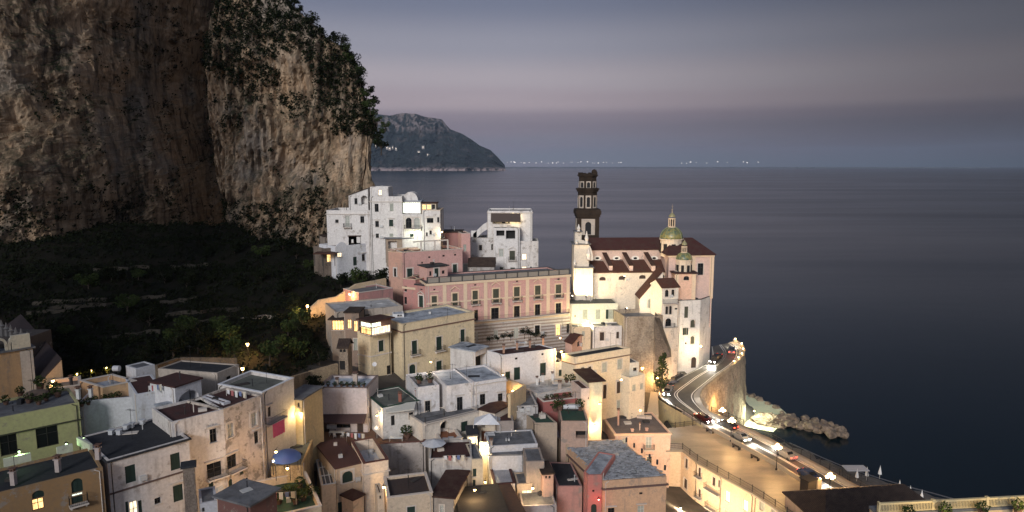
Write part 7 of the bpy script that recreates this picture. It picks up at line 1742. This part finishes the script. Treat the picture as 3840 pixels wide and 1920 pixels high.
def chair(p, label, ang=0, group=None):
    t = thing('chair', label, 'chair', p, group, ang)
    def B(mb, n, m_): me = bpy.data.meshes.new(n); me.from_pydata([tuple(v) for v in mb.v], [], mb.f); me.materials.append(m_); o = bpy.data.objects.new(n, me); COL.objects.link(o); o.parent = t
    k = MB(); k.box((0, 0, .42), .45, .45, .04); B(k, 'seat', FRAME_W); k = MB(); k.box((0, .22, .5), .45, .04, .42); B(k, 'backrest', FRAME_W)
    for a in (-1, 1):
        for b_ in (-1, 1): k = MB(); k.bar((a * .19, b_ * .19, 0), (a * .19, b_ * .19, .42), .02, 4); B(k, 'leg', FRAME_W)
def parasol(p, label, col, r=1.6, h=2.3, closed=False):
    p = Vector(p); t = thing('parasol', label, 'parasol', p); k = MB(); k.bar(p, p + Vector((0, 0, h + .1)), .035, 6); k.build('pole', FRAME_W, t); k = MB(); c_ = p + Vector((0, 0, h + .35)); n = 8
    ring = [p + Vector((math.cos(2 * math.pi * i / n) * r, math.sin(2 * math.pi * i / n) * r, h - .25)) for i in range(n)]
    for i in range(n): k.add([c_, ring[i], ring[(i + 1) % n]], [(0, 1, 2)]); k.add([c_ - Vector((0, 0, .03)), ring[i] - Vector((0, 0, .03)), ring[(i + 1) % n] - Vector((0, 0, .03))], [(0, 1, 2)])
    k.build('canopy', col, t)
def R_(fr, x, y, z): return G(*px(fr, x, y), z)
# terracotta deck clutter (deck at 20.05)
zd = 20.06
table(R_('D3', 530, 370, zd), 'white table on the terracotta deck in front of the canopy', None, 2.6); chair(R_('D3', 500, 400, zd), 'white plastic chair left of the white table on the deck', .5); chair(R_('D3', 590, 395, zd), 'white plastic chair right of the white table on the deck', -.4)
table(R_('D3', 1290, 360, zd), 'long pale table on the right half of the terracotta deck', plain((.5, .55, .58), .6), 3.2); table(R_('D3', 1240, 440, zd), 'low pale table near the deck edge', plain((.55, .6, .64), .6), 2.2); table(R_('D3', 1470, 345, zd), 'small grey table at the right end of the deck', plain((.4, .4, .4), .6), 1.5)
pot(R_('D3', 1370, 400, zd), 'big potted shrub between the pale tables on the deck', 1.9); pot(R_('D3', 1640, 400, zd - 1), 'tall leafy potted shrub at the right corner beyond the deck', 2.6); pot(R_('D3', 1310, 235, zd), 'dark potted palm by the low white wall of the deck', 1.6); pot(R_('D3', 250, 400, zd), 'potted plant at the left rim of the terracotta deck', 1.5); pot(R_('D3', 1090, 300, zd), 'potted shrub beside the deck steps', 1.5)
for x in (690, 1500): antenna(R_('D3', x, 330, zd), 'thin antenna mast standing on the terracotta deck', 3.4, 'antenna masts on the deck')
tank(R_('D3', 470, 300, zd + .2), 'pale water tank against the canopy wall')
pd_ = parasol(R_('D3', 1010, 395, zd), 'folded white cloth parasol on the deck rim', plain((.7, .7, .7), .8), .5, 1.9)
cn2 = MB(); bh = [o for o in bpy.data.objects if o.name == 'blue_roof_house'][0]; p0, p1 = AT(*px('N1', 312, 945), 110.6), AT(*px('N1', 888, 940), 110.6)
cn2.quad(p0, p1, p1 + Vector((0, -2.0, -.7)), p0 + Vector((0, -2.0, -.7))); cn2.quad(p1 + Vector((0, -2.0, -.7)), p0 + Vector((0, -2.0, -.7)), p0 + Vector((0, -2.0, -.95)), p1 + Vector((0, -2.0, -.95))); cn2.build('canopy', plain((.055, .03, .03), .8), bh)
chimney(R_('N1', 750, 590, 27.4), 'square chimney on the pale blue roof, right of its middle', 1.9, .7); chimney(R_('N1', 530, 595, 27.4), 'small squat chimney on the front edge of the pale blue roof', .9, .45); dish(R_('N1', 985, 420, 27.8), 'satellite dish behind the pale blue roof')
for i, (x, n_) in enumerate(((345, 0), (420, 0), (500, 0), (580, 0), (650, 0), (720, 0), (790, 0), (850, 0))): pot(R_('N1', x, 612, 27.4), 'dark potted plant in the row along the pale blue roof edge', .8, 'plants along the pale blue roof edge')
for x, y in ((770, 205), (930, 165), (1085, 140), (1245, 108)): chimney(R_('N2', x, y, 28.45), 'stubby terracotta pillar on the weathered brown roof edge', 1.3, .42, wallmat((.42, .24, .16), .3), 'pillars on the brown roof edge')
table(R_('N2', 975, 120, 28.4), 'white garden table on the weathered brown roof', None, 1.8); chair(R_('N2', 920, 110, 28.4), 'white chair left of the brown roof table', .4); chair(R_('N2', 1030, 120, 28.4), 'white chair right of the brown roof table', -.4)
for x, y, s_ in ((600, 90, .30), (690, 75, .26), (770, 60, .33), (850, 50, .30), (1020, 25, .42), (1090, 30, .36), (1160, 45, .34), (1240, 60, .30)):
    t_ = tree(R_('N2', x, y, 26.9), 2, 'dark shrub along the back of the weathered brown roof', s_, 'shrubs behind the brown roof'); t_['category'] = 'shrub'; t_.name = 'shrub'
for x, y in ((1170, 590), (1240, 555), (1357, 535)): chimney(R_('N2', x, y, 24.8), 'white post along the pale roof parapet below the green doors', 1.2, .35, plain((.7, .68, .64), .8), 'white posts on the pale roof')
for x in (1290, 1350, 1410, 1500, 1560, 1620): pot(R_('N2', x, 765 - (x - 1290) * .1, 22.45), 'small potted plant on the terracotta terrace above the red wall', .8, 'plants above the red wall')
pot(R_('N2', 1600, 570, 23.3), 'tall bushy plant at the back of the pale roof', 1.6); chimney(R_('N2', 1445, 640, 23.3), 'brown chimney with a cap on the pale roof', 1.2, .6)
pot(R_('N2', 1530, 560, 27.3), 'dark round shrub on the small terrace beside the yellow mansion niche', 1.2); pot(R_('N1', 1520, 570, 27.3), 'dark shrub in a tub on the white terrace house roof, left one', 1.5); pot(R_('N1', 1650, 560, 27.3), 'dark shrub in a tub on the white terrace house roof, right one', 1.6)
for x, y in ((1290, 790), (1495, 745)): chimney(R_('N1', x, y, 25.4), 'rust red chimney block on the low green matted roof', 1.3, .5, wallmat((.30, .10, .07), .3), 'red chimneys on the green matted roof')
# white sheet tent
tt = thing('tent', 'white pointed tent canopy over the orange lit terrace', 'tent', R_('D4', 570, 330, 20.2)); p = R_('D4', 570, 330, 20.2); k = MB(); q = [p + Vector((x, y, 2.0)) for x, y in ((-2.2, -1.6), (2.2, -1.6), (2.2, 1.6), (-2.2, 1.6))]; c_ = p + Vector((.4, 0, 3.4))
for i in range(4): k.add([q[i], q[(i + 1) % 4], c_], [(0, 1, 2)])
k.build('canopy', plain((.62, .64, .68), .8), tt)
for w in q: k = MB(); k.bar(w, w - Vector((0, 0, 2)), .05, 5); k.build('pole', FRAME_W, tt)
table(R_('D4', 600, 400, 20.15), 'white stacked table on the orange lit terrace', None, 1.8); parasol(R_('D3', 1700, 600, 20.2), 'square grey awning parasol over the grey block terrace', plain((.52, .54, .58), .8), 1.9, 2.2)
pot(R_('D4', 1300, 800 - 600, 21.9), 'leafy shrub at the back of the green roofs', 1.6) if False else None
for x, y in ((60, 455), (130, 440), (230, 440)): table(R_('D4', x, y, 20.0), 'pale plastic box on the dark terrace below the loggia', plain((.42, .42, .44), .6), .9, 'boxes on the terrace below the loggia')
chimney(R_('D4', 620, 480, 20.9), 'thin stub chimney at the left end of the bluish house', .7, .35); antenna(R_('D4', 1170, 450, 20.9), 'antenna at the right end of the bluish house', 3.2)
# green roofs
tank(R_('D4', 1590, 60, 22.0), 'white water tank behind the right green roof', 3.0); pot(R_('D4', 1690, 60, 22.0), 'dark bush right of the white water tank', 1.8); pot(R_('D4', 1450, 60, 22.0), 'dark bush left of the white water tank', 1.8); pot(R_('D4', 1390, 70, 21.9), 'leafy plant between the two green roofs', 1.6)
# slate roof clutter
zs = 13.42
for x, y, s_, lb in ((1500, 150, 1.5, 'long pale skylight lying on the slate grey roof'), ): 
    p = R_('N4', x, y, zs); t = thing('skylight', lb, 'skylight', p); k = MB(); k.box(p, 3.0, 1.1, .35, -.2); k.build('frame', plain((.55, .48, .42), .6), t)
for x, y, lb in ((1300, 220, 'square white roof vent in the middle of the slate grey roof'), (1240, 150, 'dark flat hatch on the slate grey roof'), (1520, 205, 'dark hatch in front of the long skylight'), (1390, 90, 'dark hatch at the back of the slate grey roof')):
    p = R_('N4', x, y, zs); t = thing('roof_hatch', lb, 'roof hatch', p); k = MB(); k.box(p, 1.3, 1.0, .25, .1); k.box(p + Vector((0, 0, .253)), 1.45, 1.15, .06, .1); k.build('cover', plain((.45, .45, .44), .6) if 'white' in lb else R_DARK, t)
chimney(R_('N4', 1085, 95, 13.6), 'pale grey ventilation box at the back corner of the slate roof', 2.6, .9, plain((.45, .46, .46), .7)); chimney(R_('N4', 1185, 240, zs), 'tall square post at the left side of the slate roof', 3.0, .35, wallmat((.45, .28, .22), .4)); chimney(R_('N4', 1355, 315, zs), 'low pink stub near the front of the slate roof, left', .4, .45, wallmat((.6, .4, .33), .2)); chimney(R_('N4', 1530, 305, zs), 'low pink stub near the front of the slate roof, right', .4, .45, wallmat((.6, .4, .33), .2)); chimney(R_('N4', 1445, 300, zs), 'thin pale pipe between two pink stubs', 1.2, .14, plain((.55, .45, .4), .7))
# flagstone roof: stones laid loose on the surface
fz = 17.42; fpoly = [G(*px('N4', x, y), fz) for x, y in ((520, 450), (1010, 900), (1755, 848), (1185, 415))]
fs_ = MB(); rr = random.Random(2)
for i in range(34):
    for j in range(22):
        u, v = (i + rr.uniform(.1, .9)) / 34, (j + rr.uniform(.1, .9)) / 22; a = fpoly[0].lerp(fpoly[3], u); b_ = fpoly[1].lerp(fpoly[2], u); p = a.lerp(b_, v); s_ = rr.uniform(.35, .75); an = rr.uniform(0, 3); n = 6
        if rr.random() < .22: continue
        pts = [(p.x + math.cos(an + q * 2 * math.pi / n) * s_ * rr.uniform(.6, 1), p.y + math.sin(an + q * 2 * math.pi / n) * s_ * .6 * rr.uniform(.7, 1)) for q in range(n)]; fs_.prism(pts, fz - .1, fz + rr.uniform(.03, .16))
fh = [o for o in bpy.data.objects if o.name == 'flagstone_roof_house'][0]; fixn(fs_.build('flagstones', roofmat((.40, .42, .45), (.17, .175, .18), .9, 1.4), fh))
for i in range(6):
    p = G(*px('N4', 1285 + i * 93, 440 + i * 68), 17.5); k = MB(); k.box(p, .28, .28, .75); k.build('parapet_post', R_DARK, fh)
# left town
for x, y, s_ in ((250, 985, 1.2), (75, 1085, 1.1), (490, 900, 1.6), (640, 960, 1.5), (700, 990, 1.5), (350, 1065, 1.2), (470, 1085, 1.1), (560, 1040, 1.0)): pot(R_('C1', x, y, 33.75), 'dark potted plant on the lime yellow house roof', s_, 'plants on the lime yellow roof')
p = R_('C1', 440, 1010, 33.75); t = thing('planter', 'big round brown tub covered with a lid on the lime yellow roof', 'planter', p); k = MB(); k.lathe(p, [(1.3, 0), (1.45, .6), (1.5, .7), (1.2, .9), (.2, 1.05)], 16); k.build('tub', plain((.16, .11, .08), .9), t)
for x, y in ((990, 1110), (1070, 1090), (1150, 1070), (1260, 1050), (1350, 1030), (1430, 1010), (1500, 960), (1460, 950)): pot(R_('C1', x, y, 32.2), 'small potted plant along the long white roof edge', .9, 'plants along the long white roof edge')
chimney(R_('C1', 950, 1020, 33.9), 'white chimney with black cap at the right end of the lime yellow roof', 1.3, .4, plain((.6, .6, .6), .8)); chimney(R_('C1', 1100, 1000, 33.0), 'white chimney with two black cowls before the orange wall', 1.2, .4, plain((.6, .6, .6), .8)); chimney(R_('C1', 865, 880, 32.8), 'slim dark chimney on the low white edged terrace', 1.4, .3, R_DARK)
antenna(R_('C1', 1370, 880, 33.5), 'antenna in the sunken pale blue terrace', 2.4); tank(R_('C1', 1410, 700, 34.2), 'dark tank on the wall above the sunken blue terrace', .9)
for x, y in ((170, 960), (705, 800), (1190, 660)): 
    p = R_('D1', x, y, 31.9); chimney(p, 'white painted post on the front edge of the ochre house roof', 1.4, .45, plain((.42, .36, .34), .8), 'white posts on the ochre house roof')
for (x0, y0, x1, y1, lb) in ((45, 700, 375, 620, 'low white planter wall glowing green at the left edge'), (690, 560, 880, 510, 'short white planter wall glowing green in the middle of the black roof'), (925, 430, 1085, 520, 'rounded white parapet glowing green beside the shuttered house roof')):
    a, b_ = R_('D1', x0, y0, 32.2), R_('D1', x1, y1, 32.2); k = MB(); d = (b_ - a).normalized(); n = Vector((-d.y, d.x, 0)) * .3; k.add([a - Vector((0, 0, .5)), b_ - Vector((0, 0, .5)), b_ + Vector((0, 0, .45)), a + Vector((0, 0, .45)), a + n - Vector((0, 0, .5)), b_ + n - Vector((0, 0, .5)), b_ + n + Vector((0, 0, .45)), a + n + Vector((0, 0, .45))], [(0, 1, 2, 3), (3, 2, 6, 7), (4, 5, 6, 7), (0, 4, 7, 3), (1, 5, 6, 2)]); tag(fixn(k.build('planter_wall', wallmat((.62, .66, .52), .2))), lb, 'low wall')
for x, y in ((1345, 350), (1440, 350), (1525, 290), (1590, 265), (1720, 225)): chimney(R_('D1', x, y, 32.0), 'small pale vent block standing on the black roof of the shuttered house', .5, .5, plain((.5, .52, .55), .7), 'vent blocks on the black roof')
# towels and blue canopy
p0 = AT(*px('D2', 1520, 235), 90); p1 = AT(*px('D2', 1665, 165), 93); k = MB(); n = 10
for i in range(n):
    a, b_ = p0.lerp(p1, i / n), p0.lerp(p1, (i + 1) / n); wv = Vector((0, -.12 * math.sin(i * 1.9), 0)); wv2 = Vector((0, -.12 * math.sin((i + 1) * 1.9), 0)); k.quad(a, b_, b_ + wv2 - Vector((0, 0, 1.9)), a + wv - Vector((0, 0, 1.9 + .1 * (i % 2))))
tag(k.build('towel', plain((.62, .10, .20), .9)), 'crimson cloth hung over the balcony rail above the alley', 'towel')
cp = thing('garden_canopy', 'big blue dome canopy glowing over the yard in the alley', 'canopy', AT(*px('D2', 1690, 700), 88)); c_ = AT(*px('D2', 1690, 640), 88); k = MB(); k.lathe(c_, [(1.95, 0), (1.8, .45), (1.4, .8), (.8, 1.05), (.08, 1.15)], 12)
k.f = [f for f in k.f if len(f) == 4]; m_, nt, b = mat_new("canopy_cloth"); b.inputs['Base Color'].default_value = (.06, .10, .26, 1); b.inputs['Roughness'].default_value = .7; b.inputs['Transmission Weight'].default_value = 0
tr_ = nt.nodes.new('ShaderNodeBsdfTranslucent'); tr_.inputs[0].default_value = (.10, .24, .8, 1); ms = nt.nodes.new('ShaderNodeMixShader'); ms.inputs[0].default_value = .5; nt.links.new(b.outputs[0], ms.inputs[1]); nt.links.new(tr_.outputs[0], ms.inputs[2]); nt.links.new(ms.outputs[0], nt.nodes['Material Output'].inputs[0]); k.build('canopy', m_, cp, True); k = MB()
for i in range(6): a = i * math.pi / 3; k = MB(); k.bar(c_ + Vector((1.9 * math.cos(a), 1.9 * math.sin(a), 0)), c_ + Vector((1.9 * math.cos(a), 1.9 * math.sin(a), -2.4)), .05, 5); k.build('pole', IRON, cp)
for i, (x, y) in enumerate(((1450, 1150), (1600, 1190), (1700, 1100), (1800, 1190))): pot(R_('D2', x, y, 20.95), 'leafy plant on the dark green terrace floor', 1.4, 'plants on the dark green terrace')
for i, (x, y) in enumerate(((30, 1100), (120, 1150), (200, 1080), (80, 1000), (260, 1130))): pot(R_('D3', x, y, 20.95), 'leafy plant on the dark green terrace floor', 1.4, 'plants on the dark green terrace')
# right corner plants on the balustrade terrace
for i in range(4): pot(BALU.P(0, 1.8 + i * 3.1, 37.3, 1.0), 'potted plant in front of the lit yellow balustrade', 1.0, 'plants before the lit balustrade')
# roofs with antennas in the middle distance
for f, x, y, z, lb in (('B1', 700, 470, 36, 'antenna on the whitewashed roof behind the yellow mansion'), ('B1', 920, 500, 36, 'thin mast beside the lit glass veranda'), ('A2', 890, 470, 53, 'thin mast on the tall white sea house'), ('N2', 320, 560, 28, 'antenna on the white terrace house roof'), ('B1', 1700, 590, 34.2, 'antenna on the blue grey roof of the yellow mansion')):
    p = AT(*px(f, x, y), 187 if f == 'A2' else (128 if f == 'B1' and z > 35 else (135 if f == 'B1' else 116))); p.z = z; antenna(p, lb, 2.2)
for nm_, i_, lb_ in (('peeling_house', 0, 'the peeling row house'), ('shuttered_house', 0, 'the shuttered house'), ('lime_house', 0, 'the lime yellow house'), ('ochre_house', 0, 'the dim ochre house'), ('corner_roof_house', 0, 'the olive grey terrace house'), ('dark_flat_house', 0, 'the wide black flat roof'),
    ('tower_roof_house', 0, 'the cream tower house'), ('brown_terrace_house', 0, 'the chocolate roofed house'), ('grey_block', 0, 'the long grey walled house'), ('green_roof_house', 0, 'the left green roof'), ('cream_mansion', 0, 'the cream mansion'), ('rose_house', 0, 'the rose house'), ('brown_roof_house', 0, 'the weathered brown roof'), ('clifftop_house', 1, 'the clifftop house'), ('terrace_house', 1, 'the white shuttered terrace house'), ('blue_roof_house', 0, 'the square pale blue roof'), ('floodlit_house', 0, 'the floodlit house')):
    bb_ = BREG[nm_].blocks[i_]; rv = random.Random(nm_); P_ = bb_.poly; q = (P_[0].lerp(P_[1], rv.uniform(.2, .8))).lerp(P_[-1].lerp(P_[2], rv.uniform(.2, .8)), rv.uniform(.4, .85)); antenna(Vector((q.x, q.y, bb_.z - bb_.ph)), 'antenna mast on the roof of ' + lb_, rv.uniform(2.6, 4.0))
def laundry(a, b, label, cols):
    t = thing('washing_line', label, 'washing line', a); k = MB(); k.bar(a, b, .012, 4); k.bar(a, a - Vector((0, 0, 1.8)), .03, 5); k.bar(b, b - Vector((0, 0, 1.8)), .03, 5); k.build('line', FRAME_W, t); n = len(cols); d = (b - a)
    for i, c in enumerate(cols):
        p = a + d * ((i + .15) / n); q = a + d * ((i + .85) / n); h = .6 + .5 * ((i * 37) % 5) / 5; k = MB(); k.quad(p, q, q - Vector((0, .08, h)), p - Vector((0, -.05, h * .95))); k.build('laundry', plain(c, .9), t)
for f_, x0, y0, x1, y1, z_, lb_ in (('C2', 960, 905, 1200, 935, 34.4, 'washing line with pale sheets on the olive grey terrace'), ('D2', 1440, 1060, 1800, 1040, 23.0, 'washing line over the dark green terrace'), ('D3', 640, 330, 860, 345, 21.9, 'washing line with mixed laundry on the terracotta deck'), ('D4', 40, 610, 300, 600, 22.2, 'washing line with dark laundry above the long grey wall'), ('C2', 20, 860, 180, 840, 35.6, 'washing line on the red terrace of the arch house')):
    laundry(R_(f_, x0, y0, z_), R_(f_, x1, y1, z_), lb_, [(.6, .6, .62), (.35, .12, .12), (.62, .62, .6), (.12, .16, .3), (.55, .5, .4)])
ORD = ['first', 'second', 'third', 'fourth', 'fifth', 'sixth', 'seventh', 'eighth', 'ninth', 'tenth', 'eleventh', 'twelfth', 'thirteenth', 'fourteenth', 'fifteenth', 'sixteenth', 'seventeenth', 'eighteenth', 'nineteenth', 'twentieth'] + ['twenty ' + q for q in ('first', 'second', 'third', 'fourth', 'fifth', 'sixth', 'seventh', 'eighth', 'ninth')]
def members(g): return [o for o in bpy.data.objects if o.get('group') == g and o.parent is None]
def screen(o): v = o.location - Vector((0, 0, CH)); f = v.y * CP - v.z * SP; return 1920 + FPX * v.x / f, 960 - FPX * (v.y * SP + v.z * CP) / f
ts = sorted(members('trees on the unlit garden slope'), key=lambda o: screen(o)[1])
for nm_, row in (('upper', ts[:14]), ('middle', ts[14:28]), ('lower', ts[28:])):
    for i, o in enumerate(sorted(row, key=lambda o: screen(o)[0])): o['label'] = 'dark leafy tree, %s from the left in the %s row on the unlit slope' % (ORD[i], nm_)
for i, o in enumerate(sorted(members('trees on the cliff skyline'), key=lambda o: -o.location.z)): o['label'] = 'bushy tree on the cliff skyline, %s from the top' % ORD[i]
for g, tx in (('plants on the lime yellow roof', 'dark potted plant on the lime yellow house roof, %s from the left'), ('plants before the lit balustrade', 'potted plant before the lit yellow balustrade, %s from the left'), ('uplit garden trees', 'small garden tree lit from below behind the white rooftops, %s from the left'), ('plants along the long white roof edge', 'small potted plant on the long white roof edge, %s from the left'), ('plants along the pale blue roof edge', 'dark potted plant on the pale blue roof edge, %s from the left'), ('pillars on the brown roof edge', 'stubby terracotta pillar on the weathered brown roof edge, %s from the left'), ('white posts on the ochre house roof', 'white painted post on the ochre house roof edge, %s from the left'), ('folded parasols on the beach', 'white beach parasol folded shut on the dark sand, %s from the left'), ('houses on the far headland', 'tiny pale house on the far headland slope, %s from the left'), ('plants above the red wall', 'small potted plant on the terrace above the red wall, %s from the left'), ('shrubs behind the brown roof', 'dark shrub at the back of the weathered brown roof, %s from the left'), ('plants on the dark green terrace', 'leafy plant on the dark green terrace floor, %s from the left'), ('vent blocks on the black roof', 'small pale vent block on the black roof of the shuttered house, %s from the left'), ('terrace walls on the dark slope', 'thin dry stone terrace wall on the dark slope, %s from the left'), ('white posts on the pale roof', 'white post on the pale roof parapet below the green doors, %s from the left'), ('parapet lamps on the outer road bend', 'small lamp on the parapet of the outer road bend, %s from the left'), ('boxes on the terrace below the loggia', 'pale plastic table on the dark terrace below the loggia, %s from the left'), ('lamps under the curved promenade front', 'street lamp close under the curved promenade front, %s from the left'), ('garden lights behind the rooftops', 'garden light between the uplit trees, %s from the left'), ('antenna masts on the deck', 'thin antenna mast on the terracotta deck, %s from the left'), ('red chimneys on the green matted roof', 'rust red chimney block on the low green matted roof, %s from the left'), ('boulders edging the shallows', 'pale low boulder edging the lit shallow water, %s from the left')):
    for i, o in enumerate(sorted(members(g), key=lambda o: screen(o)[0])): o['label'] = tx % ORD[min(i, 28)]
# haze over the whole bay
k = MB(); k.prism([(-9000, -400), (15500, -400), (15500, 27000), (-9000, 27000)], -9.0, 720.0)
hz = bpy.data.materials.new("haze_air"); hz.use_nodes = True; nt = hz.node_tree; nt.nodes.clear(); ou = nt.nodes.new('ShaderNodeOutputMaterial'); pv = nt.nodes.new('ShaderNodeVolumePrincipled'); pv.inputs['Color'].default_value = (.62, .78, 1.0, 1); pv.inputs['Density'].default_value = HAZE_D; pv.inputs['Anisotropy'].default_value = .2
nt.links.new(pv.outputs[0], ou.inputs['Volume'])
if HAZE_D > 0: tag(k.build('haze', hz), kind='stuff')
n_ = 0
for o in bpy.data.objects:
    if '_wl' in o: del o['_wl']
print('objects', len(bpy.data.objects))
